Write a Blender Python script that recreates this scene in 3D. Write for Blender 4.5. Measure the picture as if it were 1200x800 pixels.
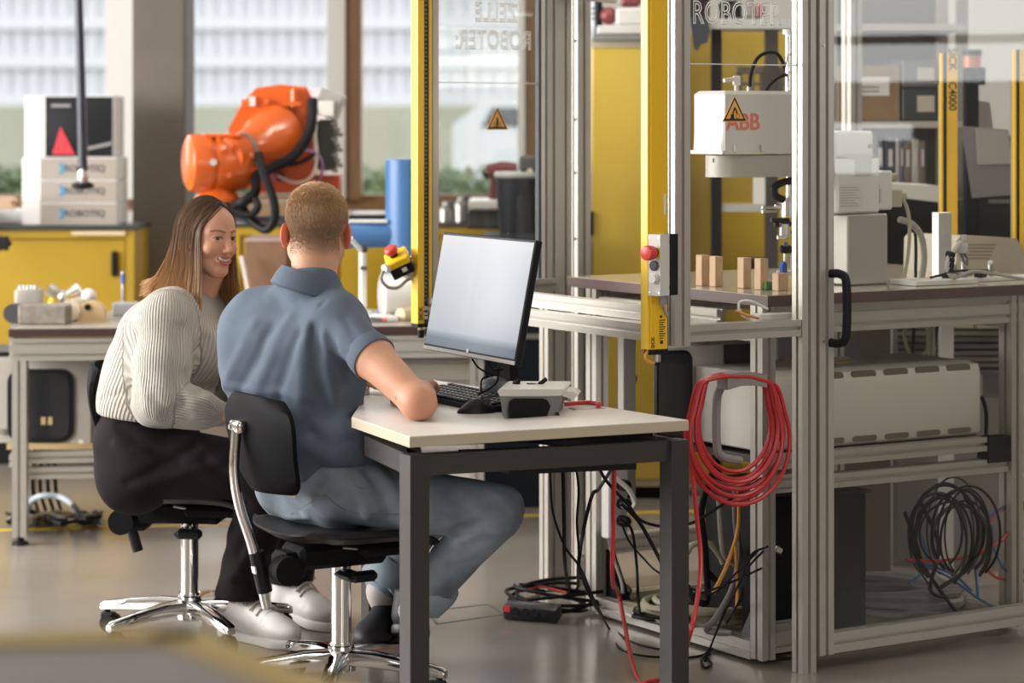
import bpy, bmesh, math, random
import numpy as np
from mathutils import Vector, Matrix

random.seed(7)
rng = np.random.default_rng(7)
for _o in list(bpy.data.objects):
    bpy.data.objects.remove(_o)
C = bpy.context.scene.collection

# ---------------------------------------------------------------- camera, world, light, exposure
FPX, CX, HY, H = 3000.0, 600.0, 140.0, 1.5      # focal length in px of a 1200 px frame, principal column, horizon row, eye height

cam_d = bpy.data.cameras.new('camera')
cam = bpy.data.objects.new('camera', cam_d)
C.objects.link(cam)
cam.location = (0, 0, H)
cam.rotation_euler = (math.pi / 2, 0, 0)
cam_d.sensor_width = 36
cam_d.lens = 90
cam_d.shift_y = -260 / 1200
cam_d.clip_start = 0.05
cam_d.clip_end = 300
cam_d.dof.use_dof = True
cam_d.dof.focus_distance = 6.75
cam_d.dof.aperture_fstop = 2.8
bpy.context.scene.camera = cam

W = bpy.data.worlds.new('world')
bpy.context.scene.world = W
W.use_nodes = True
W.node_tree.nodes['Background'].inputs[0].default_value = (0.93, 0.95, 1.0, 1)
W.node_tree.nodes['Background'].inputs[1].default_value = 2.6

vs = bpy.context.scene.view_settings
vs.view_transform = 'Standard'
vs.look = 'None'
vs.gamma = 1
vs.use_curve_mapping = False
vs.exposure = 0.0


def area(name, loc, rot, sx, sy, power, color=(1, 1, 1)):
    l = bpy.data.lights.new(name, 'AREA')
    l.shape = 'RECTANGLE'
    l.size, l.size_y, l.energy, l.color = sx, sy, power, color
    o = bpy.data.objects.new(name, l)
    C.objects.link(o)
    o.location, o.rotation_euler = loc, rot
    return o


# daylight in the window openings; behind the photographer an added warm fill
area('daylight_left', (-5.45, 7.3, 2.15), (0, math.radians(-90), 0), 2.3, 5.2, 580, (1.0, 0.97, 0.93))
area('fill_front', (2.3, -2.95, 2.2), (math.radians(90), 0, math.radians(8)), 4.0, 2.0, 65, (1.0, 0.93, 0.82))
area('daylight_right', (6.3, 5.95, 1.6), (0, math.radians(90), 0), 1.3, 1.2, 13, (0.97, 1.0, 0.95))
area('daylight_back', (-1.6, 13.3, 2.5), (math.radians(-90), 0, 0), 6.0, 2.6, 80, (0.95, 0.98, 1.0))
# ---------------------------------------------------------------- helpers
def at(x, y, Y):
    """a point of the photograph at a known distance"""
    return Vector(((x - CX) * Y / FPX, Y, H - (y - HY) * Y / FPX))


def gp(x, y, z=0.0):
    """a point of the photograph at a known height"""
    s = (y - HY) / (H - z)
    return Vector(((x - CX) / s, FPX / s, z))


U = Vector((0.853, 0.522, 0)).normalized()     # the robot cell and the desk share these two directions
V = Vector((-U.y, U.x, 0))
R0 = Vector((0.79, 6.95, 0))
UZ = Vector((0, 0, 1))


def cg(a, b, z=0.0):
    return R0 + U * a + V * b + UZ * z


def frame(o, x, y=None):
    """matrix with origin o, x axis along x (horizontal), z up"""
    x = Vector((x[0], x[1], 0)).normalized()
    y = Vector((-x.y, x.x, 0))
    return Matrix(((x.x, y.x, 0, o[0]), (x.y, y.y, 0, o[1]), (0, 0, 1, o[2]), (0, 0, 0, 1)))


WL = {}


def thing(name, label, cat, loc=(0, 0, 0), rotz=0.0, group=None, local=False):
    o = bpy.data.objects.new(name, None)
    C.objects.link(o)
    o.empty_display_size = 0.1
    o.location = loc
    o.rotation_euler = (0, 0, rotz)
    o['label'] = label
    o['category'] = cat
    if group:
        o['group'] = group
    WL[o.name] = Vector((0, 0, 0)) if local else Vector(loc)
    return o


def tag(o, label, cat, group=None):
    o['label'] = label
    o['category'] = cat
    if group:
        o['group'] = group
    return o


def dup(root, loc, rotz=None, label=None, group=None):
    def cp(o, par):
        c = o.copy()
        C.objects.link(c)
        if par is not None:
            c.parent = par
        for ch in o.children:
            cp(ch, c)
        return c
    r = cp(root, None)
    r.location = loc
    if rotz is not None:
        r.rotation_euler = (0, 0, rotz)
    if label:
        r['label'] = label
    if group:
        r['group'] = group
    return r


def link_mesh(name, verts, faces, mat, parent=None, smooth=40, label=None, kind=None, attrs=None, fmat=None):
    verts = np.asarray([tuple(v) for v in verts], dtype=np.float64) if not isinstance(verts, np.ndarray) else verts
    me = bpy.data.meshes.new(name)
    if parent is not None:
        off = np.array(WL[parent.name])
    else:
        mn, mx = verts.min(0), verts.max(0)
        off = np.array([(mn[0] + mx[0]) / 2, (mn[1] + mx[1]) / 2, mn[2]])
    me.from_pydata((verts - off).tolist(), [], faces if isinstance(faces, list) else faces.tolist())
    for m in (mat if isinstance(mat, (list, tuple)) else [mat]):
        me.materials.append(m)
    if fmat is not None:
        me.polygons.foreach_set('material_index', np.asarray(fmat, dtype=np.int32))
    if smooth:
        me.polygons.foreach_set('use_smooth', np.ones(len(me.polygons), dtype=bool))
        if smooth < 180:
            me.set_sharp_from_angle(angle=math.radians(smooth))
    if attrs:
        for k, a in attrs.items():
            a = np.asarray(a, dtype=np.float32)
            if k == 'Col':
                at_ = me.color_attributes.new(k, 'FLOAT_COLOR', 'POINT')
                at_.data.foreach_set('color', np.concatenate([a, np.ones((len(a), 1), np.float32)], 1).ravel())
            else:
                at_ = me.attributes.new(k, 'FLOAT_VECTOR', 'POINT')
                at_.data.foreach_set('vector', a.ravel())
    me.validate()
    me.update()
    o = bpy.data.objects.new(name, me)
    C.objects.link(o)
    if parent is not None:
        o.parent = parent
        WL[o.name] = WL[parent.name]
    else:
        o.location = off
        WL[o.name] = Vector(off)
    if label:
        o['label'] = label
    if kind:
        o['kind'] = kind
    return o


def catmull(P, n=6, closed=False):
    P = [Vector(p) for p in P]
    out = []
    N = len(P)
    rngk = range(N) if closed else range(N - 1)
    for i in rngk:
        p1, p2 = P[i], P[(i + 1) % N]
        p0 = P[(i - 1) % N] if (closed or i > 0) else p1 * 2 - p2
        p3 = P[(i + 2) % N] if (closed or i < N - 2) else p2 * 2 - p1
        for k in range(n):
            t = k / n
            out.append(0.5 * ((2 * p1) + (p2 - p0) * t + (2 * p0 - 5 * p1 + 4 * p2 - p3) * t * t + (3 * p1 - p0 - 3 * p2 + p3) * t ** 3))
    if not closed:
        out.append(P[-1])
    return out


class MB:
    def __init__(s, M=None):
        s.v, s.f, s.M = [], [], (M or Matrix())

    def add(s, verts, faces):
        o = len(s.v)
        M = s.M
        s.v += [M @ Vector(p) for p in verts]
        s.f += [tuple(i + o for i in f) for f in faces]
        return s

    def box(s, c, size, rot=None, bev=0.0, seg=1):
        c = Vector(c)
        hx, hy, hz = size[0] / 2, size[1] / 2, size[2] / 2
        Rm = rot if rot is not None else Matrix.Identity(3)
        if bev <= 0:
            vv = [(x, y, z) for x in (-hx, hx) for y in (-hy, hy) for z in (-hz, hz)]
            ff = [(0, 1, 3, 2), (4, 6, 7, 5), (0, 4, 5, 1), (2, 3, 7, 6), (0, 2, 6, 4), (1, 5, 7, 3)]
            return s.add([c + Rm @ Vector(p) for p in vv], ff)
        bm = bmesh.new()
        bmesh.ops.create_cube(bm, size=1)
        for v in bm.verts:
            v.co = Vector((v.co.x * 2 * hx, v.co.y * 2 * hy, v.co.z * 2 * hz))
        bmesh.ops.bevel(bm, geom=bm.edges[:], offset=min(bev, hx * .95, hy * .95, hz * .95), segments=seg, profile=0.5, affect='EDGES')
        bm.verts.index_update()
        s.add([c + Rm @ v.co for v in bm.verts], [tuple(v.index for v in f.verts) for f in bm.faces])
        bm.free()
        return s

    def bb(s, x0, x1, y0, y1, z0, z1, bev=0.0, seg=1):
        return s.box(((x0 + x1) / 2, (y0 + y1) / 2, (z0 + z1) / 2), (abs(x1 - x0), abs(y1 - y0), abs(z1 - z0)), None, bev, seg)

    def tube(s, path, r, n=8, closed=False, cap=True, flat=1.0):
        P = [Vector(p) for p in path]
        N = len(P)
        if N < 2:
            return s
        rr = r if isinstance(r, (list, tuple)) else [r] * N
        T = []
        for i in range(N):
            if closed:
                t = P[(i + 1) % N] - P[i - 1]
            else:
                t = P[min(i + 1, N - 1)] - P[max(i - 1, 0)]
            T.append(t.normalized() if t.length > 1e-9 else Vector((0, 0, 1)))
        a = Vector((0, 0, 1)) if abs(T[0].z) < .9 else Vector((1, 0, 0))
        nx = T[0].cross(a).normalized()
        vv, ff = [], []
        for i in range(N):
            nx = (nx - T[i] * nx.dot(T[i]))
            nx = nx.normalized() if nx.length > 1e-9 else T[i].orthogonal().normalized()
            ny = T[i].cross(nx)
            for k in range(n):
                an = 2 * math.pi * k / n
                vv.append(P[i] + (nx * math.cos(an) + ny * math.sin(an) * flat) * rr[i])
        for i in range(N if closed else N - 1):
            j = (i + 1) % N
            for k in range(n):
                l = (k + 1) % n
                ff.append((i * n + k, i * n + l, j * n + l, j * n + k))
        if cap and not closed:
            ff.append(tuple(range(n - 1, -1, -1)))
            ff.append(tuple((N - 1) * n + k for k in range(n)))
        return s.add(vv, ff)

    def cyl(s, p0, p1, r, n=16, r2=None):
        return s.tube([p0, p1], [r, r if r2 is None else r2], n)

    def lathe(s, prof, o=(0, 0, 0), axis=(0, 0, 1), n=24, cap=True):
        o, ax = Vector(o), Vector(axis).normalized()
        a = Vector((0, 0, 1)) if abs(ax.z) < .9 else Vector((1, 0, 0))
        x = ax.cross(a).normalized()
        y = ax.cross(x)
        vv, ff = [], []
        for r, z in prof:
            for k in range(n):
                an = 2 * math.pi * k / n
                vv.append(o + ax * z + (x * math.cos(an) + y * math.sin(an)) * r)
        for i in range(len(prof) - 1):
            for k in range(n):
                l = (k + 1) % n
                ff.append((i * n + k, i * n + l, (i + 1) * n + l, (i + 1) * n + k))
        if cap:
            ff.append(tuple(range(n - 1, -1, -1)))
            ff.append(tuple((len(prof) - 1) * n + k for k in range(n)))
        return s.add(vv, ff)

    def prism(s, poly, d):
        """poly: list of 3-D points of one face; d: the extrusion vector"""
        P = [Vector(p) for p in poly]
        d = Vector(d)
        n = len(P)
        return s.add(P + [p + d for p in P],
                     [tuple(range(n - 1, -1, -1)), tuple(range(n, 2 * n))] + [(i, (i + 1) % n, n + (i + 1) % n, n + i) for i in range(n)])

    def sphere(s, c, r, n=16, m=10, sc=(1, 1, 1)):
        prof = [(math.sin(math.pi * i / m) * r, -math.cos(math.pi * i / m) * r) for i in range(m + 1)]
        c = Vector(c)
        vv, ff = [], []
        for pr, z in prof:
            for k in range(n):
                an = 2 * math.pi * k / n
                vv.append(c + Vector((pr * math.cos(an) * sc[0], pr * math.sin(an) * sc[1], z * sc[2])))
        for i in range(m):
            for k in range(n):
                l = (k + 1) % n
                ff.append((i * n + k, i * n + l, (i + 1) * n + l, (i + 1) * n + k))
        return s.add(vv, ff)

    def alu(s, p0, p1, w=0.04, h=0.04, side=(1, 0, 0), slot=0.010, dep=0.012):
        """slotted aluminium profile from p0 to p1; side = direction of its width w"""
        p0, p1 = Vector(p0), Vector(p1)
        t = (p1 - p0).normalized()
        x = Vector(side)
        x = (x - t * x.dot(t)).normalized()
        y = t.cross(x)

        def edge(L, n):
            """offsets along one side, with slots"""
            pts = [(-L / 2, 0)]
            for k in range(n):
                c = -L / 2 + L * (k + .5) / n
                pts += [(c - slot / 2, 0), (c - slot / 2, dep), (c + slot / 2, dep), (c + slot / 2, 0)]
            return pts
        nw, nh = max(1, round(w / .04)), max(1, round(h / .04))
        sec = [(q, -h / 2 + d) for q, d in edge(w, nw)]
        sec += [(w / 2 - d, q) for q, d in edge(h, nh)]
        sec += [(-q, h / 2 - d) for q, d in edge(w, nw)]
        sec += [(-w / 2 + d, -q) for q, d in edge(h, nh)]
        n = len(sec)
        vv = [p0 + x * a + y * b for a, b in sec] + [p1 + x * a + y * b for a, b in sec]
        ff = [(i, (i + 1) % n, n + (i + 1) % n, n + i) for i in range(n)] + [tuple(range(n - 1, -1, -1)), tuple(range(n, 2 * n))]
        return s.add(vv, ff)

    def build(s, name, mat, parent=None, smooth=35, label=None, kind=None):
        return link_mesh(name, s.v, s.f, mat, parent, smooth, label, kind)


def text_mesh(txt, size, M, depth=0.001, bold=True):
    """flat lettering turned into a plain mesh: verts and faces (lettering in the local xz plane of M)"""
    cu = bpy.data.curves.new('lettering', 'FONT')
    cu.body = txt
    cu.size = size
    cu.extrude = depth
    cu.align_x = 'CENTER'
    cu.align_y = 'CENTER'
    cu.resolution_u = 3
    if bold:
        cu.offset = size * 0.02
    o = bpy.data.objects.new('lettering', cu)
    C.objects.link(o)
    dg = bpy.context.evaluated_depsgraph_get()
    me = bpy.data.meshes.new_from_object(o.evaluated_get(dg))
    mb = MB()
    T = M @ Matrix.Rotation(math.pi / 2, 4, 'X')
    mb.add([T @ v.co for v in me.vertices], [tuple(p.vertices) for p in me.polygons])
    bpy.data.objects.remove(o)
    bpy.data.curves.remove(cu)
    bpy.data.meshes.remove(me)
    return mb


# ---------------------------------------------------------------- materials
MATS = {}


def mat(name, col, rough=0.5, metal=0.0, noise=0.0, nscale=20, bump=0.0, bscale=80, spec=0.5, emit=0.0, trans=0.0, coat=0.0, aniso=None, sss=0.0):
    if name in MATS:
        return MATS[name]
    m = bpy.data.materials.new(name)
    m.use_nodes = True
    nt = m.node_tree
    b = nt.nodes['Principled BSDF']
    b.inputs['Base Color'].default_value = (*col, 1)
    b.inputs['Roughness'].default_value = rough
    b.inputs['Metallic'].default_value = metal
    b.inputs['Specular IOR Level'].default_value = spec
    if coat:
        b.inputs['Coat Weight'].default_value = coat
        b.inputs['Coat Roughness'].default_value = 0.1
    if sss:
        b.inputs['Subsurface Weight'].default_value = sss
        b.inputs['Subsurface Radius'].default_value = (0.02, 0.008, 0.005)
        b.inputs['Subsurface Scale'].default_value = 0.5
    if trans:
        b.inputs['Transmission Weight'].default_value = trans
    if emit:
        b.inputs['Emission Color'].default_value = (*col, 1)
        b.inputs['Emission Strength'].default_value = emit
    if noise or bump:
        tc = nt.nodes.new('ShaderNodeTexCoord')
        mp = nt.nodes.new('ShaderNodeMapping')
        nt.links.new(tc.outputs['Object'], mp.inputs[0])
        if aniso:
            mp.inputs['Scale'].default_value = aniso
        if noise:
            n = nt.nodes.new('ShaderNodeTexNoise')
            n.inputs['Scale'].default_value = nscale
            n.inputs['Detail'].default_value = 4
            nt.links.new(mp.outputs[0], n.inputs['Vector'])
            r = nt.nodes.new('ShaderNodeMapRange')
            r.inputs[1].default_value, r.inputs[2].default_value = 0.3, 0.7
            r.inputs[3].default_value, r.inputs[4].default_value = 1 - noise, 1 + noise
            nt.links.new(n.outputs[0], r.inputs[0])
            mx = nt.nodes.new('ShaderNodeVectorMath')
            mx.operation = 'SCALE'
            mx.inputs[0].default_value = col
            nt.links.new(r.outputs[0], mx.inputs['Scale'])
            nt.links.new(mx.outputs[0], b.inputs['Base Color'])
        if bump:
            n2 = nt.nodes.new('ShaderNodeTexNoise')
            n2.inputs['Scale'].default_value = bscale
            n2.inputs['Detail'].default_value = 3
            nt.links.new(mp.outputs[0], n2.inputs['Vector'])
            bp = nt.nodes.new('ShaderNodeBump')
            bp.inputs['Strength'].default_value = bump
            bp.inputs['Distance'].default_value = 0.004
            nt.links.new(n2.outputs[0], bp.inputs['Height'])
            nt.links.new(bp.outputs[0], b.inputs['Normal'])
    MATS[name] = m
    return m


def thin_glass(name, tint=(0.97, 0.98, 0.97), ior=1.5, haze=0.0):
    """a pane: lets light straight through and mirrors by Fresnel"""
    if name in MATS:
        return MATS[name]
    m = bpy.data.materials.new(name)
    m.use_nodes = True
    nt = m.node_tree
    nt.nodes.remove(nt.nodes['Principled BSDF'])
    out = nt.nodes['Material Output']
    t = nt.nodes.new('ShaderNodeBsdfTransparent')
    t.inputs[0].default_value = (*tint, 1)
    g = nt.nodes.new('ShaderNodeBsdfGlossy')
    g.inputs['Roughness'].default_value = 0.015
    lw = nt.nodes.new('ShaderNodeLayerWeight')
    lw.inputs[0].default_value = 0.5
    pw = nt.nodes.new('ShaderNodeMath')
    pw.operation = 'POWER'
    pw.inputs[1].default_value = 5
    f = nt.nodes.new('ShaderNodeMath')
    f.operation = 'MULTIPLY_ADD'
    f.inputs[1].default_value = 0.92
    f.inputs[2].default_value = ((ior - 1) / (ior + 1)) ** 2
    nt.links.new(lw.outputs['Facing'], pw.inputs[0])
    nt.links.new(pw.outputs[0], f.inputs[0])
    mx = nt.nodes.new('ShaderNodeMixShader')
    nt.links.new(f.outputs[0], mx.inputs[0])
    nt.links.new(t.outputs[0], mx.inputs[1])
    nt.links.new(g.outputs[0], mx.inputs[2])
    last = mx
    if haze:
        d = nt.nodes.new('ShaderNodeBsdfDiffuse')
        d.inputs[0].default_value = (.8, .8, .78, 1)
        m2 = nt.nodes.new('ShaderNodeMixShader')
        m2.inputs[0].default_value = haze
        nt.links.new(mx.outputs[0], m2.inputs[1])
        nt.links.new(d.outputs[0], m2.inputs[2])
        last = m2
    nt.links.new(last.outputs[0], out.inputs[0])
    MATS[name] = m
    return m


def attr_mat(name, rough=0.6, spec=0.4, sss=0.0, bump=0.0, bscale=300, noise=0.0, nscale=60):
    """colour read from the point attribute Col"""
    m = mat(name, (0.5, 0.5, 0.5), rough, spec=spec, sss=sss, bump=bump, bscale=bscale)
    nt = m.node_tree
    a = nt.nodes.new('ShaderNodeAttribute')
    a.attribute_name = 'Col'
    nt.links.new(a.outputs['Color'], nt.nodes['Principled BSDF'].inputs['Base Color'])
    return m


YEL = mat('yellow_paint', (0.37, 0.235, 0.004), 0.5, noise=0.05, nscale=3)
YELC = mat('yellow_curtain_paint', (0.80, 0.48, 0.01), 0.4)
ALU = mat('anodised_aluminium', (0.53, 0.50, 0.455), 0.36, metal=0.6, noise=0.03, nscale=5)
CHR = mat('chrome', (0.82, 0.81, 0.79), 0.08, metal=1.0)
STEEL = mat('brushed_steel', (0.55, 0.54, 0.52), 0.3, metal=0.9, noise=0.08, nscale=30, aniso=(1, 1, 20))
BLK = mat('black_plastic', (0.010, 0.010, 0.012), 0.42, spec=.22)
BLKM = mat('black_matte', (0.009, 0.009, 0.010), 0.75, spec=.15)
BLKS = mat('black_shell', (0.006, 0.006, 0.007), 0.62, bump=.05, bscale=600, spec=.08)
RUB = mat('black_cable_sheath', (0.009, 0.009, 0.010), 0.5, spec=.15)
GRYC = mat('grey_cable_sheath', (0.33, 0.31, 0.28), 0.5)
BEIC = mat('beige_cable_sheath', (0.42, 0.39, 0.28), 0.5)
REDC = mat('red_cable_sheath', (0.50, 0.025, 0.03), 0.38)
BLUC = mat('blue_cable_sheath', (0.05, 0.13, 0.35), 0.45)
ORAC = mat('orange_cable_sheath', (0.75, 0.35, 0.05), 0.45)
WHT = mat('white_plastic', (0.72, 0.71, 0.68), 0.4)
WHTP = mat('white_powder_coat', (0.66, 0.64, 0.60), 0.45, noise=.02)
GRY = mat('grey_sheet_metal', (0.30, 0.29, 0.26), 0.5)
DGRY = mat('dark_grey_plastic', (0.06, 0.06, 0.062), 0.5, spec=.3)
REDP = mat('red_plastic', (0.62, 0.05, 0.04), 0.35)
YELP = mat('yellow_plastic', (0.85, 0.55, 0.01), 0.4)
WOODL = mat('pale_beech_wood', (0.52, 0.34, 0.21), 0.6, noise=0.12, nscale=12, aniso=(8, 8, 1))
WOODB = mat('brown_window_wood', (0.21, 0.115, 0.05), 0.55, noise=0.12, nscale=8, aniso=(6, 6, .6))
CARD = mat('brown_cardboard', (0.22, 0.138, 0.075), 0.8, noise=.06)
GLASS = thin_glass('window_glass')
CGLASS = thin_glass('cell_glass', (0.95, 0.955, 0.94), 1.5)
# ---------------------------------------------------------------- the setting
def struct(o):
    o['kind'] = 'structure'
    return o


FLOOR = mat('grey_resin_floor', (0.245, 0.218, 0.192), 0.24, noise=0.10, nscale=2.2, spec=0.6, bump=.03, bscale=6)
WALL = mat('white_wall_paint', (0.62, 0.60, 0.57), 0.8)
CONC = mat('grey_brown_concrete', (0.125, 0.107, 0.088), 0.8, noise=0.10, nscale=4, bump=.2, bscale=30)
CEIL = mat('ceiling_paint', (0.55, 0.54, 0.52), 0.85)

XL, XR, YF, YB, ZC = -5.6, 6.0, -3.1, 12.9, 3.8
f = MB()
f.bb(XL, XR, YF, YB, -0.1, 0)
fl = struct(f.build('floor', FLOOR))
tp = MB()
a0, a1 = gp(600, 606), gp(890, 598)
d = (a1 - a0).normalized()
n = Vector((-d.y, d.x, 0)) * .05
tp.prism([a0 - d * 4 + UZ * .0005, a1 + d * 1 + UZ * .0005, a1 + d * 1 + n + UZ * .0005, a0 - d * 4 + n + UZ * .0005], (0, 0, .0008))
tp.build('marking_tape', mat('yellow_floor_tape', (0.75, 0.50, 0.03), .5), fl)
hatch = MB()
q = [gp(500, 716), gp(572, 708), gp(588, 720), gp(512, 731)]
for i in range(4):
    p0, p1 = q[i], q[(i + 1) % 4]
    dd = (p1 - p0).normalized() * .004
    nn = Vector((-dd.y, dd.x, 0))
    hatch.prism([p0 - nn + UZ * .0004, p1 - nn + UZ * .0004, p1 + nn + UZ * .0004, p0 + nn + UZ * .0004], (0, 0, .0008))
hatch.build('floor_box_rim', mat('dark_joint', (.12, .11, .10), .6), fl)

c = MB()
c.bb(XL, XR, YF, YB, ZC, ZC + .1)
struct(c.build('ceiling', CEIL))
# left wall: three tall openings between posts
w = MB()
w.bb(XL - .15, XL, YF, YB, 0, .95)
w.bb(XL - .15, XL, YF, YB, 3.35, ZC)
for y0, y1 in ((YF, 3.1), (5.4, 5.6), (7.9, 8.1), (10.1, YB)):
    w.bb(XL - .15, XL, y0, y1, .95, 3.35)
struct(w.build('wall_left', WALL))
# wall behind the photographer
w = MB()
w.bb(XL, XR, YF - .15, YF, 0, 1.15)
w.bb(XL, XR, YF - .15, YF, 3.25, ZC)
for x0, x1 in ((XL, .25), (2.2, 2.4), (4.35, XR)):
    w.bb(x0, x1, YF - .15, YF, 1.15, 3.25)
struct(w.build('wall_front', WALL))
w = MB()
w.bb(XR, XR + .15, YF, 5.45, 0, ZC)
w.bb(XR, XR + .15, 6.55, YB, 0, ZC)
w.bb(XR, XR + .15, 5.45, 6.55, 0, 1.05)
w.bb(XR, XR + .15, 5.45, 6.55, 2.1, ZC)
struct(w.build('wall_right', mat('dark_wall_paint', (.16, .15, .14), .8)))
w = MB()
w.bb(XR + .02, XR + .1, 5.45, 6.55, 1.48, 1.68)
w2 = struct(w.build('window_2', mat('grey_frame_and_mask', (.2, .19, .18), .5)))
w = MB()
w.bb(XR + .02, XR + .1, 5.45, 6.5, 1.05, 1.24)
w.bb(XR + .02, XR + .1, 5.74, 6.5, 1.24, 1.40)
w.bb(XR + .02, XR + .1, 5.90, 6.5, 1.40, 1.48)
w.bb(XR + .02, XR + .1, 5.45, 6.5, 1.86, 1.90)
w.build('reflection_mask', mat('grey_frame_and_mask', (.2, .19, .18), .5), w2)  # unseen panels added to shape the window's reflection in the cell door
# back wall: parapet, lintel and the closed part on the right
SILL = 1.10
w = MB()
w.bb(XL, XR, YB, YB + .2, 0, SILL - .06)
w.bb(XL, XR, YB, YB + .2, 3.3, ZC)
w.bb(0.42, XR, YB, YB + .2, SILL - .06, 3.3)
struct(w.build('wall_back', WALL))


def xat(px, Y):
    return (px - CX) * Y / FPX


# window frames of the back wall
fr = MB()
fr.bb(XL, 0.42, YB + .02, YB + .12, SILL - .06, SILL + .02)
fr.bb(XL, 0.42, YB + .02, YB + .12, 3.22, 3.3)
wf = struct(fr.build('window_1', WOODB))
for p0, p1 in ((405, 424), (615, 638)):
    m = MB()
    m.bb(xat(p0, YB), xat(p1, YB), YB - .03, YB + .1, SILL, 3.25)
    m.build('wooden_mullion', WOODB, wf)
for p0, p1 in ((384, 405), (125, 157), (607, 615), (-180, -160)):
    m = MB()
    m.bb(xat(p0, YB), xat(p1, YB), YB - .05, YB + .1, SILL, 3.25)
    m.build('white_mullion', WHT, wf)
for p0, p1 in ((-700, -170), (-170, 140), (140, 395), (415, 615), (625, 690)):
    m = MB()
    m.bb(xat(p0, YB), xat(p1, YB), YB + .05, YB + .058, SILL, 3.25)
    m.build('pane', GLASS, wf)
# concrete pillar
m = MB()
m.bb(xat(155, 11.6), xat(217, 11.6), 11.6, 11.95, 0, ZC, .008)
tag(m.build('concrete_pillar', CONC), 'square grey-brown concrete pillar to the left of the orange robot', 'pillar')

# ---------------------------------------------------------------- outside
GROUND = mat('pale_pavement', (0.42, 0.40, 0.36), .9, noise=.08, nscale=.6)
m = MB()
m.bb(-60, 60, YB + .3, 90, -.35, -.3)
struct(m.build('ground', GROUND))
FY = 42.0
fs = FPX / FY
FAC = mat('white_facade_slats', (0.60, 0.60, 0.62), .7)
FACG = mat('grey_facade_recess', (0.66, 0.665, 0.69), .7)
bld = thing('office_building', 'long white building with vertical facade slats outside the windows', 'building', (-4, FY, 0))
m = MB()
m.bb(-24, 14, FY + .14, FY + 6, -.3, 9)
m.build('wall', FACG, bld)
zp = 1.5 - (124 - 140) / fs
m = MB()
m.bb(-24, 14, FY - .1, FY + .14, -.3, zp)
m.build('plinth', mat('beige_green_plinth', (0.36, 0.36, 0.28), .8, noise=.1, nscale=.3), bld)
k = 0
while zp + k * .63 < 9:
    m = MB()
    m.bb(-24, 14, FY - .04, FY + .14, zp + k * .63, zp + k * .63 + .20)
    m.build('floor_band', FAC, bld)
    k += 1
m = MB()
x = -24.0
while x < 14:
    m.bb(x, x + .13, FY + .07, FY + .14, zp, 9)
    x += .24
m.build('facade_slat', FAC, bld, kind='stuff')
# hedge outside the windows, made of small leaves
LEAF = mat('hedge_leaf', (0.115, 0.175, 0.075), .6, noise=.4, nscale=1.5)
NL = 14000
hx0, hx1, hy0, hz1 = -5.5, .8, 20.0, 1.02
cpos = np.stack([rng.uniform(hx0, hx1, NL), hy0 + rng.uniform(0, .9, NL) + .12 * np.sin(rng.uniform(0, 6, NL)), hz1 - (rng.uniform(0, 1, NL) ** 1.6) * 1.3 + .09 * np.sin(rng.uniform(hx0, hx1, NL) * 3)], 1)
d1 = rng.normal(size=(NL, 3))
d1 /= np.linalg.norm(d1, axis=1)[:, None]
d2 = np.cross(d1, rng.normal(size=(NL, 3)))
d2 /= np.linalg.norm(d2, axis=1)[:, None]
sz = rng.uniform(.03, .07, NL)[:, None]
vv = np.concatenate([cpos - d1 * sz, cpos + d2 * sz * .5, cpos + d1 * sz, cpos - d2 * sz * .5], 1).reshape(-1, 3)
hg = link_mesh('hedge', vv, np.arange(NL * 4).reshape(-1, 4), LEAF, None, 0)
tag(hg, 'clipped green hedge growing outside the window', 'hedge')
hg['kind'] = 'stuff'
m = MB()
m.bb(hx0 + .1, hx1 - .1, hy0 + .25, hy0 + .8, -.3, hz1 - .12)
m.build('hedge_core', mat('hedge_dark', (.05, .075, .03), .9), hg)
# parked white van seen through the cell panes, a grey kerb wall next to it
vY = 27.0
m = MB()
x0, x1 = xat(530, vY), xat(655, vY)
van = thing('white_van', 'white parked van outside, seen through the pane with the warning triangle', 'van', ((x0 + x1) / 2, vY, -.3))
zt, zb2 = 1.5 - (118 - 140) * vY / FPX, 1.5 - (178 - 140) * vY / FPX
m.prism([(x0, vY, -.0), (x1, vY, -.0), (x1, vY, zt), (x0 + .35, vY, zt), (x0, vY, zt - .25)], (0, 1.6, 0))
m.build('body', mat('van_paint', (.62, .64, .66), .35), van, smooth=20)
m = MB()
m.prism([(x0 + .3, vY - .01, zt - .28), (x1 - .1, vY - .01, zt - .28), (x1 - .1, vY - .01, zt - .07), (x0 + .42, vY - .01, zt - .07)], (0, .02, 0))
m.build('side_window', mat('dark_glass', (.10, .11, .12), .1), van)
for xx in (x0 + .25, x1 - .25):
    m = MB()
    m.cyl((xx, vY - .02, -.12), (xx, vY + .2, -.12), .18, 20)
    m.build('wheel', BLKM, van)
# ceiling lamps (out of frame, they light the hall)
for i, (lx, ly) in enumerate(((-2.6, 5.0), (0.6, 5.0), (3.6, 5.0), (-2.6, 9.0), (0.6, 9.0), (3.6, 9.0))):
    m = MB()
    m.bb(lx - .75, lx + .75, ly - .12, ly + .12, ZC - .07, ZC)
    o = tag(m.build('ceiling_lamp', WHT), 'long white ceiling lamp ' + ('above the left bench', 'above the desk', 'right of the robot cell', 'above the yellow cabinet', 'above the tall cabinets', 'above the storage rack')[i] + ', out of the picture', 'lamp', 'ceiling lamps')
    area('lamp_light', (lx, ly, ZC - .09), (0, 0, 0), 1.4, .2, (6, 8, 65, 8, 45, 50)[i], (1.0, .93, .82))
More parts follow.
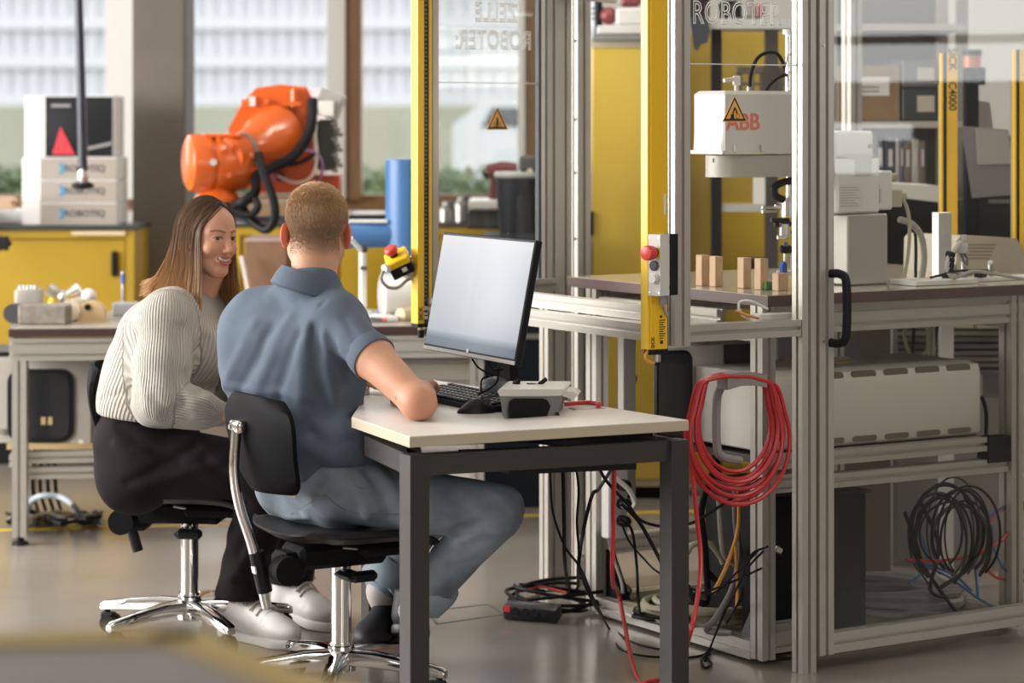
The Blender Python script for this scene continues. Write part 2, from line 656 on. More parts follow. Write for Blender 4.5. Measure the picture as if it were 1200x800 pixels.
# ---------------------------------------------------------------- left side of the background
def yellow_cabinet(x0, x1, Y, top, label, depth=.5, handle=None, base=.16, doors=1, topm=None, group=None):
    t = thing('yellow_cabinet', label, 'cabinet', ((x0 + x1) / 2, Y + depth / 2, 0), group=group)
    m = MB()
    fw = .035
    m.bb(x0, x1, Y + .03, Y + depth, base, top - .02)
    m.bb(x0, x0 + fw, Y, Y + .03, base, top - .02)
    m.bb(x1 - fw, x1, Y, Y + .03, base, top - .02)
    m.bb(x0 + fw, x1 - fw, Y, Y + .03, top - .055, top - .02)
    m.bb(x0 + fw, x1 - fw, Y, Y + .03, base, base + .04)
    m.build('body', YEL, t)
    m = MB()
    m.bb(x0 + .01, x1 - .01, Y + .04, Y + depth, 0, base)
    m.build('plinth', BLKM, t)
    m = MB()
    m.bb(x0 - .01, x1 + .01, Y - .015, Y + depth, top - .02, top, .004)
    m.build('top_board', topm or mat('dark_linoleum', (.035, .038, .042), .4), t)
    w = (x1 - x0 - 2 * fw) / doors
    for k in range(doors):
        m = MB()
        m.bb(x0 + fw + w * k + .004, x0 + fw + w * (k + 1) - .004, Y + .012, Y + .032, base + .045, top - .06, .003)
        dr = m.build('door', YEL, t)
        hx = (x0 + fw + w * (k + 1) - .05) if handle is None else handle
        h = MB()
        h.bb(hx - .013, hx + .013, Y - .012, Y + .012, .82, .93, .006)
        h.build('handle', BLK, dr)
    return t


CY = 11.1
cs = FPX / CY
t = yellow_cabinet(-3.3, xat(157, CY), CY, 1.04, 'yellow sliding-door cabinet at the left with white boxes on top', .45)
# label strip on the top rail
m = MB()
m.bb(xat(85, CY), xat(147, CY), CY - .018, CY - .016, 1.5 - (273 - 140) / cs - .008, 1.5 - (273 - 140) / cs + .008)
m.build('label_strip', mat('pale_label', (.6, .5, .32), .6), t)
# three flat white boxes
BOXW = mat('white_box_board', (.33, .295, .255), .7)
BOXS = mat('white_box_side', (.74, .74, .73), .7)
tex = {}
for k in range(3):
    bw, bh, bd = .335, .097, .30
    cxx = xat(92, CY + .02)
    z0 = 1.041 + k * (bh + .001)
    names = ['lowest', 'middle', 'topmost']
    t = thing('flat_box', f'flat white printed box on the yellow cabinet, {names[k]} of three', 'box', (cxx, CY + .03 + bd / 2, z0), group='flat white boxes on the cabinet')
    m = MB()
    m.bb(cxx - bw / 2 - .08, cxx + bw / 2, CY + .03, CY + .03 + bd, z0, z0 + bh, .004)
    m.build('carton', BOXS, t)
    m = MB()
    m.bb(cxx - bw / 2, cxx + bw / 2 - .004, CY + .027, CY + .03, z0 + .004, z0 + bh - .003)
    m.build('front_panel', BOXW, t)
    m = text_mesh('ROBOTIQ', .040, Matrix.Translation((cxx + .025, CY + .026, z0 + .05)), .0006)
    m.build('lettering', mat('dark_print', (.05, .05, .06), .6), t, smooth=0)
    m = MB()
    cc = Vector((cxx - .072, CY + .026, z0 + .05))
    m.prism([cc + Vector(p) for p in ((-.016, 0, .024), (.0, 0, .024), (.016, 0, .0), (0, 0, -.024), (-.016, 0, -.024), (-.004, 0, 0))], (0, -.0008, 0))
    m.build('emblem', mat('blue_print', (.05, .25, .42), .6), t, smooth=0)
# big box with black front, bulging
bY = CY + .03
t = thing('product_box', 'black-fronted box with red pyramid picture, standing on the white boxes', 'box', (xat(85, bY), bY + .15, 1.335))
z0 = 1.041 + 3 * .098
z1 = z0 + .268
m = MB()
m.bb(xat(29, bY), xat(134, bY), bY, bY + .28, z0, z1, .006)
m.build('carton', BOXS, t)
m = MB()
n = 10
vv, ff = [], []
for i in range(n + 1):
    for j in range(n + 1):
        a, b = i / n, j / n
        vv.append((xat(53, bY) + a * (xat(132, bY) - xat(53, bY)), bY - .001 - .012 * math.sin(a * math.pi) * math.sin(b * math.pi), z0 + .004 + b * (z1 - z0 - .008)))
for i in range(n):
    for j in range(n):
        ff.append((i * (n + 1) + j, (i + 1) * (n + 1) + j, (i + 1) * (n + 1) + j + 1, i * (n + 1) + j + 1))
m.add(vv, ff)
fp = m.build('front_panel', mat('black_print', (.012, .013, .016), .5, spec=.2), t)
m = MB()
m.prism([at(71, 148, bY - .016), at(88, 181, bY - .014), at(61, 181, bY - .014)], (0, -.001, 0))
m.build('pyramid_print', mat('red_print', (.55, .03, .045), .5), fp, smooth=0)
m = MB()
m.prism([at(60, 122, bY - .012), at(83, 122, bY - .012), at(83, 125.5, bY - .012), at(60, 125.5, bY - .012)], (0, -.001, 0))
m.build('caption_print', mat('grey_print', (.25, .24, .25), .5), fp, smooth=0)
m = MB()
m.prism([at(103, 172, bY - .014), at(131, 166, bY - .01), at(131, 170, bY - .01), at(103, 176, bY - .014)], (0, -.001, 0))
m.build('caption_print', mat('grey_print', (.25, .24, .25), .5), fp, smooth=0)
# hanging pole with tool end
pY = 10.2
t = thing('hanging_suction_tube', 'dark blue hanging tube with silver end in front of the boxes', 'tube', at(97, 215, pY))
m = MB()
m.tube([at(90.5, -170, pY), at(92, 0, pY), at(95, 100, pY), at(97, 196, pY)], [.017, .017, .018, .019], 14)
m.build('pole', mat('dark_blue_tube', (.015, .02, .035), .35), t)
m = MB()
m.lathe([(.018, 0), (.021, .01), (.021, .045), (.016, .06)], at(97, 215, pY), n=18)
m.build('silver_collar', STEEL, t)
m = MB()
m.sphere(at(97, 217, pY), .024, sc=(1.9, 1, .7))
m.cyl(at(92, 198, pY), at(102, 199, pY), .016)
m.build('suction_head', BLK, t)
# wooden handle entering at the left edge, on a stand
t = thing('wooden_paddle', 'pale wooden rounded stick at the left edge above the cabinet', 'stick', at(-5, 248, 10.9))
m = MB()
p = [at(-60, 246, 10.9), at(10, 246, 10.9)] + [at(10 + 12 * math.sin(a), 238 - 8.5 * -math.cos(a), 10.9) for a in np.linspace(0.2, math.pi - .2, 8)] + [at(10, 230, 10.9), at(-60, 231, 10.9)]
m.prism(p, (0, .03, 0))
m.build('stick', mat('tan_wood', (.42, .28, .19), .6), t)
m = MB()
m.cyl(at(16, 238, 10.885), at(16, 238, 10.93), .012)
m.build('bolt', CARD, t)
m = MB()
m.bb(xat(-50, 10.9), xat(-42, 10.9), 10.9, 11.3, 1.05, 1.14)
m.build('support', BLK, t)
# folded white foil and a small grey block behind the paddle
m = MB()
m.box((xat(8, 11.3), 11.3, 1.075), (.16, .12, .066), None, .012, 2)
tag(m.build('parts_tray', mat('pale_tray', (.62, .63, .62), .5)), 'pale plastic tray at the far left on the yellow cabinet', 'tray')
# black star knob at the left edge
t = thing('star_knob', 'black star grip knob at the left picture edge before the yellow cabinet', 'knob', at(2, 285, 10.6))
m = MB()
cc = at(4, 285, 10.6)
for k in range(6):
    a = k * math.pi / 3
    m.sphere(cc + Vector((math.cos(a) * .022, 0, math.sin(a) * .022)), .013, 10, 8)
m.cyl(cc - Vector((0, .014, 0)), cc + Vector((0, .014, 0)), .024, 16)
m.build('grip', BLK, t)
m = MB()
m.tube([cc, at(-25, 285, 10.62), at(-80, 283, 10.7)], .01, 8)
m.build('spindle', STEEL, t)

# ---------------------------------------------------------------- orange robot
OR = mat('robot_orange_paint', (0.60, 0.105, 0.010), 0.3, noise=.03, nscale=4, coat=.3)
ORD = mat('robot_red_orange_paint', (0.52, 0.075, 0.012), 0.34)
rY = 9.9
t = thing('industrial_robot', 'large orange industrial robot arm with black hoses behind the two people', 'robot', (xat(350, rY + .25), rY + .25, 0))
px = lambda x, y, d=0: at(x, y, rY + d)
# upper housing (a chamfered box), seen from the front left
m = MB()
prof = [(268, 150), (283, 122), (300, 103), (330, 99), (360, 102), (367, 118), (368, 200), (366, 214), (340, 226), (300, 226), (282, 215), (270, 190)]
m.prism([px(x, y, .12) for x, y in prof], (.02, .34, 0))
up = m.build('upper_housing', OR, t, smooth=30)
m = MB()
prof = [(276, 148), (288, 126), (303, 108), (330, 104), (354, 106), (358, 122), (359, 190), (330, 205), (295, 205), (279, 185)]
m.prism([px(x, y, .08) for x, y in prof], (0, .06, 0))
m.build('gear_cover', OR, up, smooth=30)
m = MB()
m.prism([px(x, y, .085) for x, y in ((300, 196), (330, 178), (366, 150), (367, 205), (362, 216), (340, 224), (304, 224))], (0, .05, 0))
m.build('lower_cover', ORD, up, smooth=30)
# cone of the forearm pointing to the wrist
a, b = px(325, 162, .10), px(268, 182, -.16)
ax = (b - a)
L = ax.length
m = MB()
m.lathe([(.135, 0), (.125, .05), (.098, .12), (.070, .18), (.066, L)], a, ax, 28)
m.build('forearm', OR, t)
m = MB()
m.lathe([(.072, .0), (.072, .02)], a + ax.normalized() * (L * .70), ax, 28)
m.build('forearm_ring', mat('ring_grey', (.3, .27, .24), .4, metal=.5), t)
# wrist drum (axis along the picture, slightly turned)
a, b = px(218, 191, -.14), px(289, 190, -.06)
ax = b - a
L = ax.length
m = MB()
m.lathe([(.085, 0), (.106, .012), (.112, .03), (.112, .085), (.104, .09), (.104, .10), (.112, .105), (.112, L - .03), (.10, L)], a, ax, 32)
wr = m.build('wrist', OR, t)
m = MB()
m.bb(px(262, 0).x, px(266, 0).x, rY - .235, rY - .21, px(0, 168).z, px(0, 158).z)
m.bb(px(245, 0).x, px(288, 0).x, rY - .17, rY + .0, px(0, 161).z, px(0, 156).z, .004)
m.build('wrist_cap', OR, wr)
m = MB()
m.cyl(px(250, 190, -.225), px(250, 190, -.20), .013, 14)
m.build('bolt', STEEL, wr)
m = MB()
for yy in (205, 173):
    m.cyl(px(268, yy, -.215), px(268, yy, -.19), .011, 10)
    m.cyl(px(236, yy, -.215), px(236, yy, -.19), .009, 10)
m.build('wrist_screw', ORD, wr)
m = MB()
m.lathe([(.045, 0), (.05, .02), (.075, .05), (.09, .065), (.09, .08)], px(255, 212, -.10), (0, 0, -1), 24)
m.build('flange', OR, wr)
m = MB()
m.lathe([(.06, 0), (.06, .05), (.045, .055), (.045, .1)], px(257, 236, -.10), (0, 0, -1), 24)
m.build('tool_changer', STEEL, wr)
m = MB()
m.bb(px(262, 0).x, px(350, 0).x, rY - .16, rY - .02, px(0, 258).z, px(0, 252).z)
m.build('gripper_bar', DGRY, wr)
# counterweight side / connector box
m = MB()
m.box(px(386, 122, .1), (.10, .16, .10), Matrix.Rotation(.35, 3, 'Y'), .006)
cb = m.build('connector_box', mat('box_grey', (.36, .34, .31), .45), t)
m = MB()
m.box(px(382, 127, .0), (.06, .012, .06), None, .002)
m.build('box_lid', WHTP, cb)
m = MB()
m.bb(px(369, 0).x, px(392, 0).x, rY + .10, rY + .22, px(0, 200).z, px(0, 140).z, .01)
m.build('cable_bracket', mat('dark_olive', (.05, .055, .04), .5), t)
m = MB()
for k in range(10):
    yy = 145 + k * 6
    m.cyl(px(390 + (k % 3) * 3, yy, .08), px(394 + (k % 3) * 3, yy + 1, .06), .009, 8)
m.build('plug', mat('nickel', (.7, .69, .65), .25, metal=.8), t)
# small fittings on the housing
m = MB()
m.bb(px(290, 0).x, px(297, 0).x, rY + .06, rY + .08, px(0, 124).z, px(0, 113).z)
m.build('white_tag', WHT, up)
m = MB()
m.cyl(px(345, 125, .06), px(345, 104, .06), .015, 12)
m.bb(px(330, 0).x, px(352, 0).x, rY + .04, rY + .08, px(0, 124).z, px(0, 119).z)
m.build('lifting_lug', OR, up)
for xx in (286, 312):
    m = MB()
    m.cyl(px(xx, 119, .05), px(xx, 119, .09), .011, 12)
    m.build('screw_plug', OR, up)
m = MB()
m.cyl(px(329, 207, .06), px(329, 207, .09), .018, 12)
m.build('plug_hole', BLK, up)
# lower arm and pedestal (behind the people)
m = MB()
m.prism([px(345, 205, .22), px(398, 205, .22), px(392, 420, .22), px(352, 420, .22)], (0, .2, 0))
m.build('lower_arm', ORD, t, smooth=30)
m = MB()
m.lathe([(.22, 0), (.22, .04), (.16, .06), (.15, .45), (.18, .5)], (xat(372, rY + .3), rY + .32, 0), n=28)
m.build('pedestal', ORD, t)
# hoses
for nm, path, r, mt in (
        ('hose', [px(366, 116, .02), px(364, 150, -.02), px(345, 182, -.06), px(318, 197, -.10), px(301, 206, -.14), px(299, 225, -.18), px(286, 236, -.2), px(276, 240, -.16)], .020, RUB),
        ('hose', [px(303, 180, -.16), px(308, 200, -.2), px(320, 232, -.22), px(322, 255, -.22), px(312, 269, -.2), px(294, 258, -.16), px(283, 240, -.14)], .017, RUB),
        ('hose', [px(270, 248, -.2), px(292, 252, -.22), px(302, 243, -.22), px(298, 234, -.2), px(285, 236, -.18)], .015, RUB),
        ('cable', [px(372, 178, .05), px(352, 190, .02), px(330, 194, .0), px(312, 195, .0)], .008, RUB),
        ('cable', [px(326, 206, .05), px(345, 214, .02), px(364, 208, .02), px(371, 185, .04), px(368, 140, .06)], .007, mat('cream_cable', (.55, .42, .33), .5)),
        ('cable', [px(322, 212, .06), px(318, 195, .05), px(338, 178, .04), px(368, 178, .04), px(378, 195, .04), px(372, 218, .06)], .005, mat('violet_cable', (.30, .14, .30), .5)),
        ('cable', [px(340, 160, .06), px(334, 180, .04), px(326, 196, .05)], .004, RUB)):
    m = MB()
    m.tube(catmull(path, 6), r, 10)
    m.build(nm, mt, t)

# ---------------------------------------------------------------- long table along the back
tY0, tY1 = 9.0, 9.8
tz = .765
t = thing('aluminium_workbench', 'long aluminium-framed workbench with dark edge behind the two people', 'workbench', (-.9, 9.4, 0))
TOPD = mat('beige_bench_top', (.42, .385, .34), .22, spec=.6)
EDGE = mat('dark_brown_edge', (.055, .028, .025), .45)
x0, x1 = xat(10, tY0), xat(575, tY0 + .15)
m = MB()
m.prism([(x0, tY0, tz - .03), (x1, tY0 + .15, tz - .03), (x1, tY1 + .15, tz - .03), (x0 - .12, tY1, tz - .03)], (0, 0, .028))
m.build('edge_band', EDGE, t)
m = MB()
m.prism([(x0 + .002, tY0 + .002, tz - .002), (x1, tY0 + .152, tz - .002), (x1, tY1 + .15, tz - .002), (x0 - .118, tY1, tz - .002)], (0, 0, .003))
m.build('table_top', TOPD, t)
m = MB()
m.alu((x0 + .01, tY0 + .03, tz - .075), (x1 - .01, tY0 + .18, tz - .075), .04, .08)
m.build('rail', ALU, t)
m = MB()
m.alu((x0 + .01, tY0 + .06, tz - .075), (x0 - .09, tY1 - .02, tz - .075), .04, .08)
m.build('rail', ALU, t)
for lx, ly in ((x0 + .035, tY0 + .035), (x0 - .07, tY1 - .05), (-.95, tY0 + .13), (x1 - .05, tY0 + .2)):
    m = MB()
    m.alu((lx, ly, .03), (lx, ly, tz - .11), .05, .05)
    lg = m.build('leg', ALU, t)
    m = MB()
    m.lathe([(.03, 0), (.028, .012), (.012, .016), (.012, .035)], (lx, ly, 0), n=14)
    m.build('foot', BLK, lg)
for dz in (0, .055):
    m = MB()
    m.alu((x0 + .05, tY0 + .06, .25 + dz), (-.96, tY0 + .15, .25 + dz), .04, .04)
    m.build('lower_rail', ALU, t)
m = MB()
m.alu((x0 + .01, tY0 + .06, .29), (x0 - .07, tY1 - .05, .29), .04, .04)
m.build('lower_rail', ALU, t)
m = MB()
m.bb(x0 - .05, -.96, tY0 + .22, tY1 - .05, .312, .33)
m.build('shelf_board', mat('pale_shelf', (.5, .36, .18), .6), t)
# grey control cabinet below the bench
t = thing('control_cabinet', 'grey control cabinet with rounded dark window under the bench at the left', 'cabinet', (xat(55, 9.28), 9.45, .331))
cY = 9.26
m = MB()
m.prism([(xat(-120, cY), cY, .331), (xat(106, cY), cY, .331), (xat(106, cY), cY, 1.5 - (414 - 140) * cY / FPX - .01), (xat(-120, cY), cY, 1.5 - (414 - 140) * cY / FPX - .01)], (0, .32, 0))
cc = m.build('body', mat('rittal_grey', (.40, .37, .33), .5), t)


def rrect(x0, x1, z0, z1, r, y, n=6):
    P = []
    for cx_, cz_, a0 in ((x1 - r, z1 - r, 0), (x0 + r, z1 - r, 90), (x0 + r, z0 + r, 180), (x1 - r, z0 + r, 270)):
        for k in range(n + 1):
            a = math.radians(a0 + 90 * k / n)
            P.append(Vector((cx_ + r * math.cos(a), y, cz_ + r * math.sin(a))))
    return P


zt, zb = 1.5 - (432 - 140) * cY / FPX, 1.5 - (518 - 140) * cY / FPX
m = MB()
m.prism(rrect(xat(9, cY), xat(87, cY), zb, zt, .05, cY - .008), (0, .01, 0))
wn = m.build('window_frame', BLK, t)
m = MB()
m.prism(rrect(xat(13, cY), xat(82, cY), zb + .015, zt - .015, .04, cY - .011), (0, .004, 0))
m.build('window_pane', mat('dark_window', (.02, .021, .023), .12), wn)
m = MB()
for k in range(2):
    m.bb(xat(49 + k * 8, cY), xat(54 + k * 8, cY), cY - .013, cY - .010, 1.5 - (497 - 140) * cY / FPX, 1.5 - (488 - 140) * cY / FPX)
m.build('indicator', mat('amber_tag', (.45, .33, .15), .5), wn)
m = MB()
m.bb(xat(92, cY), xat(98, cY), cY - .002, cY + .002, 1.5 - (523 - 140) * cY / FPX, 1.5 - (515 - 140) * cY / FPX)
m.build('label', WHT, t)
m = MB()
m.cyl((xat(3, cY), cY - .012, 1.5 - 365 * cY / FPX), (xat(3, cY), cY, 1.5 - 365 * cY / FPX), .011, 12)
m.build('lock', STEEL, t)
m = MB()
m.bb(xat(-120, cY), xat(107, cY), cY - .003, cY + .3, 1.5 - (414 - 140) * cY / FPX - .012, 1.5 - (412 - 140) * cY / FPX, .003)
m.build('lid', BLK, t)
m = MB()
m.bb(xat(70, cY), xat(86, cY), cY + .05, cY + .1, 1.5 - (413 - 140) * cY / FPX, tz - .115)
m.build('cable_gland', DGRY, t)

# things on the bench, left end
bz = tz + .001
t = thing('machine_vice', 'small grey metal vice with block at the left end of the bench', 'vice', (xat(48, 9.2), 9.22, bz))
m = MB()
o = gp(52, 384, tz)
m.box((xat(53, 9.2), 9.2, bz + .036), (.175, .10, .072), Matrix.Rotation(-.05, 3, 'Z'), .006)
m.build('block', mat('worn_steel', (.25, .22, .19), .5, metal=.5, noise=.25, nscale=30), t)
m = MB()
m.box((xat(33, 9.3), 9.32, bz + .06), (.10, .09, .12), Matrix.Rotation(.1, 3, 'Z'), .012, 2)
m.build('jaw', mat('cast_grey', (.42, .39, .36), .4, metal=.4), t)
m = MB()
m.cyl((xat(20, 9.3), 9.22, bz + .035), (xat(20, 9.3), 9.36, bz + .035), .035, 18)
m.build('wheel', DGRY, t)
m = MB()
for k in range(5):
    m.cyl((xat(24 + k * 4.4, 9.3), 9.3, bz + .118), (xat(24 + k * 4.4, 9.3), 9.3, bz + .132), .008, 8)
m.build('screw', STEEL, t)
t = thing('valve_fitting', 'chrome valve fitting with two yellow caps on the bench at the left', 'fitting', (xat(75, 9.5), 9.5, bz))
m = MB()
c0 = Vector((xat(75, 9.5), 9.5, bz + .075))
m.sphere(c0, .026, 14, 10)
for sx in (-1, 1):
    m.cyl(c0, c0 + Vector((sx * .042, 0, .022)), .017, 12)
    m.cyl(c0 + Vector((sx * .036, 0, .018)), c0 + Vector((sx * .058, 0, .032)), .023, 12)
m.cyl((c0.x, c0.y, bz + .0), c0, .018, 12)
m.build('body', STEEL, t)
for sx in (-1, 1):
    m = MB()
    m.cyl(c0 + Vector((sx * .036, -.015, -.005)), c0 + Vector((sx * .052, -.015, -.045)), .014, 10)
    m.build('cap', YELP, t)
m = MB()
m.cyl(c0 + Vector((0, -.02, -.02)), c0 + Vector((0, -.02, -.07)), .013, 10)
m.build('stem', BLK, t)
m = MB()
m.bb(c0.x - .06, c0.x + .06, 9.47, 9.56, bz, bz + .02, .004)
m.build('foot_plate', STEEL, t)
t = thing('wooden_roller', 'pale wooden half-round block with white roll on the bench', 'block', (xat(100, 9.35), 9.35, bz))
m = MB()
cx_ = xat(106, 9.3)
m.prism([(cx_ - .05, 9.3, bz), (cx_ + .052, 9.3, bz)] + [(cx_ + .052 * math.cos(a), 9.3, bz + .03 + .045 * math.sin(a)) for a in np.linspace(0, math.pi, 9)], (0, .05, 0))
m.build('end_block', mat('birch', (.60, .42, .22), .55), t)
m = MB()
m.cyl((cx_ - .01, 9.295, bz + .053), (cx_ - .01, 9.30, bz + .053), .012, 12)
m.build('hole', BLK, t)
m = MB()
m.cyl((xat(87, 9.4), 9.30, bz + .04), (xat(92, 9.4), 9.52, bz + .04), .040, 18)
m.build('roll', mat('cream_roll', (.62, .52, .38), .6), t)
m = MB()
m.sphere((xat(98, 9.3), 9.42, bz + .085), .028, 12, 8)
m.build('knob', WHT, t)
t = thing('dial_stand', 'thin upright measuring stand with black grip on the bench', 'stand', (xat(144, 9.6), 9.6, bz))
m = MB()
m.cyl((xat(144, 9.6), 9.6, bz + .03), at(144, 318, 9.6), .007, 10)
m.build('rod', STEEL, t)
m = MB()
m.cyl(at(144, 332, 9.6), at(144, 321, 9.6), .009, 10)
m.build('blue_sleeve', BLUC, t)
m = MB()
m.box((xat(144, 9.6) + .01, 9.6, bz + .025), (.09, .07, .05), None, .004)
m.build('base', mat('clear_grey', (.45, .47, .50), .2), t)

# cables on the floor below the left bench
t = thing('floor_cables', 'tangle of black and pale blue cables on the floor under the left bench', 'cables', gp(80, 605))
for i in range(9):
    P = []
    for k in range(7):
        P.append(gp(10 + 18 * k + random.uniform(-6, 6), 606 + random.uniform(-7, 7), .012 + random.random() * .05))
    m = MB()
    m.tube(catmull(P, 5), random.choice((.006, .008, .005)), 6)
    m.build('cable', random.choice((RUB, RUB, GRYC, STEEL)), t)
m = MB()
m.tube(catmull([gp(32, 600, .03), gp(36, 588, .10), at(48, 581, 9.3), at(70, 582, 9.3), at(86, 592, 9.25), gp(96, 607, .02)], 6), .011, 8)
m.build('hose', mat('pale_blue_hose', (.45, .52, .58), .4), t)
for i in range(4):
    m = MB()
    m.tube(catmull([at(42 + i * 8, 520, 9.5), at(38 + i * 9, 570, 9.4), gp(45 + i * 9, 600, .01)], 6), .007, 6)
    m.build('cable', RUB, t)
for i in range(4):
    m = MB()
    m.cyl(gp(88 + i * 7, 607 + (i % 2) * 3, .02), gp(96 + i * 7, 609 + (i % 2) * 3, .02), .014, 10)
    m.build('plug', STEEL, t)

# ---------------------------------------------------------------- cabinets and clutter between and right of the heads
CY2 = 11.2
t = yellow_cabinet(xat(272, CY2), xat(640, CY2), CY2, 1.05, 'row of yellow cupboards with dark top under the windows behind the man', .45, doors=3)
m = MB()
m.box((xat(312, 10.6), 10.75, .62), (.20, .3, 1.24 - .63), None, .004)
# brown cardboard boxes stacked behind the woman's face
t = thing('cardboard_carton', 'tall brown cardboard carton between the two heads', 'carton', (xat(312, 10.5), 10.6, 0))
m = MB()
m.bb(xat(287, 10.45), xat(336, 10.45), 10.45, 10.75, 0, 1.5 - (279 - 140) * 10.45 / FPX, .003)
m.build('body', CARD, t)
m = MB()
m.bb(xat(287, 10.45), xat(336, 10.45), 10.445, 10.45, 1.5 - (283 - 140) * 10.45 / FPX, 1.5 - (279 - 140) * 10.45 / FPX)
m.build('tape', mat('pink_white_tape', (.42, .33, .31), .5), t)
t = thing('cardboard_carton', 'flat brown carton lying on the dark-topped cupboards behind the black hoses', 'carton', (xat(318, 11.5), 11.5, 1.051))
m = MB()
m.bb(xat(285, CY2 + .1), xat(340, CY2 + .1), CY2 + .1, CY2 + .4, 1.051, 1.051 + .085, .003)
m.build('body', CARD, t)
t['label'] = 'small flat brown carton on the cupboard top below the orange robot'
# ladder-like leaning white board right of the woman's face
t = thing('leaning_batten', 'thin pale batten leaning beside the brown carton', 'batten', gp(296, 560))
m = MB()
p0, p1 = at(284, 300, 10.38), at(304, 400, 10.3)
m.tube([p0, p1, Vector((p1.x + .05, 10.2, 0))], .014, 6)
m.build('stick', mat('pale_batten', (.5, .46, .40), .6), t)
# black flat device with silver edge on the cupboard
t = thing('flat_screen', 'dark flat device lying on the cupboard top right of the man', 'device', (xat(430, CY2), CY2 + .2, 1.051))
m = MB()
m.bb(xat(406, CY2), xat(462, CY2), CY2 + .05, CY2 + .35, 1.051, 1.08, .008)
m.build('body', BLK, t)
m = MB()
m.box((xat(430, CY2), CY2 + .18, 1.085), (.14, .14, .01), None, .004)
m.build('lid', WHT, t)
# blue pipe construction standing on the bench
BLUP = mat('blue_pipe_paint', (.06, .165, .37), .35, noise=.05, nscale=5)
t = thing('blue_pipe', 'blue painted T-shaped pipe standing on the bench right of the man', 'pipe', (xat(474, 9.7), 9.7, bz))
m = MB()
m.lathe([(.075, 0), (.075, 1.5 - (187 - 140) * 9.7 / FPX - bz), (.07, 1.5 - (186 - 140) * 9.7 / FPX - bz)], (xat(475, 9.7), 9.7, bz), n=28)
m.build('upright', BLUP, t)
m = MB()
m.cyl(at(372, 276, 9.66), at(472, 273, 9.7), .052, 24)
m.build('branch', BLUP, t)
m = MB()
m.lathe([(.11, 0), (.11, .012), (.08, .014)], (xat(475, 9.7), 9.7, bz), n=24)
m.build('foot_flange', BLUP, t)
m = MB()
m.bb(xat(405, 9.7), xat(455, 9.7), 9.64, 9.74, 1.5 - (260 - 140) * 9.7 / FPX, 1.5 - (257.5 - 140) * 9.7 / FPX)
m.build('pale_strip', WHT, t)
# slim white stand
t = thing('white_lamp_arm', 'slim white jointed stand on the bench beside the man', 'stand', (xat(425, 9.4), 9.4, bz))
m = MB()
m.cyl((xat(425, 9.4), 9.4, bz), at(425, 292, 9.4), .014, 14)
m.build('upright', WHT, t)
m = MB()
m.cyl(at(426, 296, 9.4), at(410, 279, 9.35), .009, 10)
m.build('arm', WHT, t)
m = MB()
m.sphere(at(425, 292, 9.4), .018, 12, 8)
m.cyl(at(422, 314, 9.385), at(430, 314, 9.385), .007, 8)
m.build('joint', DGRY, t)
m = MB()
m.bb(xat(412, 9.4), xat(436, 9.4), 9.34, 9.48, bz, bz + .03, .006)
m.build('base', mat('grey_base', (.45, .42, .38), .5), t)
# white cylindrical roll with paper
t = thing('white_roll', 'large white plastic roll lying on the bench below the blue pipe', 'roll', (xat(465, 9.4), 9.45, bz))
m = MB()
m.lathe([(.05, 0), (.082, .004), (.085, .12), (.07, .2), (.062, .21)], (xat(446, 9.4), 9.42, bz + .085), Vector((1, .25, 0)), 24)
m.build('body', mat('white_foil', (.74, .73, .70), .3), t)
m = MB()
m.box((xat(438, 9.3), 9.33, bz + .012), (.14, .16, .02), Matrix.Rotation(.3, 3, 'Z'), .004)
m.build('paper_stack', WHT, t)
m = MB()
m.cyl((xat(470, 9.4), 9.32, bz + .02), (xat(484, 9.4), 9.36, bz + .02), .028, 14)
m.build('core', mat('cream_core', (.6, .5, .33), .6), t)
t = thing('marker_pen', 'pen with red tip lying at the front edge of the bench', 'pen', gp(445, 374, tz))
m = MB()
m.cyl(at(434, 373.5, 9.18), at(449, 374.5, 9.16), .007, 10)
m.build('barrel', DGRY, t)
m = MB()
m.cyl(at(449, 374.5, 9.16), at(453, 374.7, 9.155), .007, 10)
m.build('tip', REDP, t)
# white drawer cabinet under the bench at right
dY = 9.3
t = thing('drawer_cabinet', 'cream drawer cabinet with wide handle rails under the bench behind the monitor', 'cabinet', (xat(500, dY), dY + .25, 0))
CREAM = mat('cream_drawer', (.60, .56, .48), .5)
zf = lambda y: 1.5 - (y - 140) * dY / FPX
m = MB()
m.bb(xat(432, dY), xat(556, dY), dY + .02, dY + .4, .06, zf(398))
m.build('body', CREAM, t)
m = MB()
m.bb(xat(435, dY), xat(553, dY), dY + .06, dY + .4, 0, .06)
m.build('plinth', BLKM, t)
ys = [400, 426, 455, 492, 530]
for k in range(4):
    m = MB()
    m.bb(xat(433, dY), xat(555, dY), dY, dY + .02, zf(ys[k + 1]) + .002, zf(ys[k]), .003)
    dr = m.build('drawer', CREAM, t)
    m = MB()
    m.cyl((xat(434, dY), dY - .008, zf(ys[k + 1] - 5)), (xat(554, dY), dY - .008, zf(ys[k + 1] - 5)), .016, 12)
    m.build('handle_rail', mat('pinkish_grey_rail', (.36, .32, .30), .45), dr)
m = MB()
m.bb(xat(470, dY), xat(493, dY), dY - .004, dY, zf(408), zf(398))
m.build('lock_plate', BLK, t)

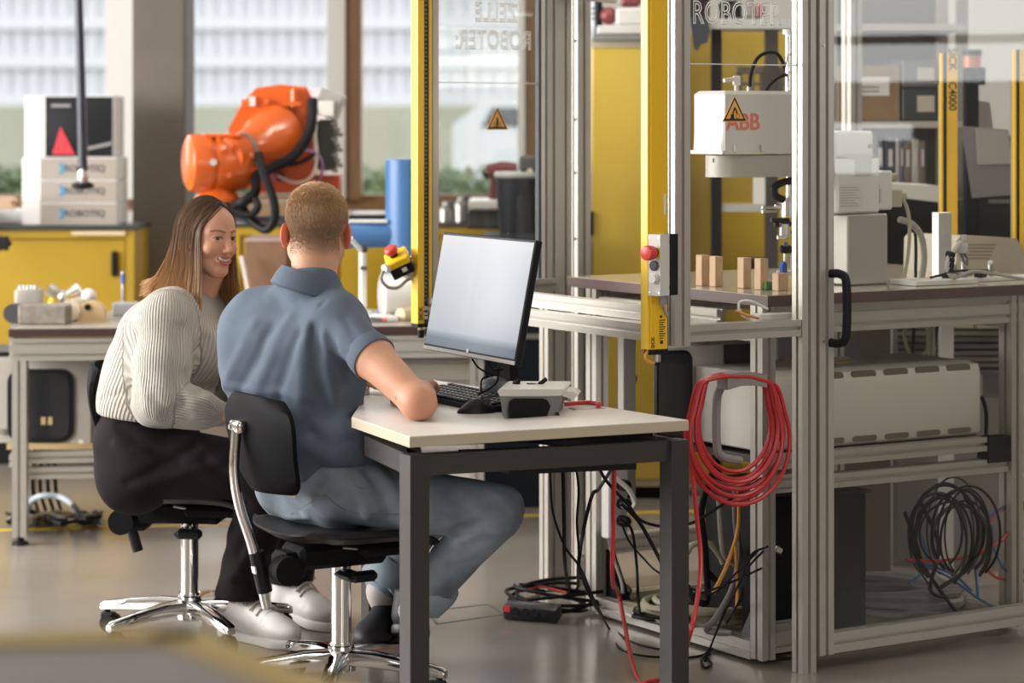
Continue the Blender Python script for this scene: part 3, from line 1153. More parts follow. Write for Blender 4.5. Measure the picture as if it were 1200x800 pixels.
# ---------------------------------------------------------------- things seen through the left pane, above the monitor
yy = 10.9
t = thing('navy_cabinet', 'dark blue steel cabinet with pale stripe behind the monitor', 'cabinet', (xat(605, 10.0), 10.2, 0))
m = MB()
m.bb(xat(567, 9.9), xat(668, 9.9), 9.9, 10.3, 0, 1.5 - (276 - 140) * 9.9 / FPX, .004)
m.build('body', mat('navy_steel', (.012, .020, .032), .5, spec=.25), t)
m = MB()
m.bb(xat(567, 9.9), xat(668, 9.9), 9.895, 9.9, 1.5 - (397 - 140) * 9.9 / FPX, 1.5 - (391 - 140) * 9.9 / FPX)
m.build('stripe', mat('grey_stripe', (.3, .29, .27), .5), t)
m = MB()
m.bb(xat(620, 9.9), xat(650, 9.9), 9.894, 9.9, 1.5 - (328 - 140) * 9.9 / FPX, 1.5 - (312 - 140) * 9.9 / FPX)
m.build('green_label', mat('green_label', (.03, .10, .05), .5), t)
zt = 1.5 - (276 - 140) * 9.9 / FPX + .001
t = thing('waste_drum', 'dark blue-black drum with pale lid on the navy cabinet behind the pane', 'drum', (xat(612, 10.1), 10.1, zt))
m = MB()
m.lathe([(.088, 0), (.098, .1), (.105, .22)], (xat(612, 10.1), 10.1, zt), n=28)
m.build('body', mat('dark_drum', (.011, .015, .022), .5, spec=.25), t)
m = MB()
m.lathe([(.108, 0), (.112, .01), (.108, .022)], (xat(612, 10.1), 10.1, zt + .22), n=28)
m.build('rim', mat('pale_rim', (.42, .42, .41), .4), t)
t = thing('grey_instrument', 'grey instrument box with two round dials on top of the drum', 'instrument', (xat(625, 10.1), 10.1, zt + .243))
m = MB()
m.bb(xat(608, 10.08), xat(645, 10.08), 10.04, 10.16, zt + .243, zt + .243 + .062, .012)
m.build('body', mat('dim_grey', (.07, .068, .065), .5), t)
for xx in (621, 633):
    m = MB()
    m.cyl(at(xx, 200, 10.035), at(xx, 200, 10.045), .011, 12)
    m.build('dial', mat('pale_dial', (.55, .5, .42), .4), t)
t = thing('hand_drill', 'dark red and black hand tool standing on the white tray', 'tool', (xat(575, 10.6), 10.6, 1.09))
m = MB()
m.tube([at(571, 201, 10.6), at(590, 198, 10.6), at(606, 198, 10.6)], [.03, .034, .025], 14)
m.build('motor', mat('dark_red', (.20, .04, .04), .4), t)
m = MB()
m.tube([at(581, 203, 10.6), at(579, 232, 10.62)], [.02, .026], 12)
m.build('grip', mat('dark_red_grip', (.13, .03, .03), .4), t)
m = MB()
m.tube([at(571, 203, 10.6), at(568, 207, 10.6)], [.02, .015], 12)
m.build('chuck', BLK, t)
t = thing('white_tray', 'white plastic tray with dark front on the yellow cupboards behind the pane', 'tray', (xat(570, 10.9), 10.9, 1.05))
m = MB()
m.bb(xat(550, CY2), xat(592, CY2), 10.5, 11.5, 1.051, 1.5 - (240 - 140) * CY2 / FPX + .0, .01)
m.build('body', DGRY, t)
m = MB()
m.bb(xat(549, 10.6), xat(594, 10.6), 10.48, 10.9, 1.5 - (246 - 140) * 10.48 / FPX, 1.5 - (235 - 140) * 10.48 / FPX, .008)
m.build('rim', WHT, t)
for i, (xx, col) in enumerate(((522, STEEL), (530, DGRY), (540, STEEL), (546, DGRY))):
    m = MB()
    m.lathe([(.03, 0), (.03, .05 + .012 * i), (.012, .07 + .012 * i), (.012, .085 + .01 * i)], (xat(xx, CY2 + .1), CY2 + .1 + .03 * (i % 2), 1.051), n=14)
    nm = ['leftmost silver', 'second, dark', 'third, silver', 'rightmost dark'][i]
    tag(m.build('oil_can', col), f'small can on the yellow cupboards left of the white tray, {nm}', 'can', 'cans on the cupboards')
# ---------------------------------------------------------------- robot cell: aluminium frame, panes, light curtains
ZB, ZTOP = 0.915, 1.96          # underside of the middle beam, top of the frame
KA, LB = -0.415, 1.33
cell = thing('robot_cell_frame', 'tall aluminium profile frame of the glazed robot cell on the right', 'frame', R0)


def rail(nm, p0, p1, w=.04, h=.04, side=UZ, par=None):
    m = MB()
    m.alu(p0, p1, w, h, side)
    return m.build(nm, ALU, par or cell, smooth=20)


# posts
rail('post', cg(.004, .0, 0.0), cg(.004, .0, ZTOP), .048, .045, U)
rail('post', cg(KA, .0, ZB - .01), cg(KA, .0, ZTOP), .05, .045, U)
rail('post', cg(KA, LB, .86), cg(KA, LB, ZTOP), .05, .045, U)
BLp = cg(.075, 1.37)
rail('post', BLp + UZ * 0, BLp + UZ * ZTOP, .09, .05, U)
rail('post', cg(.20, 1.42, 0), cg(.20, 1.42, ZTOP), .05, .05, U)
rail('post', cg(1.32, .0, 0), cg(1.32, .0, ZTOP), .05, .05, U)
rail('post', cg(1.32, 1.42, 0), cg(1.32, 1.42, ZTOP), .05, .05, U)
# middle beam along both faces, top beams
rail('beam', cg(KA - .02, .02, ZB + .02), cg(KA - .02, LB - .02, ZB + .02), .045, .04)
rail('beam', cg(KA + .03, .02, ZB + .065), cg(KA + .03, LB - .02, ZB + .065), .04, .04)
rail('beam', cg(KA + .025, 0, ZB + .022), cg(-.022, 0, ZB + .022), .045, .04)
rail('beam', cg(KA, LB, ZB + .02), cg(.04, 1.37, ZB + .02), .045, .04)
rail('beam', cg(KA + .03, LB - .05, ZB + .065), cg(.03, 1.30, ZB + .065), .04, .04)
for p, q in ((cg(KA, 0), cg(-.02, 0)), (cg(KA, 0), cg(KA, LB)), (cg(KA, LB), cg(.2, 1.42)), (cg(0, 0), cg(1.32, 0)), (cg(1.32, 0), cg(1.32, 1.42)), (cg(.2, 1.42), cg(1.32, 1.42))):
    rail('top_beam', p + UZ * (ZTOP + .0), q + UZ * (ZTOP + .0), .06, .04)
rail('floor_rail', cg(.24, 1.42, .12), cg(1.3, 1.42, .12), .06, .04)
rail('short_rail', cg(.08, 1.20, .17), cg(-.05, 1.0, .15), .06, .04)
rail('side_rail', BLp + UZ * 1.90 - V * .05, BLp + UZ * 1.885 + U * .16 - V * .10, .03, .04)
# small silver screws down the back post
for zz in (1.50, 1.33, 1.75, 1.12, .99):
    m = MB()
    p = BLp + U * .055 + UZ * zz - V * .03
    m.cyl(p, p - V * .004, .005, 8)
    m.build('screw', STEEL, cell)

# panes
ETCH = mat('etched_lettering', (.82, .81, .80), .7)


def pane(name, p0, p1, z0, z1, label, th=.006):
    t = thing(name, label, 'pane', (p0 + p1) / 2 + UZ * z0)
    d = (p1 - p0).normalized()
    n = Vector((-d.y, d.x, 0)) * th
    m = MB()
    m.prism([p0 + UZ * z0, p1 + UZ * z0, p1 + UZ * z1, p0 + UZ * z1], n)
    m.build('glass', CGLASS, t, smooth=0)
    return t


def edge_strip(t, p0, p1, z, par_n):
    m = MB()
    m.prism([p0 + UZ * z, p1 + UZ * z, p1 + UZ * (z + .003), p0 + UZ * (z + .003)], par_n * .007)
    m.build('pane_joint', ETCH, t, smooth=0)


def letters(t, txt, size, o, d, mirrored=False):
    M = frame(o, d)
    if mirrored:
        M = M @ Matrix.Scale(-1, 4, (1, 0, 0))
    # outlined capitals: a thin bar along the edges of each letter
    cu = bpy.data.curves.new('lettering', 'FONT')
    cu.body, cu.size, cu.align_x, cu.align_y, cu.resolution_u = txt, size, 'CENTER', 'CENTER', 3
    cu.space_character = 1.05
    cu.fill_mode = 'NONE'
    cu.bevel_depth = .0016
    cu.bevel_resolution = 0
    ob = bpy.data.objects.new('lettering', cu)
    C.objects.link(ob)
    me = bpy.data.meshes.new_from_object(ob.evaluated_get(bpy.context.evaluated_depsgraph_get()))
    T = M @ Matrix.Rotation(math.pi / 2, 4, 'X')
    mb = MB()
    T2 = Matrix.Identity(4)
    mb.add([T @ Vector((v.co.x * .92, v.co.y * 1.25, v.co.z)) for v in me.vertices], [tuple(p.vertices) for p in me.polygons])
    bpy.data.objects.remove(ob)
    bpy.data.curves.remove(cu)
    bpy.data.meshes.remove(me)
    return mb.build('lettering', ETCH, t, smooth=0)


def warn_sign(t, c, d, w, kind):
    """triangular orange warning sticker on a pane, c: centre, d: direction along the pane"""
    M = frame(c, d)
    h = w * .866
    m = MB(M)
    m.prism([(-w / 2, 0, -h * .45), (w / 2, 0, -h * .45), (0, 0, h * .55)], (0, -.0012, 0))
    s = m.build('warning_sticker', mat('sticker_orange', (.80, .40, .08), .5), t, smooth=0)
    m = MB(M)
    def tri(k, dz=0):
        return [Vector((-w / 2 * k, -.0015, -h * .45 * k + dz)), Vector((w / 2 * k, -.0015, -h * .45 * k + dz)), Vector((0, -.0015, h * .55 * k + dz))]
    a, b = tri(.92), tri(.74)
    for i in range(3):
        j = (i + 1) % 3
        m.prism([a[i], a[j], b[j], b[i]], (0, -.0006, 0))
    y = -.0016
    u = w
    if kind == 'robot':
        m.bb(-.16 * u, -.03 * u, y - .0004, y, -.26 * u, -.14 * u)
        m.bb(-.19 * u, .0 * u, y - .0004, y, -.29 * u, -.26 * u)
        m.prism([(-.10 * u, y, -.12 * u), (-.05 * u, y, -.14 * u), (.02 * u, y, .06 * u), (-.03 * u, y, .08 * u)], (0, -.0004, 0))
        m.prism([(-.02 * u, y, .09 * u), (.03 * u, y, .10 * u), (.11 * u, y, -.05 * u), (.06 * u, y, -.07 * u)], (0, -.0004, 0))
        m.prism([(.05 * u, y, -.06 * u), (.13 * u, y, -.06 * u), (.10 * u, y, -.12 * u), (.06 * u, y, -.11 * u)], (0, -.0004, 0))
        for k in range(10):
            a0, a1 = 2 * math.pi * k / 10, 2 * math.pi * (k + 1) / 10
            cx_, cz_, r0, r1 = .12 * u, -.20 * u, .07 * u, .085 * u
            m.prism([(cx_ + r0 * math.cos(a0), y, cz_ + r0 * math.sin(a0)), (cx_ + r1 * math.cos(a0), y, cz_ + r1 * math.sin(a0)), (cx_ + r1 * math.cos(a1), y, cz_ + r1 * math.sin(a1)), (cx_ + r0 * math.cos(a1), y, cz_ + r0 * math.sin(a1))], (0, -.0004, 0))
    else:
        m.bb(-.045 * u, .045 * u, y - .0004, y, -.20 * u, .04 * u)
        m.bb(-.025 * u, .025 * u, y - .0004, y, .05 * u, .10 * u)
        m.bb(-.03 * u, .03 * u, y - .0004, y, -.29 * u, -.20 * u)
        for sx in (-1, 1):
            m.prism([(sx * .06 * u, y, -.16 * u), (sx * .17 * u, y, -.08 * u), (sx * .18 * u, y, -.10 * u), (sx * .07 * u, y, -.18 * u)], (0, -.0004, 0))
            m.prism([(sx * .06 * u, y, -.20 * u), (sx * .22 * u, y, -.20 * u), (sx * .22 * u, y, -.22 * u), (sx * .06 * u, y, -.22 * u)], (0, -.0004, 0))
            m.prism([(sx * .06 * u, y, -.24 * u), (sx * .24 * u, y, -.29 * u), (sx * .24 * u, y, -.31 * u), (sx * .06 * u, y, -.26 * u)], (0, -.0004, 0))
    m.build('pictogram', mat('sticker_black', (.015, .012, .01), .5), s, smooth=0)
    return s


def on_plane(x, y, o, n):
    """point of the photograph that lies on a plane"""
    dv = Vector(((x - CX) / FPX, 1, -(y - HY) / FPX))
    c = Vector((0, 0, H))
    return c + dv * ((o - c).dot(n) / dv.dot(n))


fp0, fp1 = cg(KA + .03, -.004), cg(-.022, -.004)
t = pane('glass_pane', fp0, fp1, ZB + .045, 1.93, 'clear front pane of the cell with etched outlined ROBOTER lettering and robot warning triangle')
edge_strip(t, fp0, fp1, 1.5 - (75.5 - 140) / 443, V)
letters(t, 'ROBOTER', .068, on_plane(863, 17, fp0, V) - V * .002, U)
warn_sign(t, on_plane(860, 129, fp0, V) - V * .002, U, .080, 'robot')
lp0, lp1 = cg(KA + .03, LB), cg(.03, 1.37)
t = pane('glass_pane', lp0, lp1, ZB + .045, 1.93, 'clear rear pane of the cell behind the monitor with mirrored etched letters')
dd = (lp1 - lp0).normalized()
nn = Vector((-dd.y, dd.x, 0))
edge_strip(t, lp0, lp1, 1.5 - (98 - 140) / 372, nn)
letters(t, 'ZELLE', .066, on_plane(581, 16, lp0, nn) - nn * .002, dd, True)
letters(t, 'ROBOTER:', .066, on_plane(578, 48, lp0, nn) - nn * .002, dd, True)
warn_sign(t, on_plane(582, 140, lp0, nn) - nn * .002, dd, .082, 'crush')
m = MB()
p = on_plane(646, 200, lp1 - dd * .005, nn)
m.prism([cg(.012, 1.355, ZB + .06), cg(.026, 1.355, ZB + .06), cg(.026, 1.355, 1.93), cg(.012, 1.355, 1.93)], V * .02)
m.build('edge_profile', mat('bright_profile', (.80, .78, .74), .35, metal=.2), t)
m = MB()
m.prism([cg(.0, 1.352, ZB + .06), cg(.010, 1.352, ZB + .06), cg(.010, 1.352, 1.93), cg(.0, 1.352, 1.93)], V * .02)
m.build('edge_seal', mat('dark_seal', (.06, .07, .085), .5), t)

# hinged door on the right face
dd = Vector((.835, .55, 0)).normalized()
dn = Vector((-dd.y, dd.x, 0))
D0 = cg(.058, -.010)
door = thing('cell_door', 'glazed aluminium cell door with black bow handle at the right', 'door', D0)
DL = 1.15
m = MB()
m.alu(D0 + UZ * .045, D0 + UZ * 1.90, .05, .04, dd)
st = m.build('stile', ALU, door, smooth=20)
m = MB()
m.alu(D0 + dd * DL + UZ * .045, D0 + dd * DL + UZ * 1.90, .05, .04, dd)
m.build('stile', ALU, door, smooth=20)
for z in (.075, 1.875):
    m = MB()
    m.alu(D0 + dd * .025 + UZ * z, D0 + dd * (DL - .025) + UZ * z, .055 if z < 1 else .05, .04, UZ)
    m.build('rail', ALU, door, smooth=20)
m = MB()
m.prism([D0 + dd * .025 + UZ * .10, D0 + dd * (DL - .025) + UZ * .10, D0 + dd * (DL - .025) + UZ * 1.852, D0 + dd * .025 + UZ * 1.852], dn * .006)
m.build('glass', CGLASS, door, smooth=0)
m = MB()
hx = D0 + dd * .012 - dn * .02
zt, zb = 1.5 - (321 - 140) / 432, 1.5 - (402 - 140) / 432
o = -dn * .045 + dd * .018
m.tube(catmull([hx + UZ * zt, hx + o * .6 + UZ * zt, hx + o + UZ * (zt - .025), hx + o + UZ * (zb + .025), hx + o * .6 + UZ * zb, hx + UZ * zb], 6), .012, 12)
m.build('handle', BLK, door)
m = MB()
for zz in (.12, .9, 1.7):
    m.cyl(D0 - dn * .02 - dd * .012 + UZ * zz, D0 - dn * .023 - dd * .012 + UZ * zz, .004, 8)
m.build('screw', STEEL, door)

# light curtain on the front left post
t = thing('light_curtain', 'yellow light curtain bar on the front post with red emergency stop box', 'light curtain', on_plane(765, 408, cg(KA, -.03), V))
t['label'] = 'yellow safety light curtain bar on the front post, right of the monitor'
Pl = cg(KA, -.028)
xl, xr = on_plane(754, 200, Pl, V), on_plane(773, 200, Pl, V)
e0, e1 = (xl - Pl).dot(U), (xr - Pl).dot(U)
zb = 1.5 - (405 - 140) / 446


def lcbox(m, a0, a1, b0, b1, z0, z1, o=Pl, u=U, v=V):
    m.prism([o + u * a0 + v * b0 + UZ * z0, o + u * a1 + v * b0 + UZ * z0, o + u * a1 + v * b1 + UZ * z0, o + u * a0 + v * b1 + UZ * z0], UZ * (z1 - z0))


m = MB()
lcbox(m, e0, e1, -.035, .0, zb, 1.96)
m.build('housing', YELC, t)
m = MB()
lcbox(m, e0 - .008, e0, -.030, .0, zb, 1.96)
m.build('front_lip', mat('yellow_lip', (.85, .55, .06), .35), t)
m = MB()
lcbox(m, e1, e1 + .007, -.028, .004, zb, 1.96)
m.build('dark_seam', mat('seam_grey', (.07, .07, .07), .5), t)
m = MB()
lcbox(m, e0 + .001, e1 + .003, -.034, -.002, zb - .014, zb)
m.build('end_cap', BLK, t)
m = MB()
ce = Pl + U * ((e0 + e1) / 2 + .004) - V * .018
m.cyl(ce + UZ * (zb - .014), ce + UZ * (zb - .034), .011, 14)
m.build('connector', STEEL, t)
m = MB()
m.sphere(ce + UZ * (zb - .036) + U * .0, .009, 10, 8)
m.build('elbow', BLK, t)
m = MB()
m.tube(catmull([ce + UZ * (zb - .036), ce - U * .022 + UZ * (zb - .034), ce - U * .036 + UZ * (zb - .022), ce - U * .03 + UZ * (zb - .008), ce - U * .014 + UZ * (zb + .004)], 6), .0045, 8)
m.build('yellow_lead', ORAC, t)
m = MB()
lcbox(m, e1 - .012, e1 - .005, -.0356, -.035, 1.5 - (250 - 140) / 446, 1.5 - (226 - 140) / 446)
m.build('serial_label', WHT, t)
m = MB()
for k in range(9):
    lcbox(m, e1 - .026, e1 - .013 + .003 * (k % 3), -.0356, -.035, 1.5 - (393 - k * 2.6 - 140) / 446, 1.5 - (391.9 - k * 2.6 - 140) / 446)
lcbox(m, e1 - .023, e1 - .014, -.0356, -.035, 1.5 - (399 - 140) / 446, 1.5 - (395 - 140) / 446)
lcbox(m, e1 - .024, e1 - .016, -.0356, -.035, 1.5 - (369 - 140) / 446, 1.5 - (366 - 140) / 446)
m.build('type_plate_print', mat('sticker_black', (.015, .012, .01), .5), t)
for i, (a, zz, txt) in enumerate(((e0 + .006, 1.5 - (397 - 140) / 446, 'SICK'),)):
    M = frame(Pl + U * a - V * .0356 + UZ * zz, U) @ Matrix.Rotation(-math.pi / 2, 4, 'Y')
    text_mesh(txt, .014, M, .0003).build('lettering', mat('sticker_black', (.015, .012, .01), .5), t, smooth=0)

# emergency stop station on the same post
zc0, zc1 = 1.5 - (344 - 140) / 449, 1.5 - (273 - 140) / 449
t = thing('emergency_stop_station', 'grey and black button box with red mushroom stop on the front post', 'button box', on_plane(780, 310, Pl, V))
face = Vector((-.62, -.785, 0)).normalized()          # the button face looks left towards the table
fx = Vector((-face.y, face.x, 0))                      # along the face, to the right
fx = fx if fx.x > 0 else -fx
ctr = on_plane(767, 308, Pl - V * .05, V)
PB = MB()
wdt, dpt = .042, .075
# box: front face around ctr, deep to the right/back
side = U
p = [ctr - fx * .020, ctr + fx * .018, ctr + fx * .018 + U * .036 + V * .01, ctr - fx * .020 + U * .038 + V * .035]
zm = (zc0 + zc1) / 2
base = [Vector((q.x, q.y, zc0)) for q in p]
PB.prism(base, UZ * (zc1 - zc0))
PB.build('front_shell', mat('light_grey_box', (.60, .585, .55), .45), t)
m = MB()
q0, q1 = base[2], base[3]
N = 10
pol = []
for k in range(N + 1):
    f_ = k / N
    pol.append((f_, .012 * math.sin(math.pi * f_) ** .5))
ext = U * .030 + V * .005
a_ = [q0 + UZ * ((zc1 - zc0) * f_) - U * (.014 * max(0, math.sin(math.pi * (f_ - .1) / .8)) ** .6 if .1 < f_ < .9 else 0) - V * .0006 for f_, _ in pol]
b_ = [q0 + ext + UZ * ((zc1 - zc0) * f_) - V * .0006 for f_, _ in pol]
vv = a_ + b_ + [v + (q1 - q0) * 1.0 for v in a_] + [v + (q1 - q0) * 1.0 for v in b_]
n_ = N + 1
ff = []
for k in range(N):
    ff += [(k, n_ + k, n_ + k + 1, k + 1), (2 * n_ + k, 2 * n_ + k + 1, 3 * n_ + k + 1, 3 * n_ + k), (n_ + k, 3 * n_ + k, 3 * n_ + k + 1, n_ + k + 1), (k, k + 1, 2 * n_ + k + 1, 2 * n_ + k)]
ff += [(0, 2 * n_, 3 * n_, n_), (N, n_ + N, 3 * n_ + N, 2 * n_ + N)]
m.add(vv, ff)
m.build('rear_shell', BLK, t, smooth=20)
m = MB()
bp = ctr + face * .0005
c1 = Vector((bp.x, bp.y, 1.5 - (294 - 140) / 449))
m.lathe([(.014, 0), (.014, .008)], c1, face, 18)
m.build('stop_collar', BLK, t)
m = MB()
m.lathe([(.0095, .008), (.0135, .010), (.0185, .012), (.0195, .02), (.0195, .034), (.017, .039), (.008, .041)], c1, face, 24)
m.build('stop_button', REDP, t)
m = MB()
yc = c1 - face * .0003
m.prism([yc - fx * .019 + UZ * .012, yc + fx * .017 + UZ * .012, yc + fx * .017 - UZ * .014, yc - fx * .019 - UZ * .014], face * .001)
m.build('stop_plate', YELP, t)
c2 = Vector((bp.x, bp.y, 1.5 - (309 - 140) / 449))
m = MB()
m.lathe([(.0135, 0), (.0135, .004), (.011, .006)], c2, face, 20)
m.build('dark_button', DGRY, t)
c3 = Vector((bp.x, bp.y, 1.5 - (324 - 140) / 449))
m = MB()
m.lathe([(.0145, 0), (.0145, .005), (.011, .006), (.011, .012)], c3, face, 20)
m.build('grey_button', WHTP, t)
for sx in (-.016, .014):
    for zz in (zc0 + .008, zc1 - .008):
        m = MB()
        m.cyl(Vector((ctr.x, ctr.y, zz)) + fx * sx, Vector((ctr.x, ctr.y, zz)) + fx * sx + face * .001, .003, 8)
        m.build('screw', STEEL, t)
m = MB()
cb_ = ctr + U * .035 + V * .012
cb_.z = zc0
m.cyl(cb_, cb_ - UZ * .024, .011, 12)
m.build('gland', mat('gland_grey', (.25, .25, .25), .4), t)
m = MB()
m.tube(catmull([cb_ - UZ * .02, cb_ - UZ * .04 + U * .006, cb_ - UZ * .052 + U * .014, cb_ - UZ * .05 + U * .022 + V * .02, cb_ - UZ * .02 + U * .03 + V * .04], 5), .004, 8)
m.build('lead', GRYC, t)

# light curtain on the rear left post
Pr = cg(KA, LB - .03)
t = thing('light_curtain', 'yellow light curtain bar with black lens strip on the rear post left of the monitor', 'light curtain', Pr + UZ * .86)
Vp = V
sc_ = FPX / Pr.y
xl, xm, xr = [(on_plane(x, 200, Pr, V) - Pr).dot(U) for x in (482, 489.5, 495.5)]
xe = (on_plane(498.5, 200, Pr, V) - Pr).dot(U)
zb = 1.5 - (377 - 140) / sc_
m = MB()
lcbox(m, xl, xm, -.04, 0, zb, 1.96, Pr)
lcbox(m, xr, xe, -.04, 0, zb, 1.96, Pr)
lcbox(m, xm, xr, -.03, 0, zb, 1.96, Pr)
m.build('housing', mat('yellow_curtain_bright', (.88, .58, .05), .35), t)
m = MB()
lcbox(m, xm, xr, -.036, -.03, zb, 1.96, Pr)
m.build('lens_strip', mat('lens_black', (.03, .022, .022), .25), t)
m = MB()
z = zb + .07
while z < 1.9:
    c_ = Pr + U * ((xm + xr) / 2) - V * .036 + UZ * z
    m.cyl(c_, c_ - V * .001, .0035, 6)
    z += .013
m.build('lens', mat('lens_grey', (.22, .20, .2), .3), t)
m = MB()
for k, (dz, h_) in enumerate(((.012, .010), (.026, .006), (.04, .012))):
    lcbox(m, xm + .003, xr - .003, -.0372, -.036, zb + dz, zb + dz + h_, Pr)
m.build('marker', WHT, t)
m = MB()
lcbox(m, xl, xe, -.04, -.0, zb - .012, zb, Pr)
ce = Pr + U * (xm) - V * .02
m.cyl(ce + UZ * (zb - .045), ce + UZ * (zb - .02), .010, 10)
m.build('end_cap', BLK, t)
m = MB()
m.cyl(ce + UZ * (zb - .03), ce + UZ * (zb - .012), .009, 12)
m.build('connector', mat('copper_nickel', (.6, .45, .3), .3, metal=.8), t)
M = frame(Pr + U * ((xl + xm) / 2) - V * .0405 + UZ * (zb + .03), U) @ Matrix.Rotation(-math.pi / 2, 4, 'Y')
text_mesh('SICK', .02, M, .0003).build('lettering', mat('sticker_black', (.015, .012, .01), .5), t, smooth=0)

# yellow and black emergency stop on a bracket at that post
eY = Pr.y - .07
t = thing('emergency_stop_box', 'yellow and black emergency stop box tilted on a bracket left of the monitor', 'button box', at(470, 320, eY))
ax = (at(455, 288, eY - .05) - at(468, 316, eY)).normalized()      # direction the mushroom points
ax = Vector((-.40, -.45, .80)).normalized()
c0 = at(465.5, 303, eY)
px_ = Vector((.75, -.45, .0)).normalized()
px_ = (px_ - ax * px_.dot(ax)).normalized()
px_ = (at(482, 292, eY) - at(448, 305, eY)).normalized()
px_ = (px_ - ax * px_.dot(ax)).normalized()
py_ = ax.cross(px_)
Mb = Matrix(((px_.x, py_.x, ax.x, c0.x), (px_.y, py_.y, ax.y, c0.y), (px_.z, py_.z, ax.z, c0.z), (0, 0, 0, 1)))
m = MB(Mb)
m.box((0, 0, 0), (.072, .070, .026), None, .004)
m.build('yellow_lid', YELP, t)
m = MB(Mb)
m.box((0, 0, -.030), (.070, .068, .036), None, .003)
m.build('black_body', BLK, t)
m = MB(Mb)
m.cyl((-.004, 0, .013), (-.004, 0, .026), .013, 14)
m.build('stop_collar', BLK, t)
m = MB(Mb)
m.lathe([(.012, .022), (.019, .026), (.021, .040), (.016, .046), (.006, .048)], (-.004, 0, 0), (0, 0, 1), 20)
m.build('stop_button', REDP, t)
m = MB(Mb)
m.box((.008, -.0345, -.026), (.016, .002, .014))
m.box((.008, .0345, -.026), (.016, .002, .014))
m.build('label', WHT, t)
m = MB()
m.prism([at(466, 316, eY + .02), at(489, 300, eY + .02), at(489, 329, eY + .02), at(484, 328, eY + .02)], V * .04)
m.build('bracket', WHTP, t)
m = MB()
g0 = at(459, 312, eY - .01)
m.cyl(g0, at(450, 315, eY - .03), .014, 12)
m.build('cable_gland', WHT, t)
m = MB()
m.tube(catmull([at(449, 317, eY - .03), at(447, 327, eY - .03), at(454, 336, eY - .02), at(466, 337, eY), at(476, 329, eY + .02), at(482, 326, eY + .03)], 6), .005, 8)
m.build('lead', GRYC, t)

# ---------------------------------------------------------------- machine table inside the cell
ZT = 1.018
ct = thing('cell_table', 'aluminium-framed table with dark-edged top inside the robot cell', 'table', cg(.4, .6))
TA0, TA1, TB0, TB1 = -.055, 1.22, .085, 1.10
m = MB()
m.prism([cg(TA0, TB0, ZT - .03), cg(TA1, TB0, ZT - .03), cg(TA1, TB1, ZT - .03), cg(TA0, TB1, ZT - .03)], UZ * .029)
m.build('edge_band', mat('plum_brown_edge', (.10, .058, .055), .4), ct)
m = MB()
m.prism([cg(TA0 + .002, TB0 + .002, ZT - .002), cg(TA1, TB0 + .002, ZT - .002), cg(TA1, TB1, ZT - .002), cg(TA0 + .002, TB1, ZT - .002)], UZ * .003)
m.build('table_top', mat('cell_table_top', (.42, .37, .30), .16, spec=.7), ct)
LA0, LA1, LB0, LB1 = -.03, .88, .14, .97
for a, b in ((LA0, LB0), (LA0, LB1), (LA1, LB0), (LA1, LB1)):
    rail('leg', cg(a, b, .015), cg(a, b, ZT - .03), .055, .045, V, ct)
for b in (LB0, LB1):
    rail('rail', cg(LA0 + .03, b, ZT - .072), cg(TA1 - .05, b, ZT - .072), .08, .04, UZ, ct)
    for z in (.49, .555):
        rail('shelf_rail', cg(LA0 + .03, b, z), cg(LA1 - .03, b, z), .04, .04, UZ, ct)
for a in (LA0, LA1):
    rail('rail', cg(a, LB0 + .03, ZT - .11), cg(a, LB1 - .03, ZT - .11), .04, .04, UZ, ct)
rail('side_rail', cg(LA0 - .025, .30, ZT - .075), cg(LA0 - .025, .90, ZT - .075), .05, .03, UZ, ct)
for a in (LA0, LA1):
    rail('floor_rail', cg(a, LB0 + .03, .035), cg(a, LB1 - .03, .035), .05, .045, UZ, ct)
rail('floor_rail', cg(LA0 + .03, LB1, .035), cg(LA1, LB1, .035), .05, .045, UZ, ct)
for b in (LB0, LB0 - .0):
    pass
rail('base_rail', cg(LA0 + .03, LB0 - .0, .09), cg(LA0 + .13, LB0, .09), .04, .04, UZ, ct)
rail('base_rail', cg(LA0 + .03, LB0 - .0, .05), cg(LA0 + .13, LB0, .05), .04, .04, UZ, ct)
rail('cross_rail', cg(LA0 + .03, LB0, .50), cg(LA0 + .13, LB0, .50), .04, .04, UZ, ct)
# black triangular brackets at the leg foot
for (a, b, sgn) in ((LA0, LB1, -1), (LA0, LB0, 1)):
    m = MB()
    d_ = V * (.09 * sgn)
    o_ = cg(a + .012, b + .03 * sgn, .06)
    m.prism([o_, o_ + d_, o_ + UZ * .14], U * .03)
    m.build('corner_bracket', BLKM if sgn < 0 else mat('grey_bracket', (.20, .20, .21), .5), ct)
m = MB()
m.prism([cg(LA0 + .02, LB0 + .05, .545), cg(LA1 - .05, LB0 + .05, .545), cg(LA1 - .05, LB1 - .03, .545), cg(LA0 + .02, LB1 - .03, .545)], UZ * .02)
m.build('shelf', mat('dark_shelf', (.05, .035, .03), .5), ct)
m = MB()
m.prism([cg(LA0 - .0, LB0 + .05, .02), cg(LA1, LB0 + .05, .02), cg(LA1, LB1 - .03, .02), cg(LA0, LB1 - .03, .02)], UZ * .012)
m.build('bottom_board', mat('beige_board', (.33, .29, .23), .5), ct)
m = MB()
m.prism([cg(LA1 - .11, LB0 + .024, .575), cg(LA1 - .02, LB0 + .024, .575), cg(LA1 - .02, LB0 + .024, .50), cg(LA1 - .11, LB0 + .024, .50)], -V * .05)
m.build('black_joint', BLK, ct)

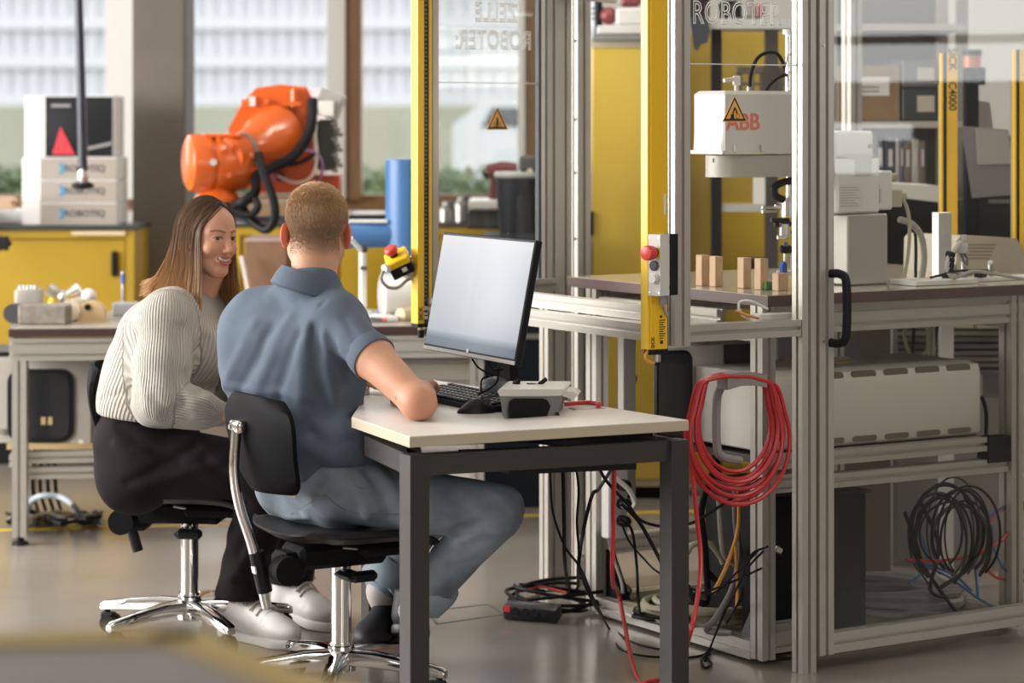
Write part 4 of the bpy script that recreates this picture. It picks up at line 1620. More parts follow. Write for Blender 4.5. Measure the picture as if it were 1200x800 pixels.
# wooden blocks standing on the table edge
for i, (x0, x1, yt, yb) in enumerate(((800, 809.5, 299, 334), (822, 833, 299.5, 335.5), (838, 849, 301, 336.5), (871, 882.5, 302.5, 338.5), (891, 902.5, 303.5, 340))):
    q = gp((x0 + x1) / 2, yb, ZT)
    s_ = FPX / q.y
    w_ = (x1 - x0) / s_
    h_ = (yb - yt) / s_
    m = MB()
    m.box(q + UZ * (h_ / 2 + .0015) + V * .018, (w_, .030, h_), frame((0, 0, 0), U).to_3x3(), .0015)
    nm = ['half hidden by the button box', 'second from the left', 'third from the left', 'fourth from the left', 'nearest the green block'][i]
    tag(m.build('wooden_block', WOODL), f'upright pale wooden block on the cell table edge, {nm}', 'block', 'upright wooden blocks')
q = gp(908, 340, ZT)
m = MB()
m.box(q + UZ * .0125 + V * .02, (.055, .03, .022), frame((0, 0, 0), U).to_3x3(), .002)
tag(m.build('green_block', mat('green_paint', (.06, .22, .05), .5)), 'small green block on the cell table below the gripper', 'block')
q = gp(927, 342, ZT)
m = MB()
m.box(q + UZ * .026 + V * .05, (.035, .03, .05), frame((0, 0, 0), U).to_3x3(), .002)
tag(m.build('wooden_block', WOODL), 'short wooden block right behind the green block under the gripper', 'block')

# ---------------------------------------------------------------- SCARA robot on the table
SR = mat('robot_white_paint', (.66, .65, .63), .38, coat=.2)
SRG = mat('robot_warm_grey', (.46, .44, .40), .42)
sc = thing('scara_robot', 'white four-axis robot arm with red lettering inside the cell', 'robot', cg(.30, .50, ZT))
B = cg(.46, .36)                       # column
By = B.y
Mcol = frame(B, U)
m = MB(Mcol)
m.box((0, 0, ZT + .105), (.15, .15, .205), None, .004)
m.build('plinth', mat('brushed_plinth', (.42, .40, .37), .35, metal=.5, noise=.05, nscale=4), sc)
m = MB(Mcol)
m.box((-.03, 0, ZT + .29), (.16, .14, .16), None, .006)
bd = m.build('base_column', SR, sc)
m = MB(Mcol)
m.box((.065, .01, ZT + .275), (.10, .12, .115), None, .005)
m.build('connector_housing', SR, bd)
m = MB(Mcol)
m.box((-.035, 0, ZT + .412), (.135, .13, .075), None, .012, 3)
m.build('shoulder_cap', SR, sc)
m = MB(Mcol)
m.box((-.035, 0, ZT + .3715), (.138, .133, .003))
m.build('joint_line', DGRY, sc)
m = MB(Mcol)
m.bb(-.105, -.015, -.0718, -.070, ZT + .225, ZT + .295)
m.bb(.035, .075, -.0512, -.0485, ZT + .235, ZT + .285)
pl = m.build('type_plate', mat('plate_white', (.62, .60, .57), .5), bd)
m = MB(Mcol)
for k in range(8):
    m.bb(-.10, -.03 - .008 * (k % 3), -.0722, -.0716, ZT + .232 + k * .0075, ZT + .2335 + k * .0075)
for k in range(6):
    m.bb(.04, .066, -.0516, -.0510, ZT + .24 + k * .007, ZT + .2435 + k * .007)
m.build('plate_print', mat('print_grey', (.2, .19, .19), .6), bd)
m = MB(Mcol)
m.box((.02, -.066, ZT + .405), (.022, .004, .013), None, .002)
m.build('socket', mat('socket', (.2, .18, .16), .5), sc)
# connectors with cables at the back of the column
for k, (z_, mt, nm) in enumerate(((.305, mat('connector_tan', (.40, .33, .25), .4), 'round_plug'), (.245, mat('connector_beige', (.42, .36, .28), .4), 'multipin_plug'))):
    m = MB(Mcol)
    if k == 0:
        m.cyl((.112, -.02, ZT + .312), (.150, -.02, ZT + .314), .011, 12)
    else:
        m.box((.135, -.025, ZT + .25), (.05, .03, .052), None, .003)
        m.cyl((.16, -.025, ZT + .255), (.18, -.025, ZT + .256), .012, 10)
    m.build(nm, mt, sc)
m = MB()
pp = [on_plane(x, y, cg(.46, .335), V) for x, y in ((1048, 230), (1058, 234), (1064, 248), (1066, 270), (1064, 300), (1059, 329))]
m.tube(catmull(pp, 6), .0055, 8)
m.build('cable', BEIC, sc)
m = MB()
pp = [on_plane(x, y, cg(.46, .34), V) for x, y in ((1054, 257), (1068, 262), (1079, 276), (1083, 300), (1080, 327))]
m.tube(catmull(pp, 6), .010, 10)
m.build('cable', GRYC, sc)
m = MB()
pp = [on_plane(x, y, cg(.46, .38), V) for x, y in ((1040, 232), (1055, 240), (1068, 255), (1073, 280), (1073, 325))]
m.tube(catmull(pp, 6), .005, 8)
m.build('cable', RUB, sc)
# arm: lower link from the column to the left, upper housing folded back above it
pj = on_plane(850, 190, cg(0, .40), V)
Aj = Vector((pj.x, pj.y, 0))
zl0, zl1 = 1.5 - (206 - 140) / 403, 1.5 - (181 - 140) / 403
d = (B - Aj)
d.z = 0
du = d.normalized()
dv = Vector((-du.y, du.x, 0))
LL = d.length
m = MB()
poly = [Aj + du * (-.055 * math.cos(a)) * 1.0 + dv * (.062 * math.sin(a)) for a in np.linspace(-math.pi / 2, math.pi / 2, 12)]
poly += [B + du * (.06 * math.cos(a)) + dv * (.075 * math.sin(a)) for a in np.linspace(math.pi / 2, -math.pi / 2, 12)]
m.prism([p_ + UZ * zl0 for p_ in poly], UZ * (zl1 - zl0))
m.build('lower_link', SRG, sc)
m = MB()
p_ = on_plane(880, 195, cg(0, .335), V)
m.box(p_, (.024, .004, .010), frame((0, 0, 0), du).to_3x3(), .002)
m.box(on_plane(836, 188, cg(0, .335), V), (.006, .004, .012), frame((0, 0, 0), du).to_3x3(), .002)
m.build('link_label', mat('tan_label', (.3, .24, .18), .5), sc)
# upper housing
Qx = on_plane(925, 150, cg(0, .40), V)
Q_ = Vector((Qx.x, Qx.y, 0))
hu = (Q_ - Aj).normalized()
hv = Vector((-hu.y, hu.x, 0))
A0 = Aj - hu * .065
Lh = (Q_ - A0).length + .05
zz0, zz1, zz2 = 1.5 - (178 - 140) / 405, 1.5 - (107 - 140) / 405, 1.5 - (132 - 140) / 405
m = MB()
prof = [(0.0, zz0), (Lh, zz0), (Lh, zz2 - .02), (Lh - .03, zz2), (Lh - .075, zz1), (.02, zz1), (.008, zz1 - .01), (.002, zz0 + .04), (0, zz0)][:-1]
hw = .075
rows = []
for y_, ins in ((-hw, .010), (-hw + .010, 0), (hw - .010, 0), (hw, .010)):
    rows.append([A0 + hu * min(max(px1, ins), Lh - ins) + hv * y_ + UZ * (min(max(z1_, zz0 + ins * .3), zz1 - ins)) for px1, z1_ in prof])
npf = len(prof)
vv = [p for r in rows for p in r]
ff = []
for r in range(3):
    for k in range(npf):
        l = (k + 1) % npf
        ff.append((r * npf + k, r * npf + l, (r + 1) * npf + l, (r + 1) * npf + k))
ff += [tuple(range(npf - 1, -1, -1)), tuple(3 * npf + k for k in range(npf))]
m.add(vv, ff)
hs = m.build('upper_housing', SR, sc, smooth=30)
m = MB()
lip = [A0 + hu * a + hv * b for a, b in ((-.004, -hw - .004), (Lh, -hw - .004), (Lh, hw + .004), (-.004, hw + .004))]
m.prism([p + UZ * (zz0 - .004) for p in lip], UZ * .010)
for k in (.12, .40, .72):
    c_ = A0 + hu * (Lh * k) - hv * (hw + .006)
    m.box(c_ + UZ * (zz0 + .012), (.012, .008, .022), frame((0, 0, 0), hu).to_3x3(), .002)
m.build('housing_rim', SR, hs)
hf = A0 - hv * (hw + .0012)
M = frame(hf + hu * .072 + UZ * (zz0 + .085), hu)
text_mesh('ABB', .066, M, .0005).build('lettering', mat('red_lettering', (.80, .20, .16), .5), hs, smooth=0)
# fittings on top
m = MB()
c_ = A0 + hu * .105 + UZ * zz1
m.cyl(c_, c_ + UZ * .018, .007, 10)
m.box(c_ + UZ * .03, (.022, .022, .028), None, .003)
m.cyl(c_ + UZ * .036, c_ + UZ * .030 - hu * .045, .006, 10)
m.build('air_fitting', mat('fitting_white', (.66, .63, .58), .35), hs)
m = MB()
c2 = A0 + hu * .150 + UZ * zz1
c3 = A0 + hu * (Lh - .03) + UZ * (zz1 + .02)
m.tube(catmull([c2, c2 + UZ * .05 + hu * .006, c2 + UZ * .095 + hu * .03, c2 + UZ * .112 + hu * .07, c2 + UZ * .10 + hu * .11, c3 + hv * .02], 6), .0055, 10)
m.build('black_hose', RUB, hs)
m = MB()
m.tube(catmull([c2 + hu * .06, c2 + UZ * .02 + hu * .075, c2 + UZ * .04 + hu * .105, c2 + UZ * .05 + hu * .14], 6), .0055, 10)
m.build('black_hose', RUB, hs)
m = MB()
m.cyl(c2, c2 + UZ * .012, .007, 10)
m.build('hose_fitting', STEEL, hs)
# spline shaft
qz = lambda y: 1.5 - (y - 140) / 405
m = MB()
m.cyl(Q_ + UZ * qz(122), Q_ + UZ * qz(38), .0125, 18)
sh = m.build('spline_shaft', mat('bright_shaft', (.72, .70, .66), .2, metal=.9), sc)
m = MB()
hel = [Q_ + UZ * (qz(122) + k * .0035) + Vector((math.cos(k * .42), math.sin(k * .42), 0)) * .0127 for k in range(int((qz(40) - qz(122)) / .0035))]
m.tube(hel, .0012, 4)
m.build('thread_groove', mat('bronze_groove', (.35, .22, .12), .4), sh)
m = MB()
m.lathe([(.02, 0), (.02, .014)], Q_ + UZ * qz(40), n=18)
m.build('shaft_cap', WHT, sh)
m = MB()
m.lathe([(.034, 0), (.034, .02), (.028, .024), (.028, .04)], Q_ + UZ * (zz0 - .045), n=20)
m.build('shaft_guide', SR, sc)
m = MB()
m.cyl(Q_ + UZ * qz(235), Q_ + UZ * qz(190), .011, 14)
m.build('lower_shaft', mat('bright_shaft', (.72, .70, .66), .2, metal=.9), sc)
# gripper assembly
def gq(x, y, b=.38):
    return on_plane(x, y, cg(0, b), V)
m = MB()
m.tube(catmull([gq(936, 211), gq(920, 213), gq(908, 219), gq(909, 229), gq(918, 234)], 6), .011, 10)
gr = m.build('gripper_hose', RUB, sc)
m = MB()
m.cyl(Q_ + UZ * qz(254), Q_ + UZ * qz(234), .026, 18)
m.build('tool_flange', STEEL, sc)
m = MB()
m.cyl(Q_ + UZ * qz(236), Q_ + UZ * qz(231), .027, 18)
m.build('flange_ring', mat('pale_ring', (.62, .55, .5), .4), sc)
m = MB()
m.box(gq(914, 258), (.055, .03, .013), None, .003)
m.box(gq(921, 262), (.03, .03, .016), None, .003)
m.cyl(gq(910, 261), gq(910, 266), .009, 10)
m.build('black_mount', BLK, sc)
m = MB()
m.box(gq(919, 270), (.026, .03, .045), None, .003)
m.box(gq(916, 278), (.028, .03, .012), None, .002)
m.box(gq(912, 242), (.022, .02, .014), None, .002)
m.cyl(gq(893, 243), gq(910, 243), .004, 8)
m.cyl(gq(893, 248), gq(910, 248), .004, 8)
m.build('gripper_block', STEEL, sc)
m = MB()
m.box(gq(928, 272, .365), (.008, .004, .010))
m.box(gq(921, 286, .365), (.012, .004, .012))
m.build('blue_label', mat('blue_tag', (.05, .10, .38), .5), sc)
m = MB()
m.box(gq(921, 292), (.034, .03, .022), None, .004)
m.tube(catmull([gq(930, 276), gq(933, 284), gq(926, 294)], 5), .005, 8)
m.build('gripper_body', BLKM, sc)
m = MB()
m.box(gq(920, 306), (.010, .02, .048), None, .002)
m.box(gq(926.5, 310), (.010, .02, .06), None, .002)
m.box(gq(919, 320), (.045, .02, .010), None, .002)
m.build('gripper_finger', STEEL, sc)
m = MB()
m.box(gq(913, 320), (.014, .022, .014), None, .002)
m.build('finger_pad', WHTP, sc)
m = MB()
m.prism([gq(917, 340, .33), gq(922.5, 340, .33), gq(922.5, 310, .33), gq(919.7, 306, .33), gq(917, 310, .33)], V * .014)
tag(m.build('blue_peg', mat('blue_peg_plastic', (.02, .09, .42), .4)), 'blue pointed peg standing behind the green block', 'peg')

# things at the right on the cell table
q = gp(1109, 327, ZT + .001)
t = thing('milled_upright', 'tall milled aluminium block standing on the cell table', 'block', q)
m = MB(frame(q, U))
s_ = FPX / q.y
m.box((0, .02, .101), (.052, .03, .20), None, .001)
m.build('block', mat('milled_aluminium', (.62, .60, .57), .35, metal=.7, noise=.06, nscale=40), t)
q = gp(1110, 334, ZT + .001)
t = thing('base_plate', 'white base plate with small posts on the cell table at the right', 'plate', q)
MQ = frame(q, U)
m = MB(MQ)
m.box((0, .06, .008), (.235, .12, .014), None, .001)
m.box((.28, .10, .006), (.30, .08, .010), None, .001)
m.build('plate', mat('plate_bright', (.66, .65, .62), .4), t)
for k, xx in enumerate((.095, .135, .24)):
    m = MB(MQ)
    m.cyl((xx, .08, .013), (xx, .08, .048 + .012 * (k % 2)), .009, 10)
    m.sphere((xx, .08, .052 + .012 * (k % 2)), .010, 10, 8)
    m.cyl((xx - .03, .075, .022), (xx + .03, .085, .022), .007, 8)
    m.build('post', STEEL, t)
m = MB(MQ)
m.box((.19, .07, .025), (.03, .03, .024), None, .003)
m.box((.06, .07, .02), (.02, .03, .012), None, .003)
m.build('black_clamp', BLK, t)
m = MB(MQ)
m.tube(catmull([(-.02, .05, .02), (.06, .06, .03), (.12, .07, .035), (.26, .09, .03)], 6), .004, 6)
m.build('lead', RUB, t)
q = gp(1117, 328, ZT + .016)
t = thing('cable_gripper', 'small gripper with bundled white leads bending upward on the base plate', 'gripper', q)
m = MB()
pl_ = lambda x, y: on_plane(x, y, q, V)
m.tube(catmull([pl_(1117, 325), pl_(1111, 316), pl_(1112, 303), pl_(1119, 293), pl_(1126, 285)], 6), [.009] * 24 + [.012], 10)
m.build('arm', mat('pale_loom', (.45, .42, .42), .5), t)
for k in range(4):
    m = MB()
    m.cyl(pl_(1110 + .2 * k, 316 - 6 * k), pl_(1115 + .6 * k, 318 - 6.5 * k), .011, 10)
    m.build('clip', BLK, t)
m = MB()
m.box(pl_(1128, 291), (.03, .03, .028), None, .003)
m.box(pl_(1130, 279), (.012, .02, .02), None, .002)
m.cyl(pl_(1128, 281), pl_(1131, 276), .004, 8)
m.build('head', mat('pale_grey_head', (.42, .41, .40), .4), t)
for k in range(5):
    m = MB()
    m.tube(catmull([pl_(1124 + k * 2, 297), pl_(1127 + k * 2, 304), pl_(1130 + k, 308 + k), pl_(1134, 300)], 4), .002, 5)
    m.build('lead', RUB if k % 2 else GRYC, t)
m = MB()
m.tube(catmull([pl_(1118, 326), pl_(1128, 322), pl_(1140, 318), pl_(1160, 320), pl_(1200, 327)], 6), .005, 8)
m.build('lead', GRYC, t)
# beige sloped housing (monitor-like cover) behind
q = gp(1160, 322, ZT + .001)
t = thing('beige_cover', 'beige sloped plastic cover with slots on the cell table at the right edge', 'cover', q)
pl2 = lambda x, y: on_plane(x, y, q + V * .10, V)
m = MB()
m.prism([pl2(1120, 325), pl2(1203, 325), pl2(1198, 290), pl2(1191, 279), pl2(1126, 276), pl2(1121, 282)], V * .25)
m.build('cover', mat('beige_plastic', (.50, .44, .34), .45), t)
pl3 = lambda x, y: on_plane(x, y, q + V * .098, V)
for k in range(5):
    m = MB()
    m.prism([pl3(1135, 286 + k * 4), pl3(1168 - k * 2, 286 + k * 4), pl3(1168 - k * 2, 287.4 + k * 4), pl3(1135, 287.4 + k * 4)], V * .004)
    m.build('slot', mat('slot_dark', (.22, .18, .13), .6), t)

# ---------------------------------------------------------------- below the cell table
# long white controller on the shelf
q0 = cg(.0, .17, .576)
t = thing('robot_controller', 'long white rounded robot controller with slots on the shelf under the cell table', 'controller', cg(.38, .3, .576))
MC = frame(q0, U)
z0, z1 = .0, .215
m = MB(MC)
nx = 8
prof = []
L_ = .80
r_ = .03
yz = [(0.0, r_ * .0)]
cs_ = [(.0, .012), (.006, .004), (.012, 0.0), (.33, 0.0), (.33, z1), (r_ + .012, z1), (.010, z1 - .008), (.003, z1 - .02), (.0, z1 - .035)]
for i, xx in enumerate((0.0, .004, L_ - .02, L_ - .006, L_)):
    ins = (.004, 0, 0, .008, .022)[i]
    prof.append([(xx, max(y_, 0) + (ins if y_ < .2 else -ins * .3), min(max(z_, ins), z1 - ins)) for y_, z_ in cs_])
ncs = len(cs_)
vv = [p for r in prof for p in r]
ff = []
for r in range(4):
    for k in range(ncs):
        l = (k + 1) % ncs
        ff.append((r * ncs + k, (r + 1) * ncs + k, (r + 1) * ncs + l, r * ncs + l))
ff += [tuple(range(ncs)), tuple(4 * ncs + k for k in range(ncs - 1, -1, -1))]
m.add(vv, ff)
CTW = mat('controller_white', (.60, .575, .52), .4)
body = m.build('housing', CTW, t, smooth=40)
for row, zz in ((0, z1 - .016), (1, .018)):
    for k in range(5):
        xx = .235 + k * .118
        m = MB(MC @ Matrix.Translation((0, -.0015 + (.004 if row == 0 else .0), 0)))
        w2, h2 = .045, (.013 if row == 0 else .009)
        P_ = [(xx + (w2 - h2) * sx + h2 * math.cos(a), .0, zz + h2 * math.sin(a) * .9) for sx, rngs in ((1, np.linspace(-math.pi / 2, math.pi / 2, 6)), (-1, np.linspace(math.pi / 2, 3 * math.pi / 2, 6))) for a in rngs]
        m.prism(P_, (0, .006, 0))
        m.build('vent_slot', mat('slot_brown', (.13, .115, .09), .6), body)
m = MB(MC)
m.box((L_ + .035, .10, .135), (.06, .06, .07), None, .006)
m.cyl((L_ + .03, .10, .10), (L_ + .03, .10, .02), .016, 12)
m.build('plug', mat('tan_connector', (.42, .36, .26), .45), t)
m = MB(MC)
m.box((.40, .18, z1 + .002), (.05, .04, .003))
m.box((.45, .2, z1 + .002), (.03, .04, .003))
m.build('top_label', mat('amber_label', (.5, .35, .1), .5), t)
m = MB(MC)
m.tube(catmull([(L_ + .05, .10, .11), (L_ + .08, .1, .10), (L_ + .10, .10, .05), (L_ + .10, .10, -.02)], 5), .006, 8)
m.build('cable', RUB, t)

# white cabinet with dark rounded window, left
q = gp(765, 590, .36)
w0 = on_plane(766, 500, cg(.02, .52), V)
a0 = (w0 - cg(0, 0)).dot(U)
a1 = (on_plane(905, 500, cg(.02, .52), V) - cg(0, 0)).dot(U)
s_ = 3000 / cg(.1, .52).y
zt, zb = 1.5 - (404 - 140) / s_, .567
t = thing('white_enclosure', 'white enclosure with dark rounded window on the shelf behind the red cable coil', 'enclosure', cg((a0 + a1) / 2, .6, zb))
m = MB()
m.prism([cg(a0, .52, zb), cg(a1, .52, zb), cg(a1, .52, zb) + Vector((.05, .33, 0)), cg(a0, .52, zb) + Vector((.03, .33, 0))], UZ * (zt - zb))
m.build('body', WHTP, t)
o_ = cg(a0, .52)
def enc(a, b, z):
    return cg(a0 + a, .52 + b, z)
wz0 = 1.5 - (520 - 140) / s_
m = MB(frame(cg(a0, .514), U))
m.prism(rrect(.002, .128, wz0, zt - .008, .03, -.006), (0, .012, 0))
wn = m.build('window_frame', BLK, t)
m = MB(frame(cg(a0, .514), U))
m.prism(rrect(.008, .122, wz0 + .008, zt - .015, .026, -.008), (0, .004, 0))
m.build('window_pane', mat('dark_window', (.02, .021, .023), .12), wn)
m = MB(frame(cg(a0, .514), U))
m.prism([(.245, -.002, zt), (.36, -.002, zt), (.36, -.002, zt - .10), (.245, -.002, zt - .10)], (0, .004, 0))
m.build('brown_panel', mat('brown_panel', (.075, .06, .055), .5), t)
m = MB(frame(cg(a0, .514), U))
m.prism([(.30, -.002, zt - .17), (.35, -.002, zt - .17), (.335, -.002, zt - .225), (.30, -.002, zt - .225)], (0, .004, 0))
m.build('dark_recess', BLK, t)
# narrow grey upright panel left of it
m = MB()
g0 = cg(.08, .99, .35)
m.prism([g0, g0 + U * .045, g0 + U * .045 + V * .03, g0 + V * .03], UZ * .52)
tag(m.build('cable_duct', mat('duct_grey', (.36, .345, .32), .5)), 'narrow grey vertical cable duct behind the table leg', 'duct')
# power strip hanging on the leg
q = on_plane(716, 600, cg(-.03, .90), U)
t = thing('power_strip', 'white vertical power strip with black plugs on the table leg', 'power strip', Vector((q.x, q.y, .39)))
pb = cg(-.062, .905)
qs = FPX / pb.y
x0 = (on_plane(702, 600, pb, V) - R0).dot(U)
x1 = (on_plane(724, 600, pb, V) - R0).dot(U)
zs0, zs1 = 1.5 - (629 - 140) / qs, 1.5 - (545 - 140) / qs
m = MB(frame(cg(x0, .895, 0), U))
m.bb(0, x1 - x0, -.045, .0, zs0, zs1, .004)
ps = m.build('body', WHT, t)
for k, yy in enumerate((566, 588, 608)):
    m = MB()
    c_ = cg((x0 + x1) / 2 + .008, .85, 1.5 - (yy - 140) / qs)
    m.cyl(c_, c_ - V * .03, .017, 14)
    m.sphere(c_ - V * .03, .016, 10, 8)
    m.build('plug', BLK, ps)
# PC towers
t = thing('black_computer', 'large black computer tower behind the lower door pane', 'computer', cg(.26, .3, .035))
PCB = mat('black_case', (.010, .009, .0085), .5, spec=.12)
m = MB(frame(cg(.14, .20, .034), U))
m.bb(0, .245, 0, .45, 0, .40, .004)
m.build('case', PCB, t)
m = MB(frame(cg(.14, .20, .034), U))
m.bb(.085, .12, -.004, 0, -.02, .385)
m.build('strap', BLKM, t)
m = MB(frame(cg(.14, .20, .034), U))
m.tube([(.07, -.008, .385), (.10, -.01, .387), (.104, -.01, .38)], .004, 6)
m.bb(.02, .03, -.003, 0, .30, .31)
m.build('latch', STEEL, t)
m = MB(frame(cg(.14, .20, .034), U))
m.bb(-.01, .255, -.01, .46, .40, .408)
m.build('lid', BLK, t)
t = thing('black_computer', 'slim black computer with white label between the table leg and cell post', 'computer', cg(.05, .35, .035))
m = MB(frame(cg(.015, .20, .034), U))
m.bb(0, .105, 0, .10, 0, .41, .004)
m.build('case', mat('black_case_blue', (.009, .0095, .011), .45, spec=.12), t)
m = MB(frame(cg(.015, .20, .034), U))
m.bb(.012, .032, -.002, 0, .385, .396)
m.build('label', WHT, t)
m = MB(frame(cg(.015, .20, .034), U))
m.cyl((.012, -.002, .05), (.012, 0, .05), .005, 10)
m.build('power_lamp', mat('led_blue', (.05, .15, .6), .4, emit=1.5), t)
m = MB(frame(cg(.015, .20, .034), U))
m.box((.03, -.02, .27), (.026, .035, .018), Matrix.Rotation(.5, 3, 'Y'), .003)
m.build('plug', mat('nickel', (.7, .69, .65), .25, metal=.8), t)

# ---------------------------------------------------------------- red cable coil on a grey hook
hk = cg(-.155, .03)
hs_ = FPX / hk.y
t = thing('cable_hook', 'grey metal cable hook carrying the red coil on the cell frame', 'hook', on_plane(862, 446, hk, V))
hp = lambda x, y, b=.0: on_plane(x, y, hk + V * b, V)
m = MB()
P_ = [hp(840, 437), hp(852, 434.5), hp(870, 434), hp(886, 437), hp(886, 452), hp(874, 450), hp(856, 450), hp(840, 455)]
m.prism(P_, -V * .05)
m.build('saddle', mat('hook_grey', (.25, .235, .22), .45), t)
m = MB()
m.tube(catmull([hp(844, 455, .01), hp(840, 470, .01), hp(840, 520, .01), hp(846, 535, .01), hp(868, 540, .01)], 5), .012, 10)
m.build('bracket_arm', mat('hook_grey', (.25, .235, .22), .45), t)
t = thing('red_cable_coil', 'thick coil of red cable hanging on the grey hook', 'cable', hp(862, 588))
m = MB()
P_ = []
turns = 8
random.seed(3)
cx0, cy0 = 862, 514
for k in range(turns):
    rx = 43 + 18 * ((k * 3) % turns) / (turns - 1) + random.uniform(-2, 2)
    ry = 56 + 19 * ((k * 3) % turns) / (turns - 1) + random.uniform(-2, 2)
    oy = 440 + ry - cy0
    ox = random.uniform(-5, 5)
    b0 = -.012 - .0055 * k
    NN = 22
    for i in range(NN):
        a = -math.pi / 2 + 2 * math.pi * (i + k * 0.0) / NN
        x, y = cx0 + ox + rx * math.cos(a) * (1 if math.sin(a) > -.75 else .9), cy0 + oy + ry * math.sin(a)
        if math.sin(a) < -.55:
            y = 437 + 3.0 + .3 * k + max(0, abs(x - cx0) - 20) * .45 - 1
        P_.append(hp(x, y, b0 - .004 * math.sin(a * 2 + k)))
m.tube(catmull(P_, 3), .0060, 7)
m.build('coil', REDC, t)
m = MB()
m.tube(catmull([hp(806, 520, -.03), hp(812, 560, -.04), hp(817, 610, -.07), hp(821, 650, -.10), hp(819, 690, -.14), on_plane(808, 745, hk - V * .2, V), gp(790, 789, .006), gp(765, 797, .006), gp(745, 790, .006), gp(725, 745, .006) + UZ * .12, on_plane(718, 680, hk - V * .10, V), on_plane(719, 600, hk - V * .05, V), on_plane(720, 545, hk - V * .02, V)], 7), .0062, 8)
m.build('trailing_end', REDC, t)
# ---------------------------------------------------------------- desk
DZ = .75
A_, B_, C_ = gp(480, 512, DZ), gp(807, 492.5, DZ), gp(506, 445, DZ)
D_ = gp(412, 489, DZ)
E2_ = Vector((-.40, 6.72, DZ))
E_ = Vector((-.42, 7.12, DZ))
C2_ = C_ - U * .10
dk = thing('computer_desk', 'white-topped desk with cut corner and dark steel frame carrying the monitor', 'desk', ((A_ + B_ + C_ + E_) / 4) * Vector((1, 1, 0)) if False else Vector((-.1, 6.7, 0)))
TOPW = mat('white_laminate', (.66, .62, .57), .38, noise=.02)
EDGW = mat('birch_edge', (.52, .44, .33), .5)
poly = [A_, B_, C_, C2_, E_, E2_, D_]
m = MB()
m.prism([p - UZ * .025 for p in poly], UZ * .024)
m.build('edge_band', EDGW, dk, smooth=0)
ctr_ = sum(poly, Vector()) / 7
m = MB()
m.prism([ctr_ + (p - ctr_) * .998 - UZ * .002 for p in poly], UZ * .003)
m.build('desk_top', TOPW, dk, smooth=0)
DST = mat('dark_steel_frame', (.062, .056, .053), .45, metal=.5)
# legs and frame
zl = DZ - .045
LA = gp(482.5, 520, DZ)
LBp = gp(794, 502, DZ)
LA = A_ + U * .03 + V * .03
LBp = B_ - U * .04 + V * .005
sq = .052


def sqbar(m, p0, p1, w, h, side):
    p0, p1 = Vector(p0), Vector(p1)
    t_ = (p1 - p0).normalized()
    x_ = Vector(side)
    x_ = (x_ - t_ * x_.dot(t_)).normalized()
    y_ = t_.cross(x_)
    m.prism([p0 + x_ * w / 2 + y_ * h / 2, p0 - x_ * w / 2 + y_ * h / 2, p0 - x_ * w / 2 - y_ * h / 2, p0 + x_ * w / 2 - y_ * h / 2], p1 - p0)


Lb1 = Vector((-.285, 7.05, DZ))
Lb2 = Vector((-.385, 7.05, DZ))
for nm, p in (('a', LA), ('b', LBp), ('c', Lb1), ('d', Lb2)):
    m = MB()
    w_ = sq if nm in 'ab' else .045
    sqbar(m, Vector((p.x, p.y, 0)), Vector((p.x, p.y, zl - .0)), w_, w_, U)
    m.build('leg', DST, dk, smooth=0)
for p, q in ((LA, LBp), (LA, D_ + U * .05), (D_ + U * .05, E2_ + U * .04), (E2_ + U * .04, Lb2), (LBp, C_ - V * .06 - U * .01), (C_ - V * .06 - U * .01, Lb2), (LA, Lb1), (LBp, Lb1)):
    d_ = (q - p).normalized()
    m = MB()
    a_ = Vector((p.x, p.y, zl - .026)) + d_ * .02
    b_ = Vector((q.x, q.y, zl - .026)) - d_ * .02
    sqbar(m, a_, b_, .05, .035, UZ)
    m.build('frame_rail', DST, dk, smooth=0)
m = MB()
cc_ = [LA + U * .02 + V * .06, LBp - U * .05 + V * .02, C_ - V * .12, Lb1 + V * .05]
m.prism([Vector((p.x, p.y, DZ - .037)) for p in cc_], UZ * .011)
m.build('under_tray', BLKM, dk, smooth=0)
m = MB()
cc_ = [LBp - U * .42 + V * .10, LBp - U * .10 + V * .02, LBp - U * .14 + V * .30, LBp - U * .40 + V * .38]
m.prism([Vector((p.x, p.y, DZ - .115)) for p in cc_], UZ * .03)
m.build('cable_tray', BLK, dk, smooth=0)

# ---------------------------------------------------------------- monitor
wd = Vector((.46, -.888, 0)).normalized()
nrm = Vector((-wd.y, wd.x, 0))
nrm = nrm if nrm.x < 0 else -nrm                       # towards the person
tl = math.radians(11)
upv = (UZ * math.cos(tl) - nrm * math.sin(tl)).normalized()
fwd = wd.cross(upv)
fwd = fwd if fwd.dot(nrm) > 0 else -fwd
mc = at(560, 347, 6.78)
Mm = Matrix(((wd.x, fwd.x, upv.x, mc.x), (wd.y, fwd.y, upv.y, mc.y), (wd.z, fwd.z, upv.z, mc.z), (0, 0, 0, 1)))
t = thing('computer_monitor', 'flat computer monitor tilted back on the white desk facing the man', 'monitor', Vector((mc.x + .05, mc.y + .03, DZ)))
MW, MH = .545, .325
m = MB(Mm)
m.box((0, -.010, 0), (MW, .020, MH), None, .003)
m.build('housing', BLK, t)
SCR = bpy.data.materials.new('lit_screen')
SCR.use_nodes = True
nt = SCR.node_tree
bs = nt.nodes['Principled BSDF']
bs.inputs['Roughness'].default_value = .35
bs.inputs['Base Color'].default_value = (.05, .05, .055, 1)
tc = nt.nodes.new('ShaderNodeAttribute')
tc.attribute_name = 'Col'
nt.links.new(tc.outputs['Color'], bs.inputs['Emission Color'])
bs.inputs['Emission Strength'].default_value = .66
